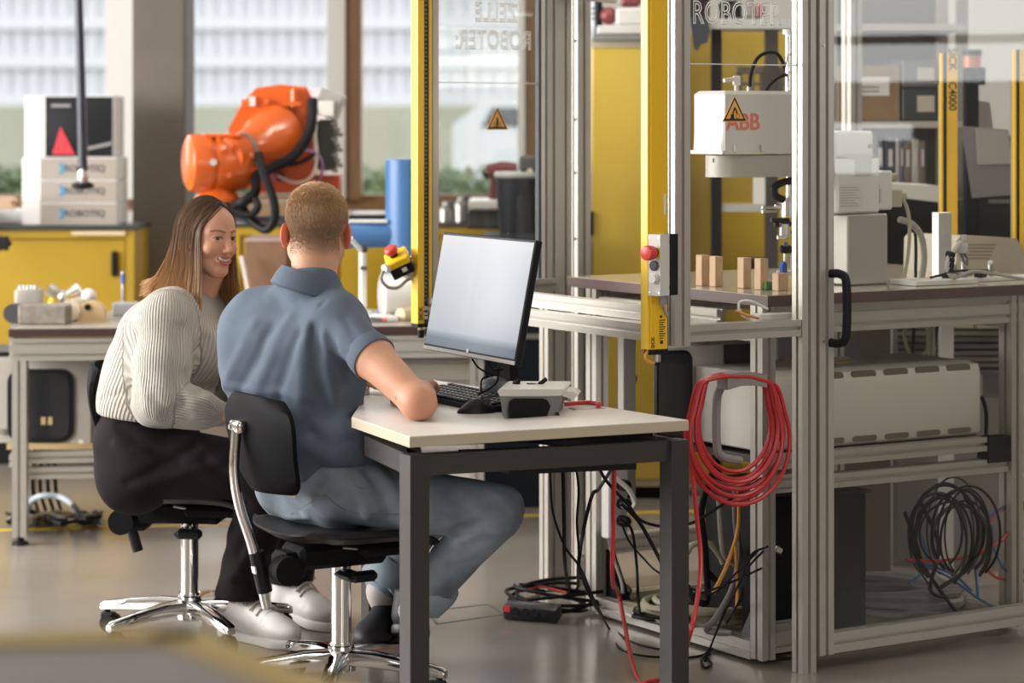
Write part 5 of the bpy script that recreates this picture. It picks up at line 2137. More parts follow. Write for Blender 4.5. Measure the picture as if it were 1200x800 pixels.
# screen picture: a pale blue-grey CAD view with a tool bar at the bottom
nx, nz = 48, 28
vv, ff, cc_ = [], [], []
for j in range(nz + 1):
    for i in range(nx + 1):
        u_, v_ = i / nx, j / nz
        vv.append(Mm @ Vector(((u_ - .5) * (MW - .014), .0012, (v_ - .5) * (MH - .024) + .004)))
        base = np.array((.50, .57, .63)) * (1 - v_) + np.array((.74, .76, .80)) * v_
        if u_ < .42:
            base = base * (1.06 - .02)
        if v_ < .085:
            base = np.array((.15, .21, .28))
        elif v_ < .14:
            base = np.array((.30, .39, .46))
        if u_ > .42 and .30 < v_ < .80:
            base = base * (1 - .05 * math.exp(-((u_ - .58) / .10) ** 2 - ((v_ - .5) / .18) ** 2))
        cc_.append(base)
for j in range(nz):
    for i in range(nx):
        a = j * (nx + 1) + i
        ff.append((a, a + nx + 1, a + nx + 2, a + 1))
scr = link_mesh('screen', vv, ff, SCR, t, 0, attrs={'Col': np.array(cc_)})
m = MB(Mm)
m.box((0, .001, -MH / 2 + .006), (MW - .004, .003, .010), None, .001)
ch = m.build('chin', mat('chin_grey', (.42, .41, .40), .35), t)
m = MB(Mm)
m.cyl((.0, .002, -MH / 2 + .016), (0, .0035, -MH / 2 + .016), .006, 14)
m.build('emblem', mat('emblem_white', (.8, .8, .8), .4), ch)
# stand
m = MB()
bk = Mm @ Vector((.0, -.060, -.06))
m.box(bk, (.09, .05, .09), frame((0, 0, 0), wd).to_3x3(), .01)
nb = Vector((bk.x + .03, bk.y + .02, 0))
nb = Vector((bk.x - nrm.x * .03, bk.y - nrm.y * .03, 0))
m.prism([nb + wd * .035 + UZ * (DZ + .01), nb - wd * .035 + UZ * (DZ + .01), nb - wd * .035 - nrm * .025 + UZ * (DZ + .01), nb + wd * .035 - nrm * .025 + UZ * (DZ + .01)], UZ * (bk.z - DZ + .02))
m.build('stand_neck', BLK, t)
m = MB()
m.prism([nb + wd * .11 + nrm * .025 + UZ * (DZ + .002), nb - wd * .11 + nrm * .025 + UZ * (DZ + .002), nb - wd * .11 - nrm * .09 + UZ * (DZ + .002), nb + wd * .11 - nrm * .09 + UZ * (DZ + .002)], UZ * .012)
m.build('stand_foot', DGRY, t)
m = MB()
fo = gp(583, 461, DZ)
m.sphere(nb + wd * .02 + nrm * .035 + UZ * (DZ + .03), .045, 16, 10, (1, 1, .9))
m.build('stand_shroud', mat('shroud_grey', (.10, .115, .135), .4), t)
for k, P_ in enumerate((((553, 420), (560, 430), (572, 437), (583, 440)), ((572, 423), (578, 432), (590, 433)), ((585, 430), (583, 446), (574, 455), (560, 462)), ((564, 460), (565, 444), (578, 440)))):
    m = MB()
    m.tube(catmull([at(x, y, 6.72) for x, y in P_], 5), .0028, 6)
    m.build('cable', RUB, t)

# keyboard
kb = Vector((-.115, 6.755, DZ + .002))
kd = Vector((.48, -.877, 0)).normalized()
MK = frame(kb, kd)
if (MK.to_3x3() @ Vector((0, 1, 0))).x < 0:
    pass
t = thing('keyboard', 'black computer keyboard with pale key legends in front of the monitor', 'keyboard', kb)
m = MB(MK)
m.prism([(-.22, -.07, 0), (.22, -.07, 0), (.22, .075, 0), (-.22, .075, 0)], (0, 0, .012))
m.add([(-.22, -.07, .012), (.22, -.07, .012), (.22, .075, .026), (-.22, .075, .026), (-.22, .075, .012), (.22, .075, .012)], [(0, 1, 2, 3), (3, 2, 5, 4), (1, 5, 2), (0, 3, 4)])
m.build('case', BLK, t)
KEY = mat('key_black', (.022, .022, .024), .5)
LEG = mat('key_legend', (.45, .47, .5), .5)
kmesh = None
for r in range(6):
    for c_ in range(19):
        if c_ in (14,) or (r == 5 and c_ in (4, 5, 6, 7, 8)):
            continue
        x_ = -.205 + c_ * .0222
        y_ = -.052 + (5 - r) * .0205 + (.004 if r == 0 else 0)
        z_ = .0125 + (y_ + .07) * .0966
        m = MB(MK)
        m.box((x_, y_, z_ + .003), (.0175, .0165, .007), None, .002)
        ko = m.build('key', KEY, t)
m = MB(MK)
m.box((-.205 + 6 * .0222, -.052, .0125 + .018 * .0966 + .003), (.11, .0165, .007), None, .002)
m.build('space_bar', KEY, t)
m = MB(MK)
for r in range(6):
    for c_ in range(19):
        if c_ in (14,) or (r == 5 and c_ in (4, 5, 6, 7, 8)):
            continue
        x_ = -.205 + c_ * .0222
        y_ = -.052 + (5 - r) * .0205 + (.004 if r == 0 else 0)
        z_ = .0125 + (y_ + .07) * .0966
        m.box((x_ - .002, y_ + .002, z_ + .0067), (.006, .006, .0005))
o = m.build('key_legends', LEG, t, smooth=0, kind='stuff')

# mouse
q = gp(558, 484, DZ)
t = thing('computer_mouse', 'black computer mouse on the white desk beside the keyboard', 'mouse', q)
M_ = frame(q + UZ * .001, Vector((.93, .2, 0)))
m = MB(M_)
nn_, mm_ = 16, 10
vv, ff = [], []
for i in range(mm_ + 1):
    f_ = i / mm_
    x_ = -.048 + .096 * f_
    wv = .029 * (max(1e-4, math.sin(math.pi * min(max(f_, .02), .98))) ** .45)
    hv_ = (.012 + .026 * math.sin(math.pi * (f_ * .85 + .02)) ** .8) * (math.sin(math.pi * min(max(f_, .03), .97)) ** .35)
    for k in range(nn_):
        a = math.pi * k / (nn_ - 1)
        vv.append((x_, wv * math.cos(a), hv_ * math.sin(a) ** .75))
for i in range(mm_):
    for k in range(nn_ - 1):
        ff.append((i * nn_ + k, i * nn_ + k + 1, (i + 1) * nn_ + k + 1, (i + 1) * nn_ + k))
    ff.append((i * nn_ + nn_ - 1, i * nn_, (i + 1) * nn_, (i + 1) * nn_ + nn_ - 1))
ff.append(tuple(range(nn_)))
ff.append(tuple(mm_ * nn_ + k for k in range(nn_ - 1, -1, -1)))
m.add(vv, ff)
m.build('body', BLK, t, smooth=60)
m = MB(M_)
m.cyl((.028, -.004, .028), (.028, .004, .028), .009, 12)
m.build('scroll_wheel', DGRY, t)
m = MB()
m.tube(catmull([M_ @ Vector((.046, 0, .012)), M_ @ Vector((.075, .02, .006)), M_ @ Vector((.10, .06, .004)), M_ @ Vector((.12, .12, .004))], 6), .0018, 6)
m.build('lead', RUB, t)

# teach pendant lying on the desk
q = gp(622, 489, DZ)
ps_ = FPX / q.y
t = thing('teach_pendant', 'grey robot teach pendant with black grip lying on the desk corner', 'pendant', q)
tp_ = lambda x, y, b=0.0: on_plane(x, y, q + V * b, V)
PV = Vector((.12, 1, 0))
m = MB()
m.prism([tp_(589, 487.5), tp_(592, 489.5), tp_(650, 489.5), tp_(652, 487), tp_(657, 464), tp_(586, 464)], PV * .16)
m.build('lower_shell', mat('pendant_grey', (.16, .165, .165), .5), t, smooth=0)
m = MB()
m.prism([tp_(583, 458), tp_(586, 465), tp_(657, 463.5), tp_(661, 458), tp_(659, 456), tp_(585, 456)], PV * .20)
m.build('rim', mat('pendant_white', (.60, .585, .54), .45), t, smooth=0)
m = MB()
m.prism([tp_(597, 490, -.006)] + [tp_(x, y, -.006) for x, y in ((640, 490), (645, 476), (641, 469), (636, 467), (601, 467), (597, 471), (596, 480))], PV * .012)
m.build('black_grip', BLKM, t, smooth=0)
m = MB()
m.prism([tp_(652, 457, .02), tp_(672, 459, .06), tp_(677, 463, .07), tp_(672, 468, .06), tp_(656, 463, .02)], PV * .10)
m.build('hand_rest', mat('pendant_white', (.60, .585, .54), .45), t, smooth=0)
m = MB()
c_ = tp_(641, 455, .14)
m.lathe([(.010, -.004), (.012, .004), (.012, .011), (.008, .013)], c_, UZ, 16)
m.build('stop_button', REDP, t)
for (xa, ya, xb, yb) in ((602, 448, 612, 455), (640, 444, 627, 456), (618, 451, 634, 454), (608, 444, 606, 455)):
    m = MB()
    m.tube([tp_(xa, ya, .10), tp_((xa + xb) / 2, (ya + yb) / 2 - 1, .10), tp_(xb, yb, .10)], .006, 8)
    m.build('strap', BLK, t)
m = MB()
m.bb(0, 0, 0, 0, 0, 0) if False else m.box(tp_(622, 454.5, .11), (.07, .05, .012), frame((0, 0, 0), U).to_3x3(), .003)
m.build('joystick_guard', BLK, t)
m = MB()
m.cyl(tp_(651, 487, .0), tp_(654, 486, .0), .008, 10)
m.build('black_foot', BLK, t)
for k in range(3):
    m = MB()
    m.box(tp_(592 + k * 7, 455.6, .08), (.010, .02, .004), frame((0, 0, 0), U).to_3x3(), .001)
    m.build('key', mat('bluegrey_key', (.2, .22, .26), .5), t)
# red lead of the pendant, running over the desk to the right
t = thing('red_lead', 'red lead running across the desk from the teach pendant', 'cable', gp(690, 474, DZ))
m = MB()
m.tube(catmull([gp(655, 474, DZ + .012), gp(668, 473, DZ + .009), gp(685, 471.5, DZ + .009), gp(700, 473, DZ + .009), gp(712, 477, DZ + .009) + V * .04, gp(720, 482, DZ) + V * .10 - UZ * .04, gp(720, 482, DZ) + V * .06 - UZ * .10], 6), .006, 8)
m.build('sheath', REDC, t)
m = MB()
m.cyl(gp(653, 474, DZ + .012), gp(659, 473.5, DZ + .012), .008, 10)
m.build('plug', WHT, t)
q = gp(688, 478.5, DZ + .001)
m = MB()
m.box(q + UZ * .001, (.085, .045, .0016), Matrix.Rotation(.4, 3, 'Z'))
tag(m.build('paper_tag', mat('paper_tag', (.5, .42, .40), .7)), 'small printed paper tag lying beside the red lead', 'tag')
# small dark box with chrome lid behind the man's arm
m = MB()
q = gp(420, 462, DZ)
m.box(q + UZ * .012, (.06, .05, .022), None, .003)
tag(m.build('steel_case', STEEL), 'small steel case on the desk behind the man', 'case')
# ---------------------------------------------------------------- behind the cell: tall yellow cabinets, dark frame, machine
YY = 10.1
ys_ = FPX / YY
zz = lambda y, Y=YY: 1.5 - (y - 140) * Y / FPX
YLC = mat('pale_yellow_paint', (0.52, 0.355, 0.035), 0.28, noise=.04, nscale=2, spec=.6)
t = thing('tall_yellow_cabinet', 'tall glossy yellow steel cabinet with black handle behind the cell', 'cabinet', (xat(748, YY), YY + .25, 0))
m = MB()
m.bb(xat(690, YY), xat(806, YY), YY + .02, YY + .5, .05, zz(48))
m.build('body', mat('cream_cabinet_side', (.62, .55, .40), .5), t)
m = MB()
m.bb(xat(694, YY), xat(805, YY), YY, YY + .02, .08, zz(56), .004)
dr = m.build('door', YLC, t)
m = MB()
m.bb(xat(690.5, YY), xat(695.5, YY), YY - .025, YY, zz(276), zz(247), .006)
m.build('handle', BLK, dr)
m = MB()
m.bb(xat(691, YY), xat(806, YY), YY + .04, YY + .5, 0, .05)
m.build('plinth', BLKM, t)
t = thing('tall_yellow_cabinet', 'second tall yellow cabinet with round lock right of the black-handled one', 'cabinet', (xat(870, YY), YY + .35, 0))
m = MB()
m.bb(xat(807, YY), xat(836, YY), YY + .1, YY + .6, .05, zz(40))
m.build('post_panel', mat('ochre_panel', (.42, .28, .03), .45), t)
m = MB()
m.bb(xat(836, YY), xat(958, YY), YY + .25, YY + .6, .05, zz(35))
m.build('body', YLC, t)
m = MB()
m.cyl(at(798, 259, YY - .012) , at(798, 259, YY + .01), .009, 12)
m.build('lock', STEEL, t)
m = MB()
m.bb(xat(840, YY), xat(956, YY), YY + .24, YY + .26, zz(322), zz(240), .004)
m.bb(xat(840, YY), xat(956, YY), YY + .24, YY + .26, .1, zz(330), .004)
m.build('lower_door', mat('yellow_door', (.56, .38, .02), .4), t)
t['category'] = 'cabinet'
# dark machine frame in front
fY = 9.6
t = thing('black_machine_frame', 'black square-tube frame with grey cross rail standing before the yellow cabinets', 'frame', (xat(872, fY), fY, 0))
zq = lambda y: 1.5 - (y - 140) * fY / FPX
for x0, x1, c_ in ((834, 846, BLKM), (897, 912, mat('dark_brown_post', (.045, .038, .035), .5))):
    m = MB()
    m.bb(xat(x0, fY), xat(x1, fY), fY, fY + .05, 0, zq(22))
    m.build('post', c_, t)
m = MB()
m.bb(xat(846, fY), xat(897, fY), fY + .005, fY + .04, zq(248), zq(239))
m.build('cross_rail', mat('pale_rail', (.48, .47, .45), .4, metal=.3), t)
m = MB()
m.bb(xat(820, fY), xat(935, fY), fY - .02, fY + .3, zq(34), zq(22))
m.build('shelf_board', mat('shelf_light', (.45, .46, .45), .5), t)
m = MB()
m.bb(xat(883, fY), xat(900, fY), fY + .01, fY + .015, zq(241), zq(208))
m.build('notice', WHT, t)
m = MB()
m.bb(xat(866, fY), xat(900, fY), fY + .02, fY + .07, zq(325), zq(302), .01)
m.build('black_tray', BLK, t)
m = MB()
m.bb(xat(864, fY), xat(930, fY), fY + .06, fY + .10, zq(86), zq(78), .004)
for xx in (866, 880, 893, 915):
    m.bb(xat(xx, fY), xat(xx + 6, fY), fY + .07, fY + .1, zq(108), zq(84))
m.bb(xat(866, fY), xat(930, fY), fY + .08, fY + .10, zq(100), zq(96))
m.build('bracket', mat('dim_steel', (.18, .165, .14), .4, metal=.5), t)
# white and blue sheets hanging at the left of the cabinet
t = thing('hanging_banner', 'white and blue hanging sheet between back post and yellow cabinet', 'banner', (xat(682, 9.9), 9.9, .5))
m = MB()
for i, (x0, x1, y0, y1) in enumerate(((678, 691, 60, 205), (674, 690, -10, 60))):
    m.bb(xat(x0, 9.9), xat(x1, 9.9), 9.9 + .01 * i, 9.906 + .01 * i, zz(y1, 9.9), zz(y0, 9.9))
m.build('white_sheet', mat('sheet_white', (.66, .66, .66), .7), t)
m = MB()
m.bb(xat(672, 9.92), xat(689, 9.92), 9.93, 9.936, zz(345, 9.93), zz(205, 9.93))
m.build('pale_sheet', mat('sheet_bluegrey', (.42, .45, .50), .7), t)
m = MB()
m.bb(xat(677, 9.92), xat(681, 9.92), 9.925, 9.93, zz(262, 9.93), zz(207, 9.93))
m.build('blue_print', mat('blue_sheet_print', (.08, .18, .42), .6), t)
# machine on top of the tall cabinets
t = thing('measuring_machine', 'white and dark red machine with black column on top of the tall yellow cabinet', 'machine', (xat(725, YY), YY + .2, zz(47)))
m = MB()
m.bb(xat(700, YY), xat(770, YY), YY - .02, YY + .3, zz(40), zz(30), .004)
m.bb(xat(722, YY), xat(768, YY), YY, YY + .2, zz(30), zz(9), .01)
m.build('body', mat('machine_white', (.60, .59, .57), .4), t)
m = MB()
m.cyl((xat(702, YY), YY + .08, zz(47)), (xat(702, YY), YY + .08, zz(-20)), .016, 12)
for k in range(3):
    m.cyl((xat(702, YY), YY + .08, zz(20 - 6 * k)), (xat(702, YY), YY + .08, zz(22 - 6 * k)), .028, 12)
m.build('column', BLK, t)
m = MB()
m.sphere((xat(714, YY), YY + .05, zz(18)), .035, 14, 10)
m.bb(xat(728, YY), xat(752, YY), YY + .02, YY + .2, zz(6), zz(-20), .01)
m.build('red_part', mat('dark_red', (.20, .04, .04), .4), t)
m = MB()
m.bb(xat(694, YY), xat(775, YY), YY - .02, YY + .3, zz(48), zz(41), .004)
m.build('base', mat('dim_base', (.20, .20, .20), .5), t)
t = thing('stored_machine', 'dark stored machine parts behind the etched front pane at the top', 'machine', (xat(870, fY), fY + .1, zq(21)))
m = MB()
m.bb(xat(808, fY), xat(832, fY), fY, fY + .2, zq(21), zq(-10), .01)
m.bb(xat(846, fY), xat(868, fY), fY + .02, fY + .2, zq(21), zq(0), .01)
m.build('dark_block', BLKM, t)
m = MB()
m.bb(xat(870, fY), xat(884, fY), fY + .02, fY + .2, zq(21), zq(-4), .01)
m.build('grey_block', GRY, t)
m = MB()
m.bb(xat(886, fY), xat(896, fY), fY, fY + .2, zq(21), zq(4), .008)
m.build('red_block', mat('dark_red', (.20, .04, .04), .4), t)
# dark cloth hanging from the board
t = thing('dark_cloth', 'dark ragged cloth hanging behind the front pane', 'cloth', at(822, 60, fY - .05))
m = MB()
vv = [at(x, y, fY - .04 + .01 * math.sin(x)) for x, y in ((808, 20), (830, 20), (832, 38), (829, 50), (822, 52), (817, 60), (813, 56), (811, 42))]
m.prism(vv, (0, .012, 0))
m.build('cloth', mat('dark_blue_cloth', (.03, .034, .045), .8), t)

# ---------------------------------------------------------------- shelving behind the door pane
sY = 9.2
zs_ = lambda y, Y=sY: 1.5 - (y - 140) * Y / FPX
rack = thing('storage_rack', 'grey storage rack with cartons and binders behind the cell door', 'rack', (xat(1070, sY), sY + .2, 0))
SHG = mat('rack_grey', (.20, .185, .17), .5)
for xx in (975, 1128):
    for yy_ in (sY, sY + .42):
        m = MB()
        m.bb(xat(xx, sY) - .02, xat(xx, sY) + .02, yy_, yy_ + .04, 0, 2.3)
        m.build('upright', SHG, rack)
for yy_ in (28, 142, 232, 330):
    m = MB()
    m.bb(xat(975, sY), xat(1132, sY), sY - .01, sY + .46, zs_(yy_) - .024, zs_(yy_))
    m.build('shelf', mat('rack_shelf', (.34, .31, .28), .5), rack)
m = MB()
m.bb(xat(970, sY), xat(1136, sY), sY + .46, sY + .48, 0, 2.3)
m.build('back_panel', mat('rack_back', (.07, .06, .055), .7), rack)
zsh = zs_(142) + .001
t = thing('carton', 'brown carton with white label on the upper rack shelf', 'carton', (xat(1020, sY), sY + .15, zsh))
m = MB()
m.bb(xat(986, sY), xat(1056, sY), sY + .02, sY + .35, zsh, zs_(76), .004)
m.build('body', CARD, t)
m = MB()
m.bb(xat(996, sY), xat(1043, sY), sY + .017, sY + .02, zs_(112), zs_(90))
lb = m.build('paper_label', mat('label_paper', (.58, .56, .54), .6), t)
m = MB()
for k in range(2):
    m.bb(xat(1008, sY), xat(1031, sY), sY + .0162, sY + .017, zs_(103 + k * 5), zs_(101 + k * 5))
m.build('label_print', mat('print_grey', (.2, .19, .19), .6), t)
for k, (y0, y1, nm) in enumerate(((103, 140, 'lower'), (70, 102.5, 'upper'))):
    z0_ = zsh if k == 0 else zs_(102.5)
    t = thing('storage_bin', f'dark green-black storage bin with pale label, {nm} one on the rack', 'bin', (xat(1085, sY), sY + .15, z0_), group='storage bins on the rack')
    m = MB()
    m.bb(xat(1058, sY), xat(1106, sY), sY + .02, sY + .35, z0_, zs_(y0), .006)
    m.build('body', mat('bin_dark', (.022, .028, .027), .5) if k == 0 else mat('bin_grey', (.10, .09, .085), .5), t)
    m = MB()
    m.bb(xat(1076, sY), xat(1096, sY), sY + .016, sY + .02, zs_(y1 - 9), zs_(y0 + 9))
    m.build('label', mat('bin_label', (.42, .36, .30), .6), t)
# binders and books
x_ = 978.0
z0_ = zs_(232) + .001
cols = [((.32, .05, .06), 7), ((.30, .26, .22), 5), ((.38, .34, .30), 5), ((.30, .27, .23), 5), ((.38, .33, .29), 5), ((.33, .29, .25), 5), ((.36, .32, .28), 5), ((.025, .03, .045), 12), ((.02, .025, .04), 12), ((.022, .03, .05), 12), ((.40, .36, .33), 5), ((.06, .09, .15), 5), ((.15, .11, .08), 9), ((.40, .37, .34), 9), ((.14, .10, .08), 8)]
pos = ['leftmost, dark red', 'second from left, pale brown', 'third from left, beige', 'fourth, pale brown', 'fifth, beige', 'sixth, brown-grey', 'seventh, beige', 'first of the three black binders', 'middle black binder', 'third black binder', 'pale one right of the black binders', 'narrow blue one', 'brown one right of the blue one', 'wide pale one', 'rightmost brown']
pos = [p.replace('pale one right of the black binders', 'pale one right of them') for p in pos]
for i, (c_, w_) in enumerate(cols):
    t_ = thing('binder', f'file binder on the rack behind the cell door, {pos[i]}', 'binder', (xat(x_ + w_ / 2, sY), sY + .15, z0_), group='binders on the rack')
    m = MB()
    h_ = (zs_(162 + (i * 7) % 5) - z0_)
    m.bb(xat(x_ + .3, sY), xat(x_ + w_ - .3, sY), sY + .03, sY + .28, z0_, z0_ + h_, .003)
    m.build('cover', mat(f'binder_colour_{i}', c_, .5), t_)
    m = MB()
    m.bb(xat(x_ + w_ * .3, sY), xat(x_ + w_ * .7, sY), sY + .028, sY + .03, z0_ + h_ * .55, z0_ + h_ * .85)
    m.build('spine_label', mat('spine_label', (.45, .43, .42), .6), t_)
    x_ += w_
# bright white sloped slab on a dark block
t = thing('white_slab', 'bright white sloped hood behind the cell table', 'slab', at(1060, 245, 8.9))
m = MB()
m.prism([at(1004, 213, 8.87), at(1100, 218, 8.87), at(1110, 238, 8.87), at(1006, 226, 8.87)], (0, .3, .0))
m.build('lid', mat('slab_white', (.80, .78, .72), .4), t)
m = MB()
m.prism([at(1006, 226, 8.88), at(1110, 238, 8.88), at(1112, 330, 8.88), at(1006, 330, 8.88)], (0, .22, 0))
m.build('body', BLKM, t)
m = MB()
m.prism([at(1006, 330, 8.90), at(1112, 330, 8.90), Vector((xat(1112, 8.9), 8.9, 0)), Vector((xat(1006, 8.9), 8.9, 0))], (0, .22, 0))
m.build('pedestal', DGRY, t)
# yellow light curtains at the far side of the cell
for i, (x0, x1, yt, Yp, nm) in enumerate(((1103, 1122, 62, 8.35, 'yellow light curtain bar with black lens strip seen through the door pane'), (1189, 1206, 58, 8.2, 'yellow light curtain bar at the right picture edge'))):
    t = thing('light_curtain', nm, 'light curtain', (xat((x0 + x1) / 2, Yp), Yp, 0))
    zz2_ = 1.5 - (yt - 140) * Yp / FPX
    zlo = 1.5 - ((305 if i == 0 else 300) - 140) * Yp / FPX
    w_ = xat(x1, Yp) - xat(x0, Yp)
    xa = xat(x0, Yp)
    m = MB()
    m.bb(xa + w_ * .36, xa + w_, Yp, Yp + .04, zlo, zz2_)
    m.bb(xa, xa + w_ * .12, Yp, Yp + .04, zlo, zz2_)
    m.build('housing', YELC, t)
    m = MB()
    m.bb(xa + w_ * .12, xa + w_ * .36, Yp + .006, Yp + .04, zlo, zz2_)
    m.build('lens_strip', BLK, t)
    m = MB()
    m.bb(xa + w_ * .1, xa + w_ * .9, Yp + .04, Yp + .09, 0, zz2_ - .1)
    m.build('carrier_profile', ALU, t)
    if i == 0:
        M = frame(Vector((xa + w_ * .68, Yp - .0006, 1.5 - (100 - 140) * Yp / FPX)), (1, 0)) @ Matrix.Rotation(math.pi / 2, 4, 'Y')
        for txt_, dz_ in (('SICK', .085), ('C4000', -.035)):
            text_mesh(txt_, .035, Matrix.Translation((0, 0, dz_)) @ M, .0003).build('lettering', mat('sticker_black', (.015, .012, .01), .5), t, smooth=0)
# black post with signal lamp
t = thing('signal_lamp', 'black post with orange and black signal lamp behind the cell', 'lamp', (xat(1140, 8.8), 8.8, 0))
zl_ = lambda y: 1.5 - (y - 140) * 8.8 / FPX
m = MB()
m.bb(xat(1132, 8.8), xat(1147, 8.8), 8.8, 8.86, 0, zl_(79))
m.build('post', BLKM, t)
m = MB()
m.lathe([(.030, 0), (.030, .04)], (xat(1141, 8.8), 8.83, zl_(79)), n=20)
m.build('orange_lens', mat('orange_lens', (.55, .13, .04), .3), t)
m = MB()
m.lathe([(.033, 0), (.033, .02)], (xat(1141, 8.8), 8.83, zl_(79) + .041), n=20)
m.lathe([(.034, -.06), (.034, 0)], (xat(1145, 8.8), 8.83, zl_(79)), n=20)
m.build('cap', BLK, t)
# grey sheet (monitor back) right
t = thing('grey_display', 'tilted grey flat display seen through the right door pane', 'display', at(1160, 235, 8.6))
m = MB()
m.prism([at(1126, 148, 8.6), at(1178, 152, 8.6), at(1190, 228, 8.6), at(1139, 232, 8.6)], (.02, .05, 0))
m.build('housing', mat('display_grey', (.20, .18, .185), .5), t)
m = MB()
m.prism([at(1144, 150, 8.59), at(1180, 153, 8.59), at(1187, 192, 8.59), at(1146, 193, 8.59)], (0, .008, 0))
m.build('paper', mat('display_paper', (.36, .345, .33), .6), t)
m = MB()
m.bb(xat(1155, 8.7), xat(1166, 8.7), 8.82, 8.88, 0, 1.5 - (220 - 140) * 8.7 / FPX)
m.build('stand', BLK, t)
m = MB()
m.prism([at(1142, 117, 8.9), at(1160, 120, 8.9), at(1164, 150, 8.9), at(1144, 150, 8.9)], (0, .06, 0))
m.build('grey_panel', mat('panel_grey', (.30, .27, .25), .6), t)
# dark machine body filling the background below it
t = thing('dark_machine', 'dark machine body behind the cell table at the right', 'machine', (xat(1160, 9.0), 9.2, 0))
m = MB()
m.bb(xat(1144, 9.0), xat(1290, 9.0), 9.0, 9.5, 0, 1.5 - (160 - 140) * 9.0 / FPX)
m.build('body', mat('machine_black', (.012, .012, .013), .4, spec=.2), t)
m = MB()
m.bb(xat(1120, 8.99), xat(1200, 8.99), 8.96, 9.0, 1.5 - (238 - 140) * 8.99 / FPX, 1.5 - (234 - 140) * 8.99 / FPX)
m.bb(xat(1124, 8.99), xat(1140, 8.99), 8.95, 9.0, 1.5 - (246 - 140) * 8.99 / FPX, 1.5 - (239 - 140) * 8.99 / FPX)
m.build('dim_edge', mat('dim_edge', (.16, .15, .15), .4), t)
# rack with long bars below the cell table level
t = thing('bar_stock_rack', 'low rack of long grey bars and panels behind the lower cell', 'rack', (xat(1130, 8.9), 8.9, 0))
zb_ = lambda y: 1.5 - (y - 140) * 8.6 / FPX
random.seed(11)
for k in range(9):
    yy_ = 372 + k * 7.6
    m = MB()
    m.bb(xat(1050, 8.6), xat(1300, 8.6), 8.6 + random.uniform(0, .05), 8.72, zb_(yy_ + 6), zb_(yy_ + 1.5))
    c_ = random.choice(((.12, .11, .10), (.22, .20, .17), (.08, .08, .085), (.28, .25, .2)))
    m.build('bar', mat(f'bar_{c_[0]}', c_, .45), t)
for xx in (1046, 1290):
    m = MB()
    m.bb(xat(xx, 8.6), xat(xx + 6, 8.6), 8.6, 8.75, 0, zb_(366))
    m.build('upright', SHG, t)
m = MB()
m.bb(xat(1086, 8.6), xat(1130, 8.6), 8.57, 8.60, zb_(440), zb_(424))
m.build('red_box', mat('dull_red', (.22, .055, .06), .5), t)
m = MB()
m.bb(xat(1100, 8.6), xat(1127, 8.6), 8.55, 8.575, zb_(458), zb_(443))
m.build('paper_label', mat('label_paper', (.58, .56, .54), .6), t)
for k, (xa, xb) in enumerate(((1106, 1138), (1143, 1177))):
    m = MB()
    m.bb(xat(xa, 8.6), xat(xb, 8.6), 8.56, 8.6, zb_(383), zb_(374))
    m.build('pale_card', mat('pale_card', (.5, .44, .33), .6), t)
m = MB()
m.bb(xat(1046, 8.6), xat(1300, 8.6), 8.74, 8.76, 0, zb_(440))
m.build('lower_panel', mat('grey_pink_panel', (.26, .235, .225), .6), t)
m = MB()
g = (xat(980, 8.5), xat(1044, 8.5))
m.bb(g[0], g[1], 8.5, 8.54, 0, 1.5 - (376 - 140) * 8.5 / FPX)
tag(m.build('brown_board', mat('dull_brown_board', (.085, .068, .05), .6)), 'dark brown board standing behind the white controller', 'board')
m = MB()
m.bb(xat(905, 8.52), xat(978, 8.52), 8.55, 8.6, 0, 1.5 - (376 - 140) * 8.52 / FPX)
tag(m.build('grey_board', mat('dull_grey_board', (.07, .065, .062), .6)), 'dark grey board standing behind the cell corner post', 'board')

# ---------------------------------------------------------------- blurred yellow-rimmed cabinet in the foreground
t = thing('rimmed_cabinet', 'blurred yellow-rimmed cabinet with grey board top in the foreground corner', 'cabinet', (-.55, 1.6, 0))
zf_ = 1.04
g1, g2, g0 = gp(230, 734, zf_), gp(374, 790, zf_), gp(-60, 741, zf_)
dr_ = (g2 - g1).normalized()
dl_ = (g0 - g1).normalized()
w_ = .05
Cn = g1
e1, e0 = g1 + dr_ * .75, g1 + dl_ * .9
e3 = e0 + dr_ * .75
inn = (dr_ + dl_).normalized() * w_ * 1.35
m = MB()
m.prism([p - UZ * .012 for p in (g1, e1, e3, e0)], UZ * .008)
m.build('board_top', mat('grey_striped_board', (.21, .18, .17), .6, noise=.25, nscale=14, aniso=(1, 14, 1)), t)
m = MB()
for p, q in ((g1, e1), (g1, e0), (e0, e3), (e1, e3)):
    ctr__ = (g1 + e3) / 2
    n_ = (ctr__ - (p + q) / 2)
    d__ = (q - p).normalized()
    n_ = (n_ - d__ * n_.dot(d__)).normalized()
    m.prism([p - UZ * .03, q - UZ * .03, q + n_ * w_ - UZ * .03, p + n_ * w_ - UZ * .03], UZ * .03)
m.build('rim', YEL, t)
m = MB()
m.prism([(Cn + (p - (g1 + e3) / 2) * 0 + p * 0 + ((g1 + e3) / 2 + (p - (g1 + e3) / 2) * .96 - Cn)) * Vector((1, 1, 0)) for p in (g1, e1, e3, e0)], UZ * (zf_ - .031))
m.build('body', YEL, t)
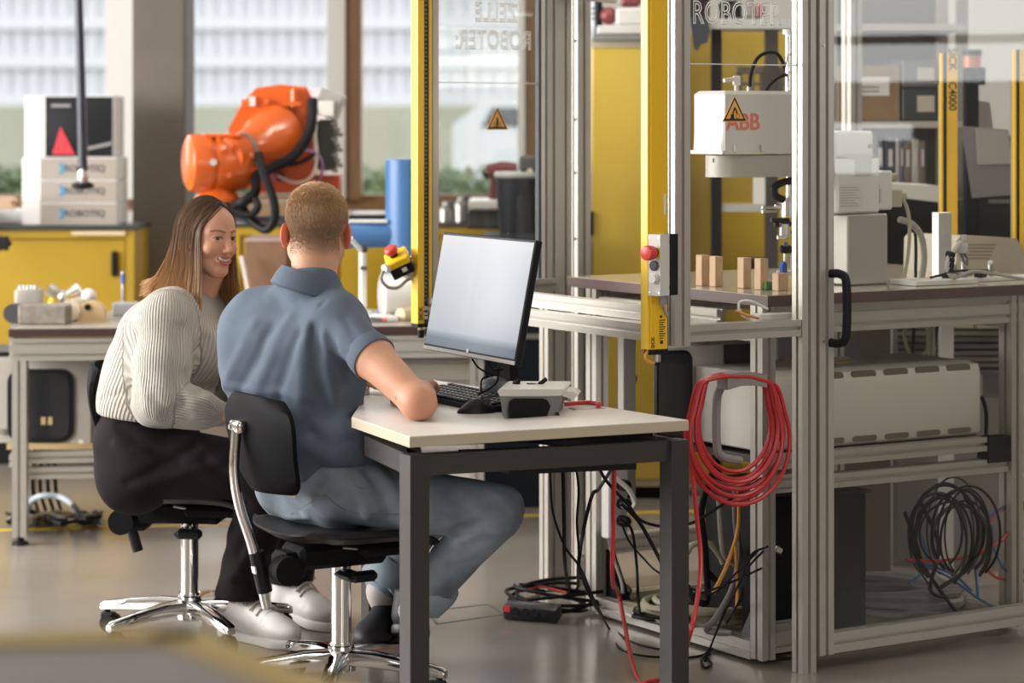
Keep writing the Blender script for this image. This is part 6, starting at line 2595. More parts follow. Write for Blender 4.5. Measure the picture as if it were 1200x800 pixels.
# ---------------------------------------------------------------- swivel chairs
def swivel_chair(label, loc, rotz, base_rot, seat_h=.445, bar=True, back_h=.80, tilt=.10):
    """chair in local coordinates: faces +x, column at the origin"""
    t = thing('swivel_chair', label, 'chair', loc, rotz, local=True)
    # star base
    Rb = Matrix.Rotation(base_rot - rotz, 4, 'Z')
    m = MB()
    m.lathe([(.030, .055), (.038, .06), (.040, .10), (.034, .125), (.028, .13)], n=20)
    m.build('hub', CHR, t)
    for k in range(5):
        Rk = Rb @ Matrix.Rotation(2 * math.pi * k / 5, 4, 'Z')
        m = MB(Rk)
        P_ = [(.02, 0, .095), (.10, 0, .095), (.20, 0, .086), (.285, 0, .076), (.298, 0, .072)]
        vv, ff = [], []
        ws = [.024, .024, .021, .018, .013]
        hs_ = [.022, .021, .017, .014, .010]
        nsec = 10
        for i, p in enumerate(P_):
            for q_ in range(nsec):
                an = 2 * math.pi * q_ / nsec
                ca, sa = math.cos(an), math.sin(an)
                vv.append((p[0], ws[i] * abs(ca) ** .6 * (1 if ca > 0 else -1), p[2] + hs_[i] * abs(sa) ** .6 * (1 if sa > 0 else -1)))
        for i in range(4):
            for q_ in range(nsec):
                l_ = (q_ + 1) % nsec
                ff.append((i * nsec + q_, (i + 1) * nsec + q_, (i + 1) * nsec + l_, i * nsec + l_))
        ff.append(tuple(range(nsec)))
        ff.append(tuple(4 * nsec + q_ for q_ in range(nsec - 1, -1, -1)))
        m.add(vv, ff)
        lg = m.build('base_leg', CHR, t, smooth=50)
        m = MB(Rk)
        m.cyl((.28, 0, .035), (.28, 0, .068), .009, 8)
        m.cyl((.268, -.022, .026), (.268, -.006, .026), .0255, 18)
        m.cyl((.268, .006, .026), (.268, .022, .026), .0255, 18)
        m.box((.275, 0, .046), (.045, .03, .022), None, .006)
        m.build('caster', BLK, lg)
    m = MB()
    m.cyl((0, 0, .12), (0, 0, seat_h - .10), .0265, 24)
    m.cyl((0, 0, .12), (0, 0, .135), .031, 24)
    m.build('gas_column', CHR, t)
    # mechanism
    m = MB()
    m.box((-.02, 0, seat_h - .075), (.25, .13, .06), None, .012)
    m.box((-.15, 0, seat_h - .095), (.07, .09, .07), None, .012)
    m.box((.09, 0, seat_h - .062), (.16, .24, .03), None, .01)
    mech = m.build('mechanism', BLKM, t)
    m = MB()
    m.box((.0, -.05, seat_h - .13), (.05, .10, .022), None, .009)
    m.box((.02, -.09, seat_h - .128), (.075, .03, .028), None, .009)
    m.build('height_lever', BLK, mech)
    m = MB()
    m.cyl((-.185, -.075, seat_h - .10), (-.185, -.03, seat_h - .10), .037, 24)
    m.build('knob', BLKM, mech)
    m = MB()
    m.cyl((-.03, -.07, seat_h - .052), (.035, -.075, seat_h - .062), .004, 8)
    m.cyl((.035, -.085, seat_h - .062), (.035, -.065, seat_h - .062), .007, 10)
    m.build('latch_rod', STEEL, mech)
    # seat shell: saddle curved, thick
    nx, ny = 14, 14
    top, bot = [], []
    for i in range(nx + 1):
        for j in range(ny + 1):
            u_, v_ = i / nx * 2 - 1, j / ny * 2 - 1
            # rounded square outline
            r_ = (abs(u_) ** 4 + abs(v_) ** 4) ** .25
            k_ = max(abs(u_), abs(v_)) / max(r_, 1e-6)
            x_ = u_ * k_ * .215 + .015
            y_ = v_ * k_ * .215
            z_ = seat_h - .012 + .018 * v_ * v_ - .035 * max(0, u_) ** 3 + .02 * max(0, -u_) ** 3
            e_ = max(abs(u_), abs(v_))
            rim = .012 * max(0, (e_ - .8) / .2) ** 2
            top.append((x_, y_, z_ - rim))
            bot.append((x_, y_, z_ - .030 + rim))
    n_ = (ny + 1)
    ff = []
    o2 = len(top)
    for i in range(nx):
        for j in range(ny):
            a = i * n_ + j
            ff.append((a, a + n_, a + n_ + 1, a + 1))
            ff.append((o2 + a, o2 + a + 1, o2 + a + n_ + 1, o2 + a + n_))
    rim_ = [i * n_ for i in range(nx + 1)] + [nx * n_ + j for j in range(1, ny + 1)] + [i * n_ + ny for i in range(nx - 1, -1, -1)] + [j for j in range(ny - 1, 0, -1)]
    for k in range(len(rim_)):
        a, b = rim_[k], rim_[(k + 1) % len(rim_)]
        ff.append((a, o2 + a, o2 + b, b))
    m = MB()
    m.add(top + bot, ff)
    m.build('seat', mat('seat_brown_black', (.018, .0155, .016), .45, spec=.25), t, smooth=60)
    # backrest shell
    z0_, z1_ = seat_h + .10, back_h
    nz_, ny_ = 30, 16
    fr_, bk_ = [], []
    for i in range(nz_ + 1):
        f_ = i / nz_
        hw = .225 * (0.66 + .34 * f_ ** .6) * math.sqrt(max(.05, 1 - .62 * max(0, (f_ - .5) / .5) ** 3)) * (1 - .22 * max(0, (.18 - f_) / .18) ** 2)
        for j in range(ny_ + 1):
            v_ = j / ny_ * 2 - 1
            y_ = hw * v_
            zz_ = z0_ + (z1_ - z0_) * f_ - .012 * v_ * v_ * f_
            x_ = -.258 - tilt * (f_ - .2) + .045 * v_ * v_ + .03 * (f_ - .45) ** 2 * 2
            fr_.append((x_ + .006, y_, zz_))
            bk_.append((x_ - .006, y_, zz_))
    n_ = ny_ + 1
    o2 = len(fr_)
    ff = []
    for i in range(nz_):
        for j in range(ny_):
            a = i * n_ + j
            ff.append((a, a + n_, a + n_ + 1, a + 1))
            ff.append((o2 + a, o2 + a + 1, o2 + a + n_ + 1, o2 + a + n_))
    rim_ = [i * n_ for i in range(nz_ + 1)] + [nz_ * n_ + j for j in range(1, ny_ + 1)] + [i * n_ + ny_ for i in range(nz_ - 1, -1, -1)] + [j for j in range(ny_ - 1, 0, -1)]
    for k in range(len(rim_)):
        a, b = rim_[k], rim_[(k + 1) % len(rim_)]
        ff.append((a, o2 + a, o2 + b, b))
    m = MB()
    m.add(fr_ + bk_, ff)
    m.build('backrest', BLKS, t, smooth=50)
    if bar:
        xb = -.262 - tilt * .45 - .014
        zt_ = z0_ + (z1_ - z0_) * .62
        m = MB()
        m.box((xb + .005, 0, zt_ + .012), (.032, .058, .034), None, .010, 3)
        brk = m.build('chrome_bracket', CHR, t)
        m = MB()
        m.cyl((xb - .012, .017, zt_ + .010), (xb - .010, .017, zt_ + .010) if False else (xb - .0135, .017, zt_ + .010), .006, 12)
        m.build('screw', STEEL, brk)
        m = MB()
        m.tube(catmull([(xb, 0, zt_), (xb - .006, 0, zt_ - .10), (xb + .008, 0, zt_ - .19), (xb + .045, 0, zt_ - .30), (xb + .085, 0, seat_h - .20)], 6), .0135, 14)
        m.build('back_tube', CHR, t)
        m = MB()
        m.tube([(xb + .055, 0, seat_h - .055), (xb + .080, 0, seat_h - .16)], .020, 14)
        m.build('tube_sleeve', BLK, t)
        m = MB()
        m.box((xb + .0455, -.008, seat_h - .100), (.004, .022, .018), Matrix.Rotation(-.2, 3, 'Y'))
        m.build('sleeve_label', WHT, t)
    else:
        m = MB()
        m.box((-.215, 0, seat_h + .03), (.02, .06, .24), Matrix.Rotation(-.28, 3, 'Y'), .006)
        m.cyl((-.18, 0, seat_h - .1), (-.152, 0, seat_h - .195), .016, 12)
        m.build('back_bar', BLK, t)
    return t


MCH = Vector((-.447, 6.70, 0))
WCH = Vector((-.932, 7.40, 0))
swivel_chair('black shell swivel chair with chrome back tube that the man sits on', MCH, math.atan2(.50, .86), math.radians(-22), .445, True, .80, .05)
swivel_chair('black shell swivel chair that the woman in the knitted sweater sits on', WCH, math.radians(-6), math.radians(156), .445, False, .80, .05)
# ---------------------------------------------------------------- organic surfaces: signed distance fields turned into meshes
def _v(p):
    return np.array((p[0], p[1], p[2]), dtype=np.float32)


class Field:
    def __init__(s, mn, mx, h):
        s.h = h
        s.o = np.array(mn, dtype=np.float32)
        s.n = (np.ceil((np.array(mx) - s.o) / h).astype(int) + 1)
        s.F = np.full(tuple(s.n), 0.2, dtype=np.float32)

    def sub(s, mn, mx, pad):
        a = np.clip(np.floor((np.array(mn) - pad - s.o) / s.h).astype(int), 0, s.n)
        b = np.clip(np.ceil((np.array(mx) + pad - s.o) / s.h).astype(int) + 1, 0, s.n)
        if np.any(b <= a):
            return None
        sl = tuple(slice(int(i), int(j)) for i, j in zip(a, b))
        ax = [s.o[k] + s.h * np.arange(a[k], b[k], dtype=np.float32) for k in range(3)]
        X, Y, Z = np.meshgrid(*ax, indexing='ij')
        return sl, X, Y, Z

    def join(s, sl, d, k, sub=False):
        f = s.F[sl]
        if sub:
            d = -d
            hh = np.clip(.5 - .5 * (d - f) / k, 0, 1) if k > 0 else (d < f).astype(np.float32)
            # smooth max(f, d)
            s.F[sl] = f * hh + d * (1 - hh) + k * hh * (1 - hh)
        else:
            if k <= 0:
                s.F[sl] = np.minimum(f, d)
            else:
                hh = np.clip(.5 + .5 * (f - d) / k, 0, 1)
                s.F[sl] = f * (1 - hh) + d * hh - k * hh * (1 - hh)

    def cone(s, a, b, ra, rb, k=.03, sub=False, sc=None):
        """round cone a..b"""
        a, b = _v(a), _v(b)
        R = max(ra, rb)
        g = s.sub(np.minimum(a, b) - R, np.maximum(a, b) + R, k + 3 * s.h + .02)
        if g is None:
            return s
        sl, X, Y, Z = g
        ba = b - a
        L2 = float(ba @ ba) + 1e-12
        px, py, pz = X - a[0], Y - a[1], Z - a[2]
        t = np.clip((px * ba[0] + py * ba[1] + pz * ba[2]) / L2, 0, 1)
        d = np.sqrt((px - t * ba[0]) ** 2 + (py - t * ba[1]) ** 2 + (pz - t * ba[2]) ** 2) - (ra + (rb - ra) * t)
        s.join(sl, d, k, sub)
        return s

    def ell(s, c, r, k=.02, M=None, sub=False):
        """ellipsoid, axes = columns of M"""
        c = _v(c)
        R = max(r)
        g = s.sub(c - R, c + R, k + 3 * s.h + .02)
        if g is None:
            return s
        sl, X, Y, Z = g
        px, py, pz = X - c[0], Y - c[1], Z - c[2]
        if M is not None:
            M = np.array(M, dtype=np.float32)
            qx = px * M[0, 0] + py * M[1, 0] + pz * M[2, 0]
            qy = px * M[0, 1] + py * M[1, 1] + pz * M[2, 1]
            qz = px * M[0, 2] + py * M[1, 2] + pz * M[2, 2]
        else:
            qx, qy, qz = px, py, pz
        k0 = np.sqrt((qx / r[0]) ** 2 + (qy / r[1]) ** 2 + (qz / r[2]) ** 2)
        k1 = np.sqrt((qx / r[0] ** 2) ** 2 + (qy / r[1] ** 2) ** 2 + (qz / r[2] ** 2) ** 2)
        d = k0 * (k0 - 1) / np.maximum(k1, 1e-6)
        d = np.where(k0 < 1e-4, -min(r), d)
        s.join(sl, d, k, sub)
        return s

    def plane_cut(s, p, n, k=.004):
        """keeps the side opposite to n"""
        p, n = _v(p), _v(Vector(n).normalized())
        ax = [s.o[i] + s.h * np.arange(s.n[i], dtype=np.float32) for i in range(3)]
        d = (ax[0][:, None, None] - p[0]) * n[0] + (ax[1][None, :, None] - p[1]) * n[1] + (ax[2][None, None, :] - p[2]) * n[2]
        f = s.F
        hh = np.clip(.5 - .5 * (d - f) / k, 0, 1)
        s.F = f * hh + d * (1 - hh) + k * hh * (1 - hh)
        return s

    def fold(s, pts, w, amp):
        """a soft ridge (amp > 0) or furrow (amp < 0) along a line"""
        P = [_v(p) for p in pts]
        allp = np.array(P)
        g = s.sub(allp.min(0) - 2.5 * w, allp.max(0) + 2.5 * w, 2 * s.h)
        if g is None:
            return s
        sl, X, Y, Z = g
        best = np.full(X.shape, 9.0, dtype=np.float32)
        for a, b in zip(P[:-1], P[1:]):
            ba = b - a
            L2 = float(ba @ ba) + 1e-12
            px, py, pz = X - a[0], Y - a[1], Z - a[2]
            t = np.clip((px * ba[0] + py * ba[1] + pz * ba[2]) / L2, 0, 1)
            best = np.minimum(best, (px - t * ba[0]) ** 2 + (py - t * ba[1]) ** 2 + (pz - t * ba[2]) ** 2)
        s.F[sl] = s.F[sl] - amp * np.exp(-best / (w * w))
        return s

    def wrinkle(s, amp, freq, seed=0):
        r = np.random.default_rng(seed)
        ax = [s.o[i] + s.h * np.arange(s.n[i], dtype=np.float32) for i in range(3)]
        X, Y, Z = np.meshgrid(*ax, indexing='ij')
        for i in range(4):
            w = r.normal(size=3)
            w = w / np.linalg.norm(w) * freq * r.uniform(.6, 1.5)
            ph = r.uniform(0, 6, 2)
            s.F -= (amp / 2 * np.sin(w[0] * X + w[1] * Y + w[2] * Z + ph[0] + 1.2 * np.sin(freq * .5 * (X * w[1] - Y * w[0] + Z * w[2]) / freq * 2 + ph[1]))).astype(np.float32)
        return s

    def mesh(s):
        F, h = s.F, s.h
        S = F < 0
        nx, ny, nz = F.shape
        c = np.zeros((nx - 1, ny - 1, nz - 1), dtype=np.int8)
        offs = [(i, j, k) for i in (0, 1) for j in (0, 1) for k in (0, 1)]
        for i, j, k in offs:
            c += S[i:nx - 1 + i, j:ny - 1 + j, k:nz - 1 + k]
        act = np.argwhere((c > 0) & (c < 8))
        if len(act) == 0:
            return np.zeros((0, 3)), np.zeros((0, 4), int)
        idx = np.full(c.shape, -1, dtype=np.int32)
        idx[act[:, 0], act[:, 1], act[:, 2]] = np.arange(len(act))
        val = {o: F[act[:, 0] + o[0], act[:, 1] + o[1], act[:, 2] + o[2]] for o in offs}
        acc = np.zeros((len(act), 3))
        cnt = np.zeros(len(act))
        for o in offs:
            for ax in range(3):
                if o[ax]:
                    continue
                q = list(o)
                q[ax] = 1
                q = tuple(q)
                a, b = val[o], val[q]
                m = (a < 0) != (b < 0)
                t = np.where(m, a / np.where(m, a - b, 1), 0)
                p = np.tile(np.array(o, float), (len(act), 1))
                p[:, ax] += t
                acc[m] += p[m]
                cnt[m] += 1
        verts = (act + acc / cnt[:, None]) * h + s.o
        quads = []
        for ax in range(3):
            a1, a2 = (ax + 1) % 3, (ax + 2) % 3
            sl0 = [slice(None)] * 3
            sl1 = [slice(None)] * 3
            sl0[ax], sl1[ax] = slice(0, -1), slice(1, None)
            A, B = S[tuple(sl0)], S[tuple(sl1)]
            e = np.argwhere(A != B)
            ok = (e[:, a1] > 0) & (e[:, a2] > 0) & (e[:, a1] < F.shape[a1] - 1) & (e[:, a2] < F.shape[a2] - 1)
            e = e[ok]
            fl = A[e[:, 0], e[:, 1], e[:, 2]]
            q = []
            for d1, d2 in ((-1, -1), (0, -1), (0, 0), (-1, 0)):
                p = e.copy()
                p[:, a1] += d1
                p[:, a2] += d2
                q.append(idx[p[:, 0], p[:, 1], p[:, 2]])
            q = np.stack(q, 1)
            q[~fl] = q[~fl][:, ::-1]
            quads.append(q)
        quads = np.concatenate(quads)
        quads = quads[(quads >= 0).all(1)]
        return verts, quads


def relax(verts, quads, it=1, lam=.5):
    for _ in range(it):
        acc = np.zeros_like(verts)
        cnt = np.zeros(len(verts))
        for i in range(4):
            a, b = quads[:, i], quads[:, (i + 1) % 4]
            np.add.at(acc, a, verts[b])
            np.add.at(acc, b, verts[a])
            np.add.at(cnt, a, 1)
            np.add.at(cnt, b, 1)
        verts = verts + lam * (acc / np.maximum(cnt, 1)[:, None] - verts)
    return verts


def capsules(field, levels, lat, k=.05):
    """torso: at every level a lateral capsule (centre, half width, radius), bridged by in-between levels"""
    for (c0, w0, r0), (c1, w1, r1) in zip(levels[:-1], levels[1:]):
        c0, c1 = Vector(c0), Vector(c1)
        n = max(2, int((c1 - c0).length / .035))
        for i in range(n + 1):
            t = i / n
            c, w, r = c0.lerp(c1, t), w0 + (w1 - w0) * t, r0 + (r1 - r0) * t
            field.cone(c - lat * w, c + lat * w, r, r, k * .5)
    return field


def basis(fwd, up=(0, 0, 1)):
    """columns: right, forward, up"""
    f = Vector(fwd).normalized()
    r = f.cross(Vector(up)).normalized()
    u = r.cross(f)
    return Matrix(((r.x, f.x, u.x), (r.y, f.y, u.y), (r.z, f.z, u.z)))
# ---------------------------------------------------------------- people
SKIN = attr_mat('skin', .56, .32, sss=.12, bump=.04, bscale=500)
HAIRM = attr_mat('hair', .38, .5)
EYEW = mat('eye_white', (.70, .66, .62), .2)
IRIS = mat('iris_brown', (.05, .03, .018), .15)
TEETH = mat('teeth', (.86, .82, .75), .25)
SK_F = np.array((.66, .35, .235))
SK_M = np.array((.56, .29, .185))


def orient(v, q):
    """faces outward"""
    a, b, c_, d = (v[q[:, i]] for i in range(4))
    vol = np.einsum('ij,ij->i', a, np.cross(b, c_)).sum() + np.einsum('ij,ij->i', a, np.cross(c_, d)).sum()
    return q if vol > 0 else q[:, ::-1]


def vnormals(v, q):
    n = np.cross(v[q[:, 2]] - v[q[:, 0]], v[q[:, 3]] - v[q[:, 1]])
    N = np.zeros_like(v)
    for i in range(4):
        np.add.at(N, q[:, i], n)
    return N / np.maximum(np.linalg.norm(N, axis=1)[:, None], 1e-9)


def head_mesh(female=True):
    """x right, y forward, z up; origin between the ears at eye level"""
    f = Field((-.105, -.135, -.20), (.105, .135, .135), .0026)
    w = 1.0 if female else 1.06
    f.ell((0, -.014, .040), (.074 * w, .094, .083), .02)
    f.ell((0, .028, .020), (.066 * w, .062, .070), .025)
    f.ell((0, .030, -.035), (.060 * w, .056, .070), .03)
    for s in (-1, 1):
        f.cone((s * .050 * w, .0, -.055), (s * .016, .062, -.102 if female else -.106), .021, .017, .028)
        f.ell((s * .040, .058, -.034), (.026, .027, .022), .016)          # raised cheek of a smile
        f.cone((s * .014, .082, .017), (s * .048, .064, .018), .009, .008, .012)   # brow ridge
    f.ell((0, .064, -.103), (.019, .018, .015), .018)
    f.cone((0, .084, .006), (0, .104, -.034), .0085, .0105, .010)
    f.ell((0, .107, -.036), (.0105, .0105, .009), .006)
    for s in (-1, 1):
        f.ell((s * .0125, .096, -.039), (.0075, .010, .007), .005)
        f.ell((s * .006, .100, -.0475), (.0032, .005, .003), .003, sub=True)
        f.ell((s * .0315, .098, -.001), (.0165, .016, .0105), .010, sub=True)
        f.ell((s * .0315, .0735, .0), (.0155, .0145, .0150), .003)        # lids
        f.ell((s * .0315, .0905, -.0005), (.0142, .0090, .0056 if female else .005), .0015, sub=True)
    # mouth
    M = .062
    if female:
        f.ell((0, .078, -.0685), (.030, .020, .017), .012)
        pts_u = [(x, .097 - 9.0 * x * x - .001, -.0605 + 7.0 * x * x) for x in np.linspace(-.029, .029, 9)]
        pts_l = [(x, .0955 - 9.5 * x * x - .001, -.0790 + 21 * x * x) for x in np.linspace(-.027, .027, 9)]
        f.ell((0, .100, -.0680), (.0250, .013, .0090), .003, sub=True)
        for s in (-1, 1):
            f.ell((s * .021, .092, -.0625), (.010, .011, .0055), .003, sub=True)
        for P_ in (pts_u, pts_l):
            for i, (a, b) in enumerate(zip(P_[:-1], P_[1:])):
                r_ = .0042 if P_ is pts_l else .0034
                f.cone(a, b, r_ * (1 - .5 * abs(i - 3.5) / 4), r_ * (1 - .5 * abs(i - 2.5) / 4), .0025)
        for s in (-1, 1):       # smile folds
            f.fold([(s * .020, .094, -.042), (s * .033, .082, -.058), (s * .034, .076, -.074)], .006, -.0022)
            f.fold([(s * .018, .085, -.020), (s * .034, .078, -.020)], .004, -.0010)
    else:
        f.ell((0, .076, -.070), (.028, .018, .015), .012)
        f.cone((-.020, .086, -.066), (.020, .086, -.066), .0045, .0045, .004)
        f.cone((-.018, .085, -.076), (.018, .085, -.076), .0055, .0055, .004)
    # ears
    for s in (-1, 1):
        Me = basis((s * .35, 1, 0))
        c_ = Vector((s * (.070 if female else .079) * w, -.006, -.012))
        f.ell(c_, (.007, .019, .031), .006, np.array(Matrix.Rotation(s * .45, 3, 'Z')))
        f.ell(c_ + Vector((s * .007, .003, .002)), (.006, .011, .019), .004, np.array(Matrix.Rotation(s * .45, 3, 'Z')), sub=True)
        f.ell(c_ + Vector((0, .004, -.027)), (.005, .008, .009), .006)
    # neck
    nr = .050 if female else .060
    f.cone((0, -.022, -.05), (0, -.036, -.155), nr, nr * 1.02, .03)
    v, q = f.mesh()
    v = relax(v, q, 1, .4)
    q = orient(v, q)
    col = np.tile(SK_F if female else SK_M, (len(v), 1))
    x, y, z = v[:, 0], v[:, 1], v[:, 2]
    r = np.random.default_rng(1)

    def blend(mask, c_):
        nonlocal col
        m = np.clip(mask, 0, 1)[:, None]
        col = col * (1 - m) + np.array(c_) * m
    g = lambda cx, cy, cz, rr: np.exp(-((np.abs(x) - cx) ** 2 + (y - cy) ** 2 + (z - cz) ** 2) / rr ** 2)
    blend(.45 * g(.042, .07, -.036, .022), (.62, .24, .17))
    blend(.35 * g(0, .11, -.038, .014), (.60, .24, .17))
    if female:
        lip = np.zeros(len(v))
        for P_, rr in ((pts_u, .0048), (pts_l, .0056)):
            for p in P_:
                lip = np.maximum(lip, np.exp(-(((x - p[0]) ** 2 + (y - p[1]) ** 2 * .6 + (z - p[2]) ** 2) / rr ** 2) ** 2))
        blend(lip * 1.2, (.47, .13, .12))
        inner = (np.abs(x) < .025) & (y > .06) & (y < .0900 - 8 * x * x) & (z < -.0618 + 8 * x * x) & (z > -.0775 + 20 * x * x)
        blend(inner.astype(float), (.12, .03, .03))
        brow = np.zeros(len(v))
        for s in (-1, 1):
            for t in np.linspace(0, 1, 14):
                bx, bz = .014 + .038 * t, .0195 + .0065 * math.sin(t * 2.3) - .003 * t
                brow = np.maximum(brow, np.exp(-(((x - s * bx) / .0035) ** 2 + ((z - bz) / (.0034 * (1 - .45 * t))) ** 2)) * (y > .03))
        blend(brow * 1.1, (.11, .06, .036))
        lash = np.zeros(len(v))
        for s in (-1, 1):
            ex = (x - s * .0315) / .0145
            lz = .0046 * np.sqrt(np.clip(1 - ex ** 2, 0, 1))
            lash = np.maximum(lash, ((np.abs(ex) < 1.12) & (y > .055)) * np.exp(-((z - lz - .0004) / .0021) ** 2))
        blend(lash * .95, (.045, .025, .018))
    else:
        ear_glow = (np.abs(x) > .078) & (np.abs(y + .005) < .03)
        blend(ear_glow * .75, (.72, .16, .10))  # backlight glowing through the ears, put into the skin colour as red
    return v, q, np.clip(col, 0, 1)


def place(v, B, c, s=1.0):
    return (v * s) @ np.array(B).T + np.array(c)


def merged(parts):
    V_, Q_, C_ = [], [], []
    o = 0
    for v, q, c_ in parts:
        V_.append(v)
        Q_.append(q + o)
        C_.append(c_)
        o += len(v)
    return np.concatenate(V_), np.concatenate(Q_), np.concatenate(C_)


def hit(field, x, y, Y0=5.4, Y1=8.2):
    """first point of a field seen through a pixel of the photograph"""
    ys = np.arange(Y0, Y1, field.h * .5)
    P = np.stack([(x - CX) * ys / FPX, ys, H - (y - HY) * ys / FPX], 1)
    I = np.round((P - field.o) / field.h).astype(int)
    ok = ((I >= 0) & (I < field.n)).all(1)
    I = np.clip(I, 0, field.n - 1)
    val = np.where(ok, field.F[I[:, 0], I[:, 1], I[:, 2]], 1)
    k = np.argmax(val < 0)
    if val[k] >= 0:
        return None
    return Vector(P[k])


def fold_px(field, pts, w, amp):
    P = [hit(field, *p) for p in pts]
    P = [p for p in P if p is not None]
    if len(P) >= 2:
        field.fold(P, w, amp)


def skin_tube(name, path, r, parent, mt):
    m = MB()
    m.tube(path, r, 6)
    return m.build(name, mt, parent)


def hand(field, wrist, fwd, palm_n, side, curl=.5, spread=.12, k=.006):
    """five fingers; fwd: towards the knuckles, palm_n: out of the palm, side: +1 thumb to the left of fwd seen from the back"""
    f = Vector(fwd).normalized()
    n = Vector(palm_n)
    n = (n - f * n.dot(f)).normalized()
    t = n.cross(f) * side                       # towards the thumb
    w = Vector(wrist)
    kn = w + f * .085
    for o in (-.028, -.010, .010, .026):
        field.cone(w + t * o * .65 + f * .008, kn + t * o, .0165, .0125, .012)
    lens = ((.026, .040, .026, .021), (.009, .045, .029, .022), (-.010, .042, .027, .021), (-.028, .033, .021, .018))
    for i, (o, a, b, c_) in enumerate(lens):
        p = kn + t * o
        d = (f + t * (o / .03) * spread).normalized()
        ang = 0
        for j, L in enumerate((a, b, c_)):
            ang += curl * (.55, .8, .6)[j]
            dd = d * math.cos(ang) + n * math.sin(ang)
            q = p + dd * L
            r0 = (.0092, .0082, .0074)[j] * (1 if i < 3 else .88)
            field.cone(p, q, r0, r0 * .92, .003)
            p = q
    p = w + t * .028 + f * .018 + n * .006
    d = (f * .62 + t * .70 + n * .25).normalized()
    for L, r0 in ((.040, .0115), (.032, .0095), (.024, .0085)):
        q = p + d * L
        field.cone(p, q, r0, r0 * .92, .005)
        p = q
        d = (d + f * .35 + n * .2 * curl * 2).normalized()
    return field


def shoe(name, par, heel, toe, roll, L, mats, lab=None, laces=True, H_=.125):
    """heel, toe: lowest points of the sole"""
    heel, toe = Vector(heel), Vector(toe)
    x = (toe - heel).normalized()
    up = Vector((0, 0, 1)) - x * x.z
    up.normalize()
    y = up.cross(x)
    M = Matrix(((x.x, y.x, up.x), (x.y, y.y, up.y), (x.z, y.z, up.z)))
    f = Field((-.03, -.08, -.01), (L + .03, .08, H_ + .05), .0042)
    f.cone((.048, 0, .055), (.05, 0, .085), .040, .036, .02)
    f.cone((.05, 0, .085), (.052, 0, H_), .038, .041, .015)
    f.cone((.06, 0, .05), (L - .085, 0, .045), .040, .040, .03)
    f.ell((L - .08, 0, .042), (.078, .047, .038), .02)
    f.cone((.09, 0, .10), (L - .10, 0, .062), .030, .026, .02)
    f.plane_cut((0, 0, .022), (0, 0, -1), .004)
    f.cone((.05, 0, H_ + .012), (.05, 0, H_ + .05), .034, .036, .004, sub=True)
    f.fold([(L - .10, -.045, .055), (L - .10, 0, .085), (L - .10, .045, .055)], .006, -.003)
    f.fold([(L - .13, -.045, .06), (L - .125, 0, .095), (L - .13, .045, .06)], .006, -.003)
    f.fold([(.075, -.045, .03), (.085, -.045, .08)], .004, -.0015)
    v, q = f.mesh()
    v = relax(v, q, 2, .5)
    q = orient(v, q)
    sh = link_mesh(name, v @ np.array(M).T + np.array(heel), q, mats[0], par, 180, lab)
    # sole
    g = Field((-.03, -.08, -.02), (L + .03, .08, .06), .0042)
    g.cone((.045, 0, .012), (L - .075, 0, .012), .047, .050, .01)
    g.ell((L - .078, 0, .012), (.082, .051, .05), .01)
    g.plane_cut((0, 0, .028), (0, 0, 1), .003)
    g.plane_cut((0, 0, .0), (0, 0, -1), .003)
    v, q = g.mesh()
    v = relax(v, q, 1, .5)
    q = orient(v, q)
    link_mesh('sole', v @ np.array(M).T + np.array(heel), q, mats[1], sh, 180)
    if laces:
        for i in range(5):
            t = i / 4
            xx = .105 + t * (L - .225)
            zz = .138 - t * .046
            P_ = [(xx, -.034, zz - .022), (xx + .004, -.018, zz - .004), (xx + .006, 0, zz + .002), (xx + .008, .018, zz - .004), (xx + .012, .034, zz - .022)]
            m = MB()
            m.tube([heel + M @ Vector(p) for p in catmull(P_, 3)], .0035, 6)
            m.build('lace', mats[2], sh)
        for s in (-1, 1):
            m = MB()
            P_ = [(.11, 0, .140), (.105, s * .02, .152), (.112, s * .042, .142), (.13, s * .044, .120), (.118, s * .02, .136), (.11, 0, .140)]
            m.tube([heel + M @ Vector(p) for p in catmull(P_, 4)], .0026, 6)
            m.build('lace_bow', mats[2], sh)
    return sh


def strands(name, par, roots, mt):
    """roots: list of (points, radii, colours) joined into one hair mesh"""
    V_, F_, C_ = [], [], []
    for P_, R_, K_ in roots:
        o = len(V_)
        n = len(P_)
        nx = None
        for i in range(n):
            t = (P_[min(i + 1, n - 1)] - P_[max(i - 1, 0)])
            t = t / (np.linalg.norm(t) + 1e-9)
            if nx is None:
                a = np.array((.3, .9, .1)) if abs(t[1]) < .8 else np.array((1., 0, 0))
                nx = np.cross(t, a)
            nx = nx - t * (nx @ t)
            nx /= (np.linalg.norm(nx) + 1e-9)
            ny = np.cross(t, nx)
            for k in range(3):
                an = 2.0944 * k
                V_.append(P_[i] + (nx * math.cos(an) + ny * math.sin(an)) * R_[i])
                C_.append(K_[i])
        for i in range(n - 1):
            for k in range(3):
                l = (k + 1) % 3
                F_.append((o + i * 3 + k, o + i * 3 + l, o + i * 3 + 3 + l, o + i * 3 + 3 + k))
    return link_mesh(name, np.array(V_), F_, mt, par, 180, attrs={'Col': np.array(C_)}, kind='stuff')


# ================================================================ the woman
WY = 7.30
w_head_c = at(243, 277, WY)
w_fwd = Vector((.75, -.66, -.05)).normalized()
WB = basis(w_fwd, (.05, 0.02, 1))
w = thing('person', 'smiling woman with long brown hair in a ribbed light grey sweater and black trousers, seated', 'person', (WCH.x, WCH.y, 0))
WF = Vector((.97, -.24, 0)).normalized()
wl = Vector((-WF.y, WF.x, 0)).normalized()        # to her left (away from the camera)

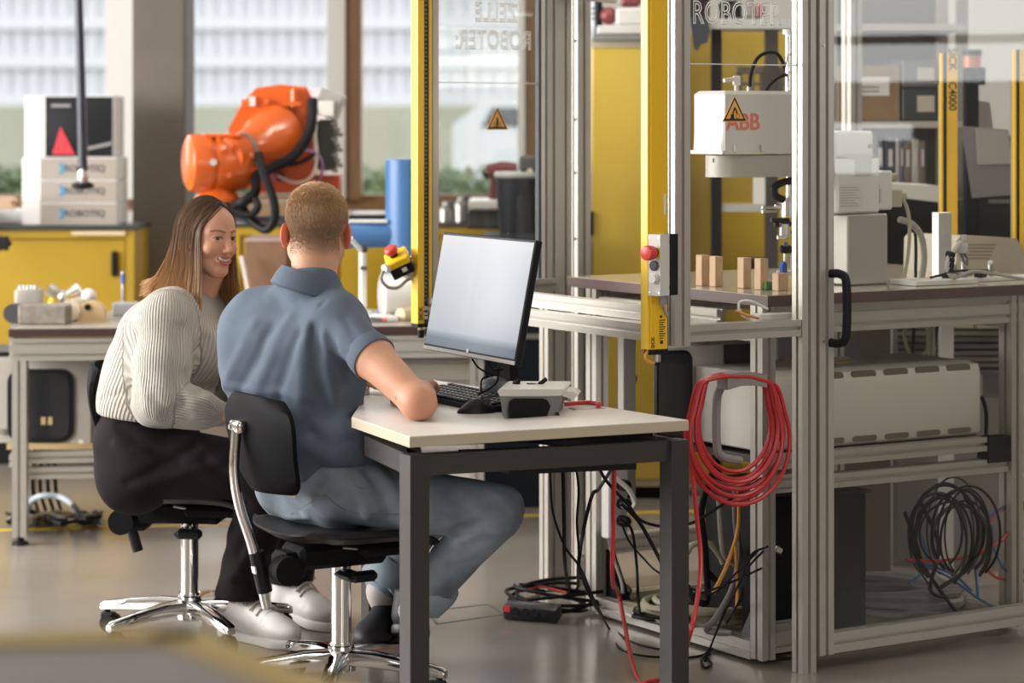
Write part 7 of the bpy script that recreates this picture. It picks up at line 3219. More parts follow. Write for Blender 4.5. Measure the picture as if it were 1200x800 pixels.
# body (continuous skin figure): head, neck, torso, arms, hands and legs
w_sh_n, w_el_n, w_wr_n = at(194, 374, 7.16), at(188, 470, 7.06), at(256, 484, 7.08)
w_sh_f, w_el_f, w_wr_f = at(252, 376, 7.52), at(275, 462, 7.58), at(318, 484, 7.45)
w_neck = at(236, 347, 7.33)
w_hip_n, w_kn_n, w_an_n = at(176, 540, 7.24), at(314, 552, 7.18), Vector((-.792, 7.42, .115))
w_hip_f, w_kn_f, w_an_f = at(188, 545, 7.46), at(350, 566, 7.44), Vector((-.665, 7.66, .13))
hv, hq, hc = head_mesh(True)
WS = .915
hvw = place(hv, WB, w_head_c, WS)
bf = Field((-1.30, 6.85, .05), (-.50, 7.85, 1.15), .009)
lv = [(at(168, 545, 7.34), .06, .09), (at(182, 480, 7.34), .06, .085), (at(208, 410, 7.33), .08, .085), (at(222, 372, 7.33), .10, .06)]
capsules(bf, lv, wl)
bf.cone(at(224, 368, 7.33), w_head_c + Vector((-.0, .02, -.10)), .055, .048, .03)
for a, b, c_ in ((w_sh_n, w_el_n, w_wr_n), (w_sh_f, w_el_f, w_wr_f)):
    bf.cone(at(222, 372, 7.33), a, .05, .045, .03)
    bf.cone(a, b, .045, .038, .02)
    bf.cone(b, c_, .036, .026, .02)
for a, b, c_ in ((w_hip_n, w_kn_n, w_an_n), (w_hip_f, w_kn_f, w_an_f)):
    bf.cone(a, b, .075, .052, .03)
    bf.cone(b, c_, .05, .034, .02)
v1, q1 = bf.mesh()
q1 = orient(v1, q1)
hf1 = Field(np.array(w_wr_n) - .05, np.array(w_wr_n) + np.array((.24, .14, .12)), .0034)
hf1.cone(w_el_n.lerp(w_wr_n, .7), w_wr_n + Vector((.012, 0, 0)), .03, .025, .01)
hand(hf1, w_wr_n + Vector((.012, .0, 0)), (.95, .20, -.22), (0, .25, -1), -1, .35)
v2, q2 = hf1.mesh()
q2 = orient(v2, q2)
hf2 = Field(np.array(w_wr_f) - np.array((.06, .2, .1)), np.array(w_wr_f) + np.array((.22, .1, .1)), .0038)
hf2.cone(w_el_f.lerp(w_wr_f, .8), w_wr_f, .028, .024, .01)
hand(hf2, w_wr_f, (.8, -.55, -.2), (0, -.2, -1), 1, .5)
v3, q3 = hf2.mesh()
q3 = orient(v3, q3)
skc = lambda v, c_: np.tile(c_, (len(v), 1))
V_, Q_, C_ = merged([(hvw, hq, hc), (v1, q1, skc(v1, SK_F)), (v2, q2, skc(v2, SK_F)), (v3, q3, skc(v3, SK_F))])
body_w = link_mesh('body', V_, Q_, SKIN, w, 180, attrs={'Col': C_})

# eyes, teeth
for s in (-1, 1):
    m = MB()
    c_ = Vector(place(np.array([[s * .0315, .0725, .0]]), WB, w_head_c, WS)[0])
    m.sphere(c_, .0135 * WS, 18, 12)
    e = m.build('eye', EYEW, w)
    gz = (WB @ Vector((.18, 1, .02))).normalized()
    m = MB()
    m.lathe([(a_ * WS, b__ * WS) for a_, b__ in ((.0001, .0139), (.0035, .0137), (.0066, .0124), (.0070, .0112))], c_, gz, 16, cap=False)
    m.build('iris', IRIS, e)
m = MB()
T = [(x, .0918 - 8.0 * x * x, -.0640 + 8 * x * x) for x in np.linspace(-.0225, .0225, 11)]
for i in range(10):
    a, b = Vector(T[i]), Vector(T[i + 1])
    c_ = (a + b) / 2
    d = (b - a)
    hh = .0100 - .003 * abs(i - 4.5) / 5
    p = [WB @ ((q_) * WS) + w_head_c for q_ in (a + Vector((.0002, 0, .003)), b + Vector((-.0002, 0, .003)), b + Vector((-.0004, .0002, .003 - hh)), a + Vector((.0004, .0002, .003 - hh)))]
    m.prism(p, WB @ Vector((0, -.006, 0)))
m.build('teeth', TEETH, w, smooth=0)

# sweater
KN = bpy.data.materials.new('ribbed_knit')
KN.use_nodes = True
nt = KN.node_tree
b_ = nt.nodes['Principled BSDF']
b_.inputs['Roughness'].default_value = .9
b_.inputs['Specular IOR Level'].default_value = .2
b_.inputs['Sheen Weight'].default_value = .25
at_n = nt.nodes.new('ShaderNodeAttribute')
at_n.attribute_name = 'Rib'
sp = nt.nodes.new('ShaderNodeSeparateXYZ')
nt.links.new(at_n.outputs['Vector'], sp.inputs[0])


def mth(nt, op, a, b=None):
    n = nt.nodes.new('ShaderNodeMath')
    n.operation = op
    for i, s in enumerate((a, b)):
        if s is None:
            continue
        if isinstance(s, (int, float)):
            n.inputs[i].default_value = s
        else:
            nt.links.new(s, n.inputs[i])
    return n.outputs[0]


ang = mth(nt, 'ARCTAN2', sp.outputs[1], sp.outputs[0])
rib = mth(nt, 'SINE', mth(nt, 'MULTIPLY', ang, sp.outputs[2]))
rib01 = mth(nt, 'MULTIPLY_ADD', rib, .5)
rib01.node.inputs[2].default_value = .5
tco = nt.nodes.new('ShaderNodeTexCoord')
nz = nt.nodes.new('ShaderNodeTexNoise')
nz.inputs['Scale'].default_value = 320
nt.links.new(tco.outputs['Object'], nz.inputs['Vector'])
hgt = mth(nt, 'ADD', rib01, mth(nt, 'MULTIPLY', nz.outputs[0], .7))
bp = nt.nodes.new('ShaderNodeBump')
bp.inputs['Strength'].default_value = .9
bp.inputs['Distance'].default_value = .0035
nt.links.new(hgt, bp.inputs['Height'])
nt.links.new(bp.outputs[0], b_.inputs['Normal'])
cr = nt.nodes.new('ShaderNodeMix')
cr.data_type = 'RGBA'
cr.inputs[6].default_value = (.42, .385, .335, 1)
cr.inputs[7].default_value = (.59, .55, .50, 1)
nt.links.new(rib01, cr.inputs[0])  # shade in the grooves between ribs is put into the base colour
nt.links.new(cr.outputs[2], b_.inputs['Base Color'])

sf = Field((-1.34, 6.88, .58), (-.55, 7.75, 1.12), .0062)
slv = [(at(177, 484, 7.34), .070, .114), (at(180, 466, 7.34), .078, .122), (at(190, 435, 7.34), .085, .125), (at(204, 400, 7.33), .09, .122), (at(220, 371, 7.33), .105, .082), (at(233, 371, 7.33), .06, .060)]
capsules(sf, slv, wl, .06)
for s in (-1, 1):
    sf.ell(at(256, 412, 7.30) + wl * (s * .065), (.075, .075, .075), .05)
sf.cone(at(216, 373, 7.28), w_sh_n, .066, .069, .03)
sf.cone(w_sh_n, w_sh_n.lerp(w_el_n, .55), .068, .078, .028)
sf.cone(w_sh_n.lerp(w_el_n, .55), w_el_n, .078, .074, .02)
sf.cone(w_el_n, w_el_n.lerp(w_wr_n, .6), .072, .058, .022)
sf.cone(w_el_n.lerp(w_wr_n, .6), w_wr_n, .056, .036, .02)
sf.cone(at(236, 370, 7.40), w_sh_f, .068, .068, .03)
sf.cone(w_sh_f, w_el_f, .072, .07, .028)
sf.cone(w_el_f, w_wr_f, .066, .042, .022)
fold_px(sf, [(212, 385), (209, 420), (205, 452), (212, 470)], .014, -.020)
fold_px(sf, [(212, 470), (205, 482), (192, 488)], .012, -.012)
fold_px(sf, [(216, 462), (228, 470), (240, 470)], .016, .012)
fold_px(sf, [(240, 398), (228, 415), (222, 440)], .014, -.007)
fold_px(sf, [(160, 390), (157, 430), (152, 460)], .012, -.008)
fold_px(sf, [(170, 480), (190, 497), (215, 500)], .012, .007)
fold_px(sf, [(178, 465), (195, 480), (220, 486)], .010, -.006)
fold_px(sf, [(165, 440), (172, 470), (188, 492)], .010, .006)
fold_px(sf, [(270, 440), (255, 455), (235, 460)], .012, -.006)
fold_px(sf, [(268, 425), (250, 440), (232, 446)], .012, .006)
fold_px(sf, [(122, 468), (140, 462), (155, 464)], .008, -.006)
sf.wrinkle(.0035, 26, 4)
sf.plane_cut(at(160, 484, 7.34), (-.10, 0, -1), .012)
sf.plane_cut(w_wr_n + Vector((.012, 0, 0)), (.98, .1, .05), .008) if False else None
v, q = sf.mesh()
v = relax(v, q, 1, .4)
q = orient(v, q)
bones = [(at(173, 490, 7.34), at(228, 350, 7.33), .13, 112), (w_sh_n, w_el_n, .072, 60), (w_el_n, w_wr_n, .06, 52), (w_sh_f, w_el_f, .07, 60), (w_el_f, w_wr_f, .06, 52)]
best = np.full(len(v), 1e9)
Rib = np.zeros((len(v), 3))
for a, b, r_, N in bones:
    a_, b_v = np.array(a), np.array(b)
    ax = (b_v - a_)
    L = np.linalg.norm(ax)
    ax = ax / L
    t = np.clip((v - a_) @ ax, 0, L)
    rad = v - a_ - t[:, None] * ax
    d = np.linalg.norm(rad, axis=1) / r_
    ex = np.cross(ax, (0, 1., .1))
    ex /= np.linalg.norm(ex)
    ey = np.cross(ax, ex)
    m_ = d < best
    best[m_] = d[m_]
    Rib[m_, 0] = (rad @ ex)[m_]
    Rib[m_, 1] = (rad @ ey)[m_]
    Rib[m_, 2] = N
link_mesh('sweater', v, q, KN, w, 180, 'chunky ribbed light grey knit sweater', attrs={'Rib': Rib})

# trousers
TRM = mat('black_trouser_cloth', (.0125, .0095, .011), .8, bump=.15, bscale=400, spec=.15)
tf = Field((-1.36, 6.9, .05), (-.52, 7.85, .74), .0068)
capsules(tf, [(at(170, 552, 7.34), .07, .115), (at(172, 510, 7.34), .065, .118), (at(176, 478, 7.34), .06, .108)], wl)
for a, b, c_ in ((w_hip_n, w_kn_n, w_an_n), (w_hip_f, w_kn_f, w_an_f)):
    tf.cone(a, b, .108, .078, .04)
    k_ = b.lerp(c_, 1.0)
    tf.cone(b, b.lerp(c_, .5), .076, .070, .03)
    tf.cone(b.lerp(c_, .5), k_, .069, .072, .02)
fold_px(tf, [(140, 500), (165, 520), (210, 540)], .015, -.008)
fold_px(tf, [(150, 565), (190, 545), (230, 522)], .014, -.008)
fold_px(tf, [(170, 570), (215, 555), (260, 540)], .014, .007)
fold_px(tf, [(240, 540), (270, 560), (290, 590)], .014, -.008)
fold_px(tf, [(280, 600), (295, 640), (270, 680)], .012, .008)
fold_px(tf, [(300, 610), (280, 650), (300, 690)], .012, -.006)
fold_px(tf, [(265, 675), (285, 668), (310, 680)], .010, .006)
fold_px(tf, [(135, 520), (150, 530), (170, 528)], .010, .006)
tf.wrinkle(.0035, 24, 9)
tf.plane_cut((0, 0, .116), (0, 0, -1), .006)
for an in (w_an_n, w_an_f):
    pass
v, q = tf.mesh()
v = relax(v, q, 1, .4)
link_mesh('trousers', v, orient(v, q), TRM, w, 180, 'loose black cloth trousers')
SHW = mat('white_leather', (.66, .63, .60), .5, bump=.05, bscale=200)
SOLW = mat('white_rubber_sole', (.62, .60, .57), .6)
LAC = mat('pale_lace', (.48, .44, .41), .8)
hl, to = gp(262, 742), gp(347, 761)
shoe('shoe', w, hl, to, 0, (to - hl).length + .01, (SHW, SOLW, LAC), 'white lace-up leather shoe', H_=.15)
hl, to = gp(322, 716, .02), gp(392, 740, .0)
shoe('shoe', w, hl, to, 0, (to - hl).length + .01, (mat('shaded_white_leather', (.50, .475, .45), .5), SOLW, LAC), 'white lace-up leather shoe, partly behind the other', H_=.15)  # far shoe: its shade is put into a darker copy of the leather

# long hair: base shell and strands
hr = np.random.default_rng(5)


def hair_path(al, side, lay, tau=None, n1=8, n2=9, zend=-.205, jit=0.0):
    rx, ry, rz = .0835 + lay, .101 + lay, .0905 + lay
    c0 = np.array((0, -.013, .032))
    f_ = (al - 1.0) / (math.pi - 1.0)
    tau = math.radians(50 + 72 * f_) if tau is None else tau
    a0 = np.array((.025 * side, math.cos(tau), math.sin(tau)))
    a0 /= np.linalg.norm(a0)
    a1 = np.array((math.sin(al) * side, math.cos(al), -.12))
    a1 /= np.linalg.norm(a1)
    om = math.acos(np.clip(a0 @ a1, -1, 1))
    P_ = []
    for i in range(n1):
        t = i / (n1 - 1)
        d = (math.sin((1 - t) * om) * a0 + math.sin(t * om) * a1) / math.sin(om)
        P_.append(c0 + d * np.array((rx, ry, rz)))
    e = P_[-1].copy()
    fr = max(0., 1 - f_ * 2.2)
    bk = max(0., f_ * 1.5 - .5)
    out = np.array((a1[0], a1[1], 0))
    out /= np.linalg.norm(out)
    for i in range(1, n2 + 1):
        t = i / n2
        z = e[2] + (zend - e[2]) * t
        off = out * (-.004 * math.sin(t * 3.14) + (.016 * t ** 2) + jit * t) + np.array((0, 1, 0)) * (fr * (.016 * math.sin(t * 2.2)) + out * fr * (.045 * t ** 1.5) - .0 * bk) + out * bk * .085 * t ** 1.6
        P_.append(np.array((e[0], e[1], z)) + off)
    P_ = np.array(P_)
    for _ in range(3):
        P_[1:-1] = P_[1:-1] * .4 + (P_[:-2] + P_[2:]) * .3
    return P_


def hair_col(t, dark):
    r0, r1, r2 = np.array((.060, .033, .018)), np.array((.17, .083, .034)), np.array((.52, .28, .11))
    c_ = r0 + (r1 - r0) * min(1, t / .5) if t < .5 else r1 + (r2 - r1) * min(1, (t - .5) / .45)
    return np.clip(c_ * dark, 0, 1)


vv, ff, cc = [], [], []
for side in (-1, 1):
    o = len(vv)
    NA, NP = 30, 17
    for i in range(NA + 1):
        P_ = hair_path(1.03 + (math.pi + .04 - 1.03) * i / NA, side, -.004, zend=-.195)
        for j, p in enumerate(P_):
            vv.append(p)
            cc.append(hair_col(j / (NP - 1), .7))
    n_ = len(vv) - o
    NP = n_ // (NA + 1)
    for i in range(NA):
        for j in range(NP - 1):
            a = o + i * NP + j
            ff.append((a, a + 1, a + NP + 1, a + NP) if side > 0 else (a, a + NP, a + NP + 1, a + 1))
hair = link_mesh('hair', place(np.array(vv), WB, w_head_c, WS), ff, HAIRM, w, 180, 'long straight brown hair with lighter ends', attrs={'Col': np.array(cc)})
roots = []
for k in range(3600):
    side = -1 if k % 2 else 1
    al = 1.0 + (math.pi + .03 - 1.0) * hr.random() ** .85
    lay = hr.uniform(-.003, .006)
    ze = -.222 + hr.uniform(-.022, .028) - .022 * (al < 1.8) + .02 * (al > 2.4)
    f_ = (al - 1.0) / (math.pi - 1.0)
    tau = math.radians(50 + 72 * f_ + hr.uniform(-7, 7))
    P_ = hair_path(al, side, lay, tau, 8, 9, ze, hr.uniform(-.006, .012))
    ph = hr.uniform(0, 6)
    n = len(P_)
    for j in range(n):
        t = j / (n - 1)
        P_[j, 0] += .0035 * t * math.sin(3 * t + ph)
        P_[j, 1] += .0035 * t * math.cos(3.4 * t + ph)
    # stray ends at the back rest on the shoulder
    if al > 2.3 and hr.random() < .25:
        P_[-3:, 1] -= np.array((.006, .018, .036))
        P_[-3:, 2] += np.array((0, .006, .016))
    dk = hr.uniform(.6, 1.5)
    r0 = hr.uniform(.0007, .0013)
    roots.append((place(P_, WB, w_head_c, WS), [r0 * (1 - .55 * max(0, (j / (n - 1) - .6) / .4)) for j in range(n)], [hair_col(j / (n - 1) + hr.uniform(-.04, .04), dk) for j in range(n)]))
strands('hair_strands', hair, roots, HAIRM)

# ================================================================ the man
ml = Vector((.80, -.60, 0)).normalized()          # to his right
mf = Vector((.60, .80, 0))                         # the way his chest faces
mn = thing('person', 'man with short blond hair in a grey-blue polo shirt and jeans, seen from behind', 'person', (MCH.x, MCH.y, 0))
m_head_c = at(371, 270, 6.76)
MBs = basis((.03, 1, -.06), (.02, -.02, 1))
hv, hq, hc = head_mesh(False)
hvw = place(hv, MBs, m_head_c, 1.0)
m_sh_r, m_el_r, m_wr_r = at(394, 377, 6.63), at(490, 471, 6.37), at(488, 460, 6.64)
m_sh_l = at(292, 383, 6.86)
m_el_l, m_wr_l = Vector((-.60, 7.06, .83)), Vector((-.42, 7.02, .79))
m_hip_r, m_kn_r, m_an_r = at(402, 574, 6.62), at(584, 599, 6.58), at(484, 714, 6.74)
m_hip_l, m_kn_l, m_an_l = at(378, 580, 6.92), at(505, 598, 7.06), at(444, 692, 6.96)
bf = Field((-.95, 6.15, .10), (.05, 7.30, 1.16), .0095)
capsules(bf, [(at(358, 555, 6.78), .06, .095), (at(346, 490, 6.79), .05, .09), (at(344, 420, 6.78), .08, .09), (at(350, 372, 6.76), .10, .06)], ml)
bf.cone(at(360, 352, 6.75), m_head_c + Vector((0, -.01, -.08)), .062, .058, .03)
for a, b, c_ in ((m_sh_l, m_el_l, m_wr_l), (m_sh_r, m_el_r, m_wr_r)):
    bf.cone(at(354, 372, 6.76), a, .055, .05, .03)
    if a is m_sh_l:
        bf.cone(a, b, .046, .04, .02)
        bf.cone(b, c_, .04, .028, .02)
for a, b, c_ in ((m_hip_r, m_kn_r, m_an_r), (m_hip_l, m_kn_l, m_an_l)):
    bf.cone(a, b, .070, .048, .03)
    bf.cone(b, c_, .044, .024, .02)
v1, q1 = bf.mesh()
q1 = orient(v1, q1)
af = Field((-.50, 6.20, .735), (-.08, 6.90, 1.06), .0042)
af.cone(m_sh_r, m_sh_r.lerp(m_el_r, .45), .050, .053, .02)
af.cone(m_sh_r.lerp(m_el_r, .45), m_el_r, .053, .0405, .02)
af.ell(m_el_r + Vector((.004, -.006, -.004)), (.036, .036, .034), .015)
af.cone(m_el_r, m_el_r.lerp(m_wr_r, .4), .043, .044, .02)
af.cone(m_el_r.lerp(m_wr_r, .4), m_wr_r, .043, .029, .02)
hand(af, m_wr_r, (.10, 1, .12), (.15, -.1, -1), -1, .42)
af.plane_cut((0, 0, .7525), (0, 0, -1), .006)
v2, q2 = af.mesh()
v2 = relax(v2, q2, 1, .4)
q2 = orient(v2, q2)
hf2 = Field(np.array(m_wr_l) - .12, np.array(m_wr_l) + np.array((.25, .2, .12)), .0042)
hf2.cone(m_el_l.lerp(m_wr_l, .8), m_wr_l, .030, .028, .01)
hand(hf2, m_wr_l, (.95, .1, -.05), (0, -.1, -1), 1, .3)
v3, q3 = hf2.mesh()
q3 = orient(v3, q3)
armc = skc(v2, SK_M)
red = np.exp(-(np.linalg.norm(v2 - np.array(m_el_r + Vector((.01, -.03, -.01))), axis=1) / .05) ** 2)[:, None]
armc = armc * (1 - .5 * red) + np.array((.60, .24, .16)) * .5 * red
mole = np.exp(-(np.linalg.norm(v2 - np.array(hit(af, 463, 467, 5.9, 7) or Vector((0, 0, 0))), axis=1) / .004) ** 2)[:, None]
armc = armc * (1 - mole) + np.array((.2, .07, .05)) * mole
# hair region of the scalp
N = vnormals(hv, hq)
x, y, z = hv[:, 0], hv[:, 1], hv[:, 2]
hairline = np.where(y < .0, -.072 + .0 * y, -.02 + .9 * y)
ear_z = (np.abs(x) > .066) & (y > -.035) & (z < .012)
reg = (z > hairline) & ~((y > .075)) & ~((np.abs(x) > .0815)) & ~ear_z & ~((y > -.03) & (z < .02))
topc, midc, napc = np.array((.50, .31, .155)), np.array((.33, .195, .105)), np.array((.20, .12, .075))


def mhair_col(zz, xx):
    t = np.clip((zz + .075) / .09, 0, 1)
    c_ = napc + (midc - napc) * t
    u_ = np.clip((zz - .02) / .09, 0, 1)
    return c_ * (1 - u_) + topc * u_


hm = reg.astype(float)
# soften the nape edge
edge = np.clip((z + .072) / .035, 0, 1)
hm = hm * np.where(y < 0, edge, 1)
for i in range(len(hv)):
    if hm[i] > 0:
        k_ = hm[i] * .8
        hc[i] = hc[i] * (1 - k_) + mhair_col(z[i], x[i]) * k_
V_, Q_, C_ = merged([(hvw, hq, hc), (v1, q1, skc(v1, SK_M)), (v2, q2, armc), (v3, q3, skc(v3, SK_M))])
body_m = link_mesh('body', V_, Q_, SKIN, mn, 180, attrs={'Col': C_})
ids = np.argwhere((hm > .25) & (z > -.052 + .014 * hr.normal(size=len(z))))[:, 0]
pick = hr.choice(ids, 17000)
roots = []
wh = np.array((.008, -.055, .105))
Bm = np.array(MBs)
for i in pick:
    p, n = hv[i] + hr.normal(size=3) * .0012, N[i]
    L = .0028 + .0105 * np.clip((z[i] + .03) / .13, 0, 1)
    fl = p - wh
    fl = fl - n * (fl @ n)
    fl = fl / (np.linalg.norm(fl) + 1e-6)
    fl = fl * .85 + np.array((0, 0, -.45)) * (z[i] < .07) + hr.normal(size=3) * .22
    d = n * .30 + fl
    d = d / np.linalg.norm(d)
    pts = np.array([p - n * .001, p + d * L * .55 + n * .001, p + d * L - n * .001 * 1])
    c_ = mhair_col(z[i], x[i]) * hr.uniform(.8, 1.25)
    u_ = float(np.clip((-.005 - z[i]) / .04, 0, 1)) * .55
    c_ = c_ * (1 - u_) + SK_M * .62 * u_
    r0 = hr.uniform(.0005, .0008) * (1 if z[i] > -.03 else .55)
    roots.append((place(pts, MBs, m_head_c, 1.0), [r0, r0 * .8, r0 * .25], [c_ * .8, c_, c_ * 1.1]))
strands('hair', mn, roots, HAIRM)['label'] = 'short cropped blond hair, darker at the nape'

# polo shirt
POLO = mat('blue_grey_pique', (.088, .116, .160), .85, noise=.08, nscale=9, bump=.25, bscale=700)
sf = Field((-1.0, 6.2, .50), (-.14, 7.15, 1.16), .0062)
slv = [(at(371, 556, 6.78), .072, .106), (at(361, 520, 6.79), .070, .108), (at(348, 472, 6.79), .074, .108), (at(342, 432, 6.78), .096, .116), (at(345, 395, 6.77), .112, .114), (at(350, 378, 6.76), .122, .070), (at(358, 356, 6.75), .040, .060), (at(364, 340, 6.745), .01, .060)]
capsules(sf, slv, ml, .06)
sf.cone(at(363, 346, 6.725), at(366, 333, 6.715), .074, .068, .02)
sf.cone(at(362, 362, 6.72), m_sh_r, .058, .070, .03)
e_r = m_sh_r.lerp(m_el_r, .36)
sf.cone(m_sh_r, e_r, .072, .060, .025)
sf.cone(at(384, 530, 6.71), at(408, 530, 6.64), .098, .088, .04)
sf.cone(at(346, 364, 6.80), m_sh_l, .060, .070, .03)
sf.cone(m_sh_l, m_sh_l.lerp(m_el_l, .4), .072, .064, .025)
# back folds
for P_, w_, am in (
        (((300, 380), (285, 410), (268, 440), (262, 455)), .016, .008), (((318, 385), (302, 420), (284, 452), (278, 465)), .016, -.008),
        (((340, 372), (322, 410), (306, 445), (300, 470)), .017, .007), (((352, 392), (338, 425), (328, 460), (330, 500)), .016, -.007),
        (((360, 385), (354, 430), (354, 475), (362, 520)), .016, .006), (((370, 385), (370, 430), (380, 475), (392, 510)), .016, -.009),
        (((380, 395), (386, 440), (400, 485)), .014, .007), (((390, 405), (402, 450), (408, 505)), .014, -.008),
        (((262, 450), (290, 456), (330, 458), (352, 466)), .010, .008), (((365, 508), (390, 522), (415, 514)), .013, -.008),
        (((360, 524), (390, 538), (425, 530)), .013, .008), (((372, 546), (400, 551), (432, 542)), .012, -.007),
        (((350, 474), (375, 498), (405, 508)), .013, .006), (((380, 352), (368, 380), (364, 410)), .007, -.006),
        (((398, 402), (414, 414), (436, 408)), .011, .005), (((385, 395), (400, 422), (414, 436)), .013, -.007),
        (((404, 372), (414, 392), (424, 410)), .012, -.004), (((318, 345), (335, 352), (350, 352)), .009, -.003)):
    fold_px(sf, P_, w_, am)
sf.wrinkle(.004, 22, 3)
# sleeve opening
dsl = (m_el_r - m_sh_r).normalized()
v, q = sf.mesh()
v = relax(v, q, 1, .4)
q = orient(v, q)
shirt = link_mesh('polo_shirt', v, q, POLO, mn, 180, 'grey-blue short-sleeved polo shirt')
m = MB()
axs = dsl
m.lathe([(.050, -.030), (.0585, -.028), (.0608, -.012), (.0622, .014), (.0615, .0155), (.050, .012)], e_r + dsl * .030, axs, 32, cap=False)
m.build('sleeve_hem', POLO, mn)
# collar
cax = Vector((.30, .06, 1)).normalized()
cc_ = at(361, 331, 6.720)
m = MB()
m.lathe([(.090, -.030), (.0965, -.024), (.089, .004), (.0790, .026), (.0755, .0265), (.0735, .012), (.080, -.014)], cc_, cax, 36, cap=False)
m.build('collar', POLO, mn)

# jeans
JEAN = mat('blue_denim', (.190, .235, .275), .8, noise=.38, nscale=9, bump=.25, bscale=500)
JEAND = mat('denim_turn_up', (.27, .33, .38), .85, noise=.15, nscale=14, bump=.25, bscale=500)
jf = Field((-.95, 6.38, .12), (.10, 7.25, .74), .0064)
capsules(jf, [(at(371, 574, 6.78), .070, .104), (at(371, 550, 6.78), .065, .104)], ml)
jf.cone(m_hip_r, m_hip_r.lerp(m_kn_r, .5), .088, .080, .04)
jf.cone(m_hip_r.lerp(m_kn_r, .5), m_kn_r, .080, .069, .03)
jf.cone(m_kn_r, m_kn_r.lerp(m_an_r, .5), .068, .061, .007)
ek = m_kn_r.lerp(m_an_r, .80)
jf.cone(m_kn_r.lerp(m_an_r, .5), ek, .064, .054, .02)
jf.cone(m_hip_l, m_kn_l, .098, .068, .04)
jf.cone(m_kn_l, m_kn_l.lerp(m_an_l, .85), .066, .052, .025)
fold_px(jf, [(430, 550), (446, 575), (452, 602)], .014, -.016)
fold_px(jf, [(414, 555), (428, 582), (430, 605)], .014, .013)
fold_px(jf, [(450, 545), (470, 560), (475, 585)], .013, -.010)
fold_px(jf, [(535, 620), (560, 612), (590, 618)], .011, -.012)
fold_px(jf, [(540, 632), (565, 622), (600, 622)], .010, .008)
fold_px(jf, [(545, 640), (575, 635), (605, 628)], .010, -.007)
fold_px(jf, [(500, 655), (530, 662), (565, 655)], .012, -.006)
fold_px(jf, [(505, 668), (525, 676), (550, 670)], .012, .006)
fold_px(jf, [(310, 575), (330, 590), (350, 600)], .012, -.008)
fold_px(jf, [(308, 590), (335, 606), (360, 607)], .010, .006)
fold_px(jf, [(560, 570), (590, 585), (605, 600)], .012, .005)
jf.wrinkle(.0062, 26, 8)
v, q = jf.mesh()
v = relax(v, q, 1, .4)
q = orient(v, q)
jn = link_mesh('jeans', v, q, JEAN, mn, 180, 'faded blue denim jeans with turned-up hems')
for a, b in ((m_kn_r, m_an_r), (m_kn_l, m_an_l)):
    d = (b - a).normalized()
    e = a.lerp(b, .80 if a is m_kn_r else .86)
    m = MB()
    prof = [(.050, -.036), (.0625, -.040), (.0675, -.025), (.0685, .012), (.0660, .034), (.048, .030)]
    m.lathe(prof, e, d, 26, cap=False)
    rr = np.random.default_rng(2)
    for i, vtx in enumerate(m.v):
        m.v[i] = vtx + Vector(rr.normal(size=3) * .0022)
    m.build('turn_up', JEAND, jn)
# pocket seams
STI = mat('seam_thread', (.16, .15, .13), .8)
for P_ in (((340, 602), (365, 588), (381, 579)), ((381, 579), (395, 592), (408, 599)), ((408, 599), (430, 602), (470, 602)), ((405, 562), (425, 572), (438, 568), (442, 550))):
    pts = [hit(jf, *p) for p in P_]
    pts = [p + Vector((0, -.002, 0)) for p in pts if p is not None]
    if len(pts) > 1:
        m = MB()
        m.tube(catmull(pts, 6), .0010, 5)
        m.build('seam', STI, jn)
m = MB()
pb = [hit(jf, *p) for p in ((335, 567), (352, 572), (346, 583), (338, 581))]
if all(p is not None for p in pb):
    m.prism([p + Vector((0, -.003, 0)) for p in pb], (0, .004, 0))
    m.build('leather_patch', mat('patch_tan', (.36, .27, .17), .7), jn)
# socks and shoes
SOCK = mat('pale_ribbed_sock', (.50, .45, .43), .9, bump=.3, bscale=300, aniso=(3, 3, .1))
BSH = mat('black_knit_shoe', (.012, .012, .014), .6, bump=.2, bscale=300)
BSO = mat('black_sole', (.015, .015, .016), .5)
hl_l, to_l = at(455, 752, 7.02), at(424, 768, 6.80)
d = (to_l - hl_l).normalized()
hl_l = to_l - d * .275
hl_r = at(478, 742, 6.80)
to_r = hl_r + Vector((.0, .27, -.07)).normalized() * .275
m = MB()
m.tube(catmull([m_kn_l.lerp(m_an_l, .85), m_an_l, hl_l + Vector((.0, -.0, .09)) + d * .055], 5), .036, 16)
sk = m.build('sock', SOCK, mn)
m = MB()
m.tube(catmull([m_kn_r.lerp(m_an_r, .75), m_an_r, hl_r + Vector((.02, .03, .06))], 5), .037, 16)
m.build('sock', SOCK, mn)
s1 = shoe('shoe', mn, hl_l, to_l, 0, .275, (BSH, BSO, BLKM), 'black knitted shoe', laces=False, H_=.115)
shoe('shoe', mn, hl_r, to_r, 0, .275, (BSH, BSO, BLKM), 'black knitted shoe behind the desk leg', laces=False, H_=.105)
# ---------------------------------------------------------------- cables and cable coils
def cab(par, P, r, mt, n=6, nm='cable'):
    m = MB()
    m.tube(catmull(P, 6), r, n)
    return m.build(nm, mt, par)


def fl_(x, y, z=.006):
    return gp(x, y, z)


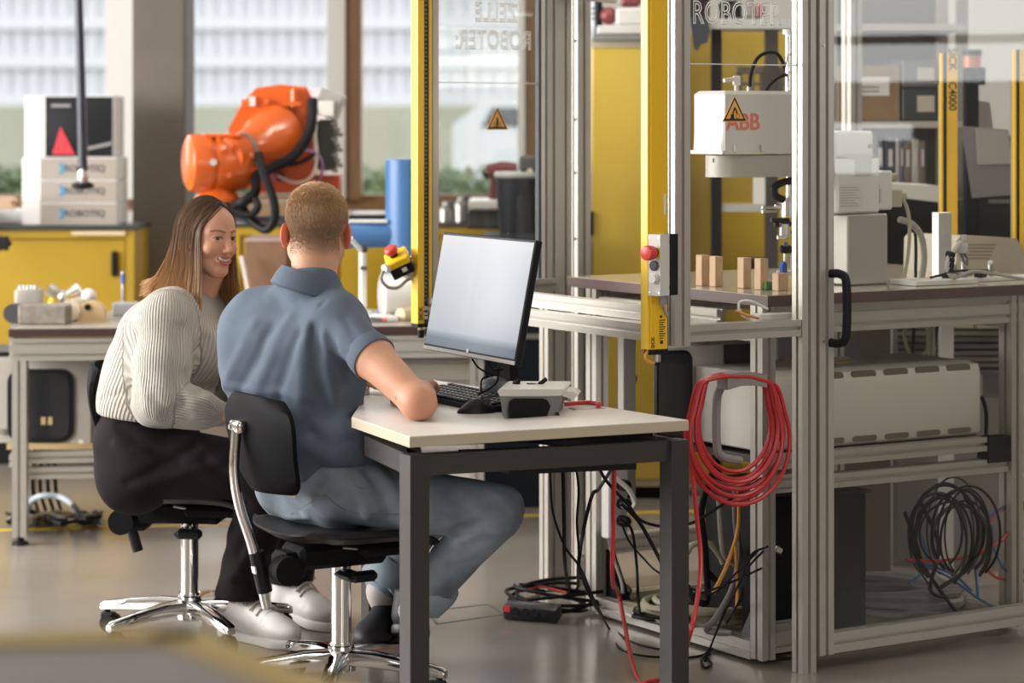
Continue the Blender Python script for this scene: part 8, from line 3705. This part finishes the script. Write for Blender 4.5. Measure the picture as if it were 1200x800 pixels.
# black leads hanging from the desk tray down to the floor and back up to the power strip
t = thing('desk_leads', 'thin black leads hanging from the desk down to the floor beside the cell', 'cables', fl_(690, 730, 0))
a = lambda x, y, Y: at(x, y, Y)
cab(t, [a(643, 530, 6.75), a(645, 560, 6.78), a(648, 600, 6.8), a(662, 640, 6.85), a(680, 665, 6.8), a(695, 700, 6.75), fl_(713, 735), fl_(730, 762), fl_(780, 770), fl_(830, 764), fl_(850, 745) + UZ * .05, cg(.05, .16, .29)], .0035, RUB)
cab(t, [a(659, 530, 6.8), a(660, 570, 6.82), a(661, 620, 6.85), a(662, 660, 6.9), fl_(668, 690, .05), fl_(677, 688, .06), a(678, 660, 6.95), a(684, 620, 6.98), a(694, 580, 7.0), a(703, 571, 7.1), cg(-.04, .83, .50)], .0055, RUB)
cab(t, [a(672, 530, 6.8), a(678, 572, 6.85), a(676, 610, 6.88), a(678, 640, 6.9), a(680, 668, 6.9), a(692, 700, 6.9), fl_(706, 722), fl_(740, 752), fl_(800, 765)], .0035, RUB)
cab(t, [a(700, 545, 6.7), a(712, 565, 6.75), a(735, 590, 6.8), a(752, 610, 6.8), a(783, 617, 6.75), a(812, 612, 6.75), a(848, 590, 6.8), cg(-.02, .14, .52)], .0045, RUB)
cab(t, [a(728, 590, 7.0), a(748, 610, 7.0), a(768, 645, 6.95), a(785, 680, 6.85), a(800, 710, 6.8), fl_(815, 740)], .006, RUB)
cab(t, [a(726, 607, 7.0), a(740, 620, 7.0), a(746, 660, 6.98), a(748, 700, 6.95), fl_(752, 722, .02), fl_(770, 738), fl_(790, 745)], .0045, RUB)
cab(t, [a(728, 612, 7.0), a(738, 635, 7.0), a(755, 655, 6.95), a(768, 668, 6.9), a(785, 677, 6.85), a(820, 695, 6.8), cg(.04, .15, .28)], .0032, RUB)
for i, P_ in enumerate((((900, 640), (880, 650), (868, 680), (848, 720), (826, 775)), ((895, 645), (875, 668), (868, 700), (845, 740), (822, 772)), ((890, 643), (874, 660), (862, 672), (835, 695), (806, 688)))):
    cab(t, [at(x, y, 6.95 - .02 * k) if y < 735 else fl_(x, y) for k, (x, y) in enumerate(P_)], .003, RUB)
cab(t, [fl_(828, 770), fl_(834, 778), fl_(826, 782), fl_(822, 772), fl_(832, 766)], .004, RUB)
# cables under the desk tray
cab(t, [a(560, 545, 7.0), a(563, 600, 7.0), a(566, 640, 7.05)], .002, RUB) if False else None

# loose hanging black cables inside the table frame
t = thing('hanging_cables', 'thick black and grey cables hanging behind the front right desk leg inside the cell table', 'cables', cg(.1, .5, .03))
cab(t, [cg(.06, .45, .56), at(823, 590, 7.35), at(826, 640, 7.35), at(829, 690, 7.35), at(826, 707, 7.3), at(812, 700, 7.3), at(806, 688, 7.35)], .010, RUB, 8)
cab(t, [at(862, 560, 7.3), at(862, 610, 7.3), at(866, 650, 7.25), at(858, 690, 7.25), at(838, 725, 7.2), at(828, 735, 7.2), at(833, 740, 7.2), at(858, 742, 7.15)], .009, mat('violet_grey_sheath', (.22, .20, .21), .5), 8)
cab(t, [at(842, 585, 7.3), at(846, 640, 7.3), at(852, 655, 7.3), at(861, 662, 7.3)], .007, GRYC, 8)
cab(t, [at(866, 575, 7.25), at(865, 620, 7.25), at(852, 662, 7.2), at(836, 695, 7.2)], .006, ORAC, 8)
cab(t, [at(862, 640, 7.2), at(864, 690, 7.18), at(863, 712, 7.15)], .0045, ORAC, 8)
cab(t, [at(805, 648, 7.4), at(812, 638, 7.4), at(830, 636, 7.4), at(843, 650, 7.4), at(848, 660, 7.4)], .009, BEIC, 8)
cab(t, [at(828, 668, 7.35), at(840, 680, 7.35), at(858, 688, 7.3)], .008, RUB, 8)
# white cables behind the power strip
cab(t, [at(722, 560, 7.5), at(738, 575, 7.5), at(744, 590, 7.5), at(738, 598, 7.48), at(730, 592, 7.45)], .007, WHTP, 8)
cab(t, [at(713, 630, 7.45), at(718, 650, 7.45), at(728, 680, 7.42), at(730, 695, 7.4)], .005, GRYC, 8)


def coil(label, c, rx, ry, turns, r, mt, seed, name='cable_coil', jit=.012):
    rg = np.random.default_rng(seed)
    P_ = []
    c = Vector(c)
    for k in range(turns):
        ax, ay = rx * rg.uniform(.82, 1.06), ry * rg.uniform(.82, 1.06)
        ox, oy = rg.normal(size=2) * jit
        zz_ = c.z + r + (k // 2) * r * 1.6
        for i in range(16):
            an = 2 * math.pi * i / 16
            P_.append(Vector((c.x + ox + ax * math.cos(an), c.y + oy + ay * math.sin(an), zz_ + rg.uniform(0, r * .8))))
    t_ = thing(name, label, 'cable', c)
    m_ = MB()
    m_.tube(catmull(P_, 3), r, 7)
    m_.build('coil', mt, t_)
    return t_


coil('beige cable coil lying on the board of the cell table behind the desk leg', cg(.13, .62, .035), .20, .17, 6, .010, BEIC, 4)
coil('black cable coil lying inside the beige coil behind the desk leg', cg(.05, .62, .036), .13, .10, 4, .006, RUB, 9)
coil('grey hose coil lying low behind the door pane beside the big computer', cg(.64, .42, .035), .21, .17, 6, .015, mat('grey_hose', (.20, .185, .175), .5), 12)
# cables behind the door pane
t = thing('door_cables', 'black cable loops hanging behind the lower door pane right of the computer', 'cables', cg(.6, .4, .04))
rg = np.random.default_rng(21)
for k in range(13):
    cx_, cy_ = 1112 + rg.uniform(-26, 24), 628 + rg.uniform(-8, 12)
    rx_, ry_ = rg.uniform(16, 40), rg.uniform(38, 62)
    Yk = 7.35 + rg.uniform(-.06, .12)
    P_ = [at(cx_ + rx_ * math.sin(an), cy_ - ry_ * math.cos(an), Yk + .02 * math.sin(an * 2)) for an in np.linspace(-2.6, 2.6, 14)]
    cab(t, P_, rg.uniform(.003, .0065), RUB if k % 4 else DGRY)
for P_ in (((1066, 640), (1090, 675), (1120, 715), (1150, 745)), ((1080, 590), (1100, 640), (1090, 690), (1110, 700)), ((1130, 580), (1150, 620), (1140, 660), (1100, 690)), ((1060, 600), (1075, 640), (1082, 668))):
    cab(t, [at(x, min(y, 735), 7.36 + (x - 1060) * .001) for x, y in P_], .006, RUB)
t = thing('network_leads', 'blue network leads running across the lower door pane', 'cables', cg(.6, .25, .04))
for P_ in (((1064, 658), (1080, 662), (1110, 675), (1145, 700), (1170, 715), (1192, 741)), ((1064, 655), (1090, 662), (1120, 675), (1138, 692)), ((1064, 607), (1078, 625), (1086, 650), (1080, 670), (1066, 684)), ((1146, 700), (1143, 660), (1146, 635), (1160, 605), (1190, 588), (1206, 590)), ((1162, 615), (1164, 640), (1178, 668), (1200, 680))):
    cab(t, [at(x, min(y, 733), 7.36 + (x - 1060) * .0014) for x, y in P_], .0042, BLUC)
t = thing('red_lead', 'red lead hanging across the lower door pane at the right', 'cable', cg(.6, .2, .04))
cab(t, [at(x, y, 7.34 + (x - 1060) * .0014) for x, y in ((1062, 656), (1100, 657), (1140, 650), (1170, 635), (1192, 612), (1200, 592), (1200, 586))], .005, REDC, nm='sheath')
cab(t, [at(x, y, 7.36 + (x - 1060) * .0014) for x, y in ((1198, 588), (1170, 600), (1153, 625), (1152, 655), (1165, 675), (1190, 678), (1206, 662))], .0042, REDC, nm='sheath')
# bundle of beige cables hanging from the table behind the controller
t = thing('beige_cable_bundle', 'beige and black cable bundle hanging behind the white controller', 'cables', cg(.6, .6, .58))
for P_, r_, mt in (((( 1062, 375), (1060, 395), (1068, 415), (1085, 412), (1090, 390), (1088, 370)), .006, BEIC), (((1086, 372), (1088, 400), (1086, 425), (1066, 440)), .007, BEIC), (((1092, 372), (1094, 400), (1090, 430), (1070, 447)), .007, BEIC), (((1072, 372), (1070, 400), (1066, 452)), .006, RUB), (((1100, 372), (1094, 410), (1085, 452)), .005, RUB), (((1064, 420), (1080, 428), (1090, 410)), .005, BEIC), (((1084, 425), (1082, 440), (1080, 455)), .014, mat('dull_red', (.22, .055, .06), .5)), (((1089, 425), (1092, 445), (1096, 458)), .010, mat('dull_red', (.22, .055, .06), .5))):
    cab(t, [at(x, y, 7.75) for x, y in P_], r_, mt, 8)
# white and orange leads on the middle beam
t = thing('sensor_leads', 'white and orange sensor leads with small white box behind the front pane', 'cables', cg(-.1, .05, .96))
cab(t, [at(866, 365, 6.98), at(867, 354, 6.98), at(880, 353, 6.97), at(900, 362, 6.97)], .004, WHT)
cab(t, [at(868, 362, 6.98), at(870, 370, 6.98), at(884, 376, 6.97)], .003, WHT)
cab(t, [at(862, 364, 6.97), at(875, 369, 6.97), at(890, 373, 6.97)], .0045, ORAC)
m = MB()
p_ = at(907, 372, 7.0)
m.box(p_, (.11, .03, .026), frame((0, 0, 0), U).to_3x3(), .003)
m.build('sensor_box', WHT, t)
# power strip coil on the floor
q = fl_(603, 727, 0)
t = thing('floor_power_strip', 'black power strip with red switch lying on the floor right of the man', 'power strip', q)
MP = frame(q, Vector((.90, -.42, 0)))
m = MB(MP @ Matrix.Translation((.02, 0, .0)))
m.box((.03, .02, .028), (.175, .055, .045), Matrix.Rotation(.25, 3, 'X'), .008, 2)
b_ = m.build('body', mat('strip_black', (.02, .02, .022), .3), t)
m = MB(MP @ Matrix.Translation((.02, 0, .0)))
m.box((-.058, .02, .034), (.004, .022, .018), Matrix.Rotation(.25, 3, 'X'))
m.box((-.040, -.010, .036), (.02, .004, .018), None)
m.build('switch', mat('red_switch', (.75, .04, .05), .3), b_)
for k in range(4):
    m = MB(MP @ Matrix.Translation((.02, 0, .0)))
    c_ = Vector((-.012 + k * .032, -.010, .030))
    m.cyl(c_, c_ + Vector((0, -.003, .001)), .012, 14)
    m.build('socket', BLKM, b_)
rg = np.random.default_rng(2)
for k in range(5):
    m = MB()
    P_ = []
    for i in range(15):
        an = 2 * math.pi * i / 14 * .95 + k
        P_.append(q + Vector((.10 + .02 * k + (.125 + .012 * k) * math.cos(an), .14 + (.13 - .008 * k) * math.sin(an), .012 + .05 * (math.sin(an * .5 + k) ** 2) + .006 * k)))
    m.tube(catmull(P_, 3), .0058, 7)
    m.build('lead', RUB, t)
m = MB()
m.tube(catmull([q + Vector((.0, .10, .04)), q + Vector((.10, .16, .05)), q + Vector((.22, .12, .04)), q + Vector((.28, .20, .02))], 5), .006, 7)
m.build('lead', BEIC, t)
m = MB()
m.tube(catmull([q + Vector((.02, .20, .05)), q + Vector((.08, .22, .06)), q + Vector((.16, .18, .05))], 5), .004, 7)
m.build('lead', REDC, t)
# small black hook on the yellow cabinet below the table
m = MB()
m.tube(catmull([at(733, 440, 8.3), at(741, 439, 8.3), at(744, 443, 8.28), at(742, 448, 8.28), at(734, 452, 8.28)], 4), .008, 8)
tag(m.build('black_clip', BLK), 'small black clip hanging on the cable duct below the cell table', 'clip')
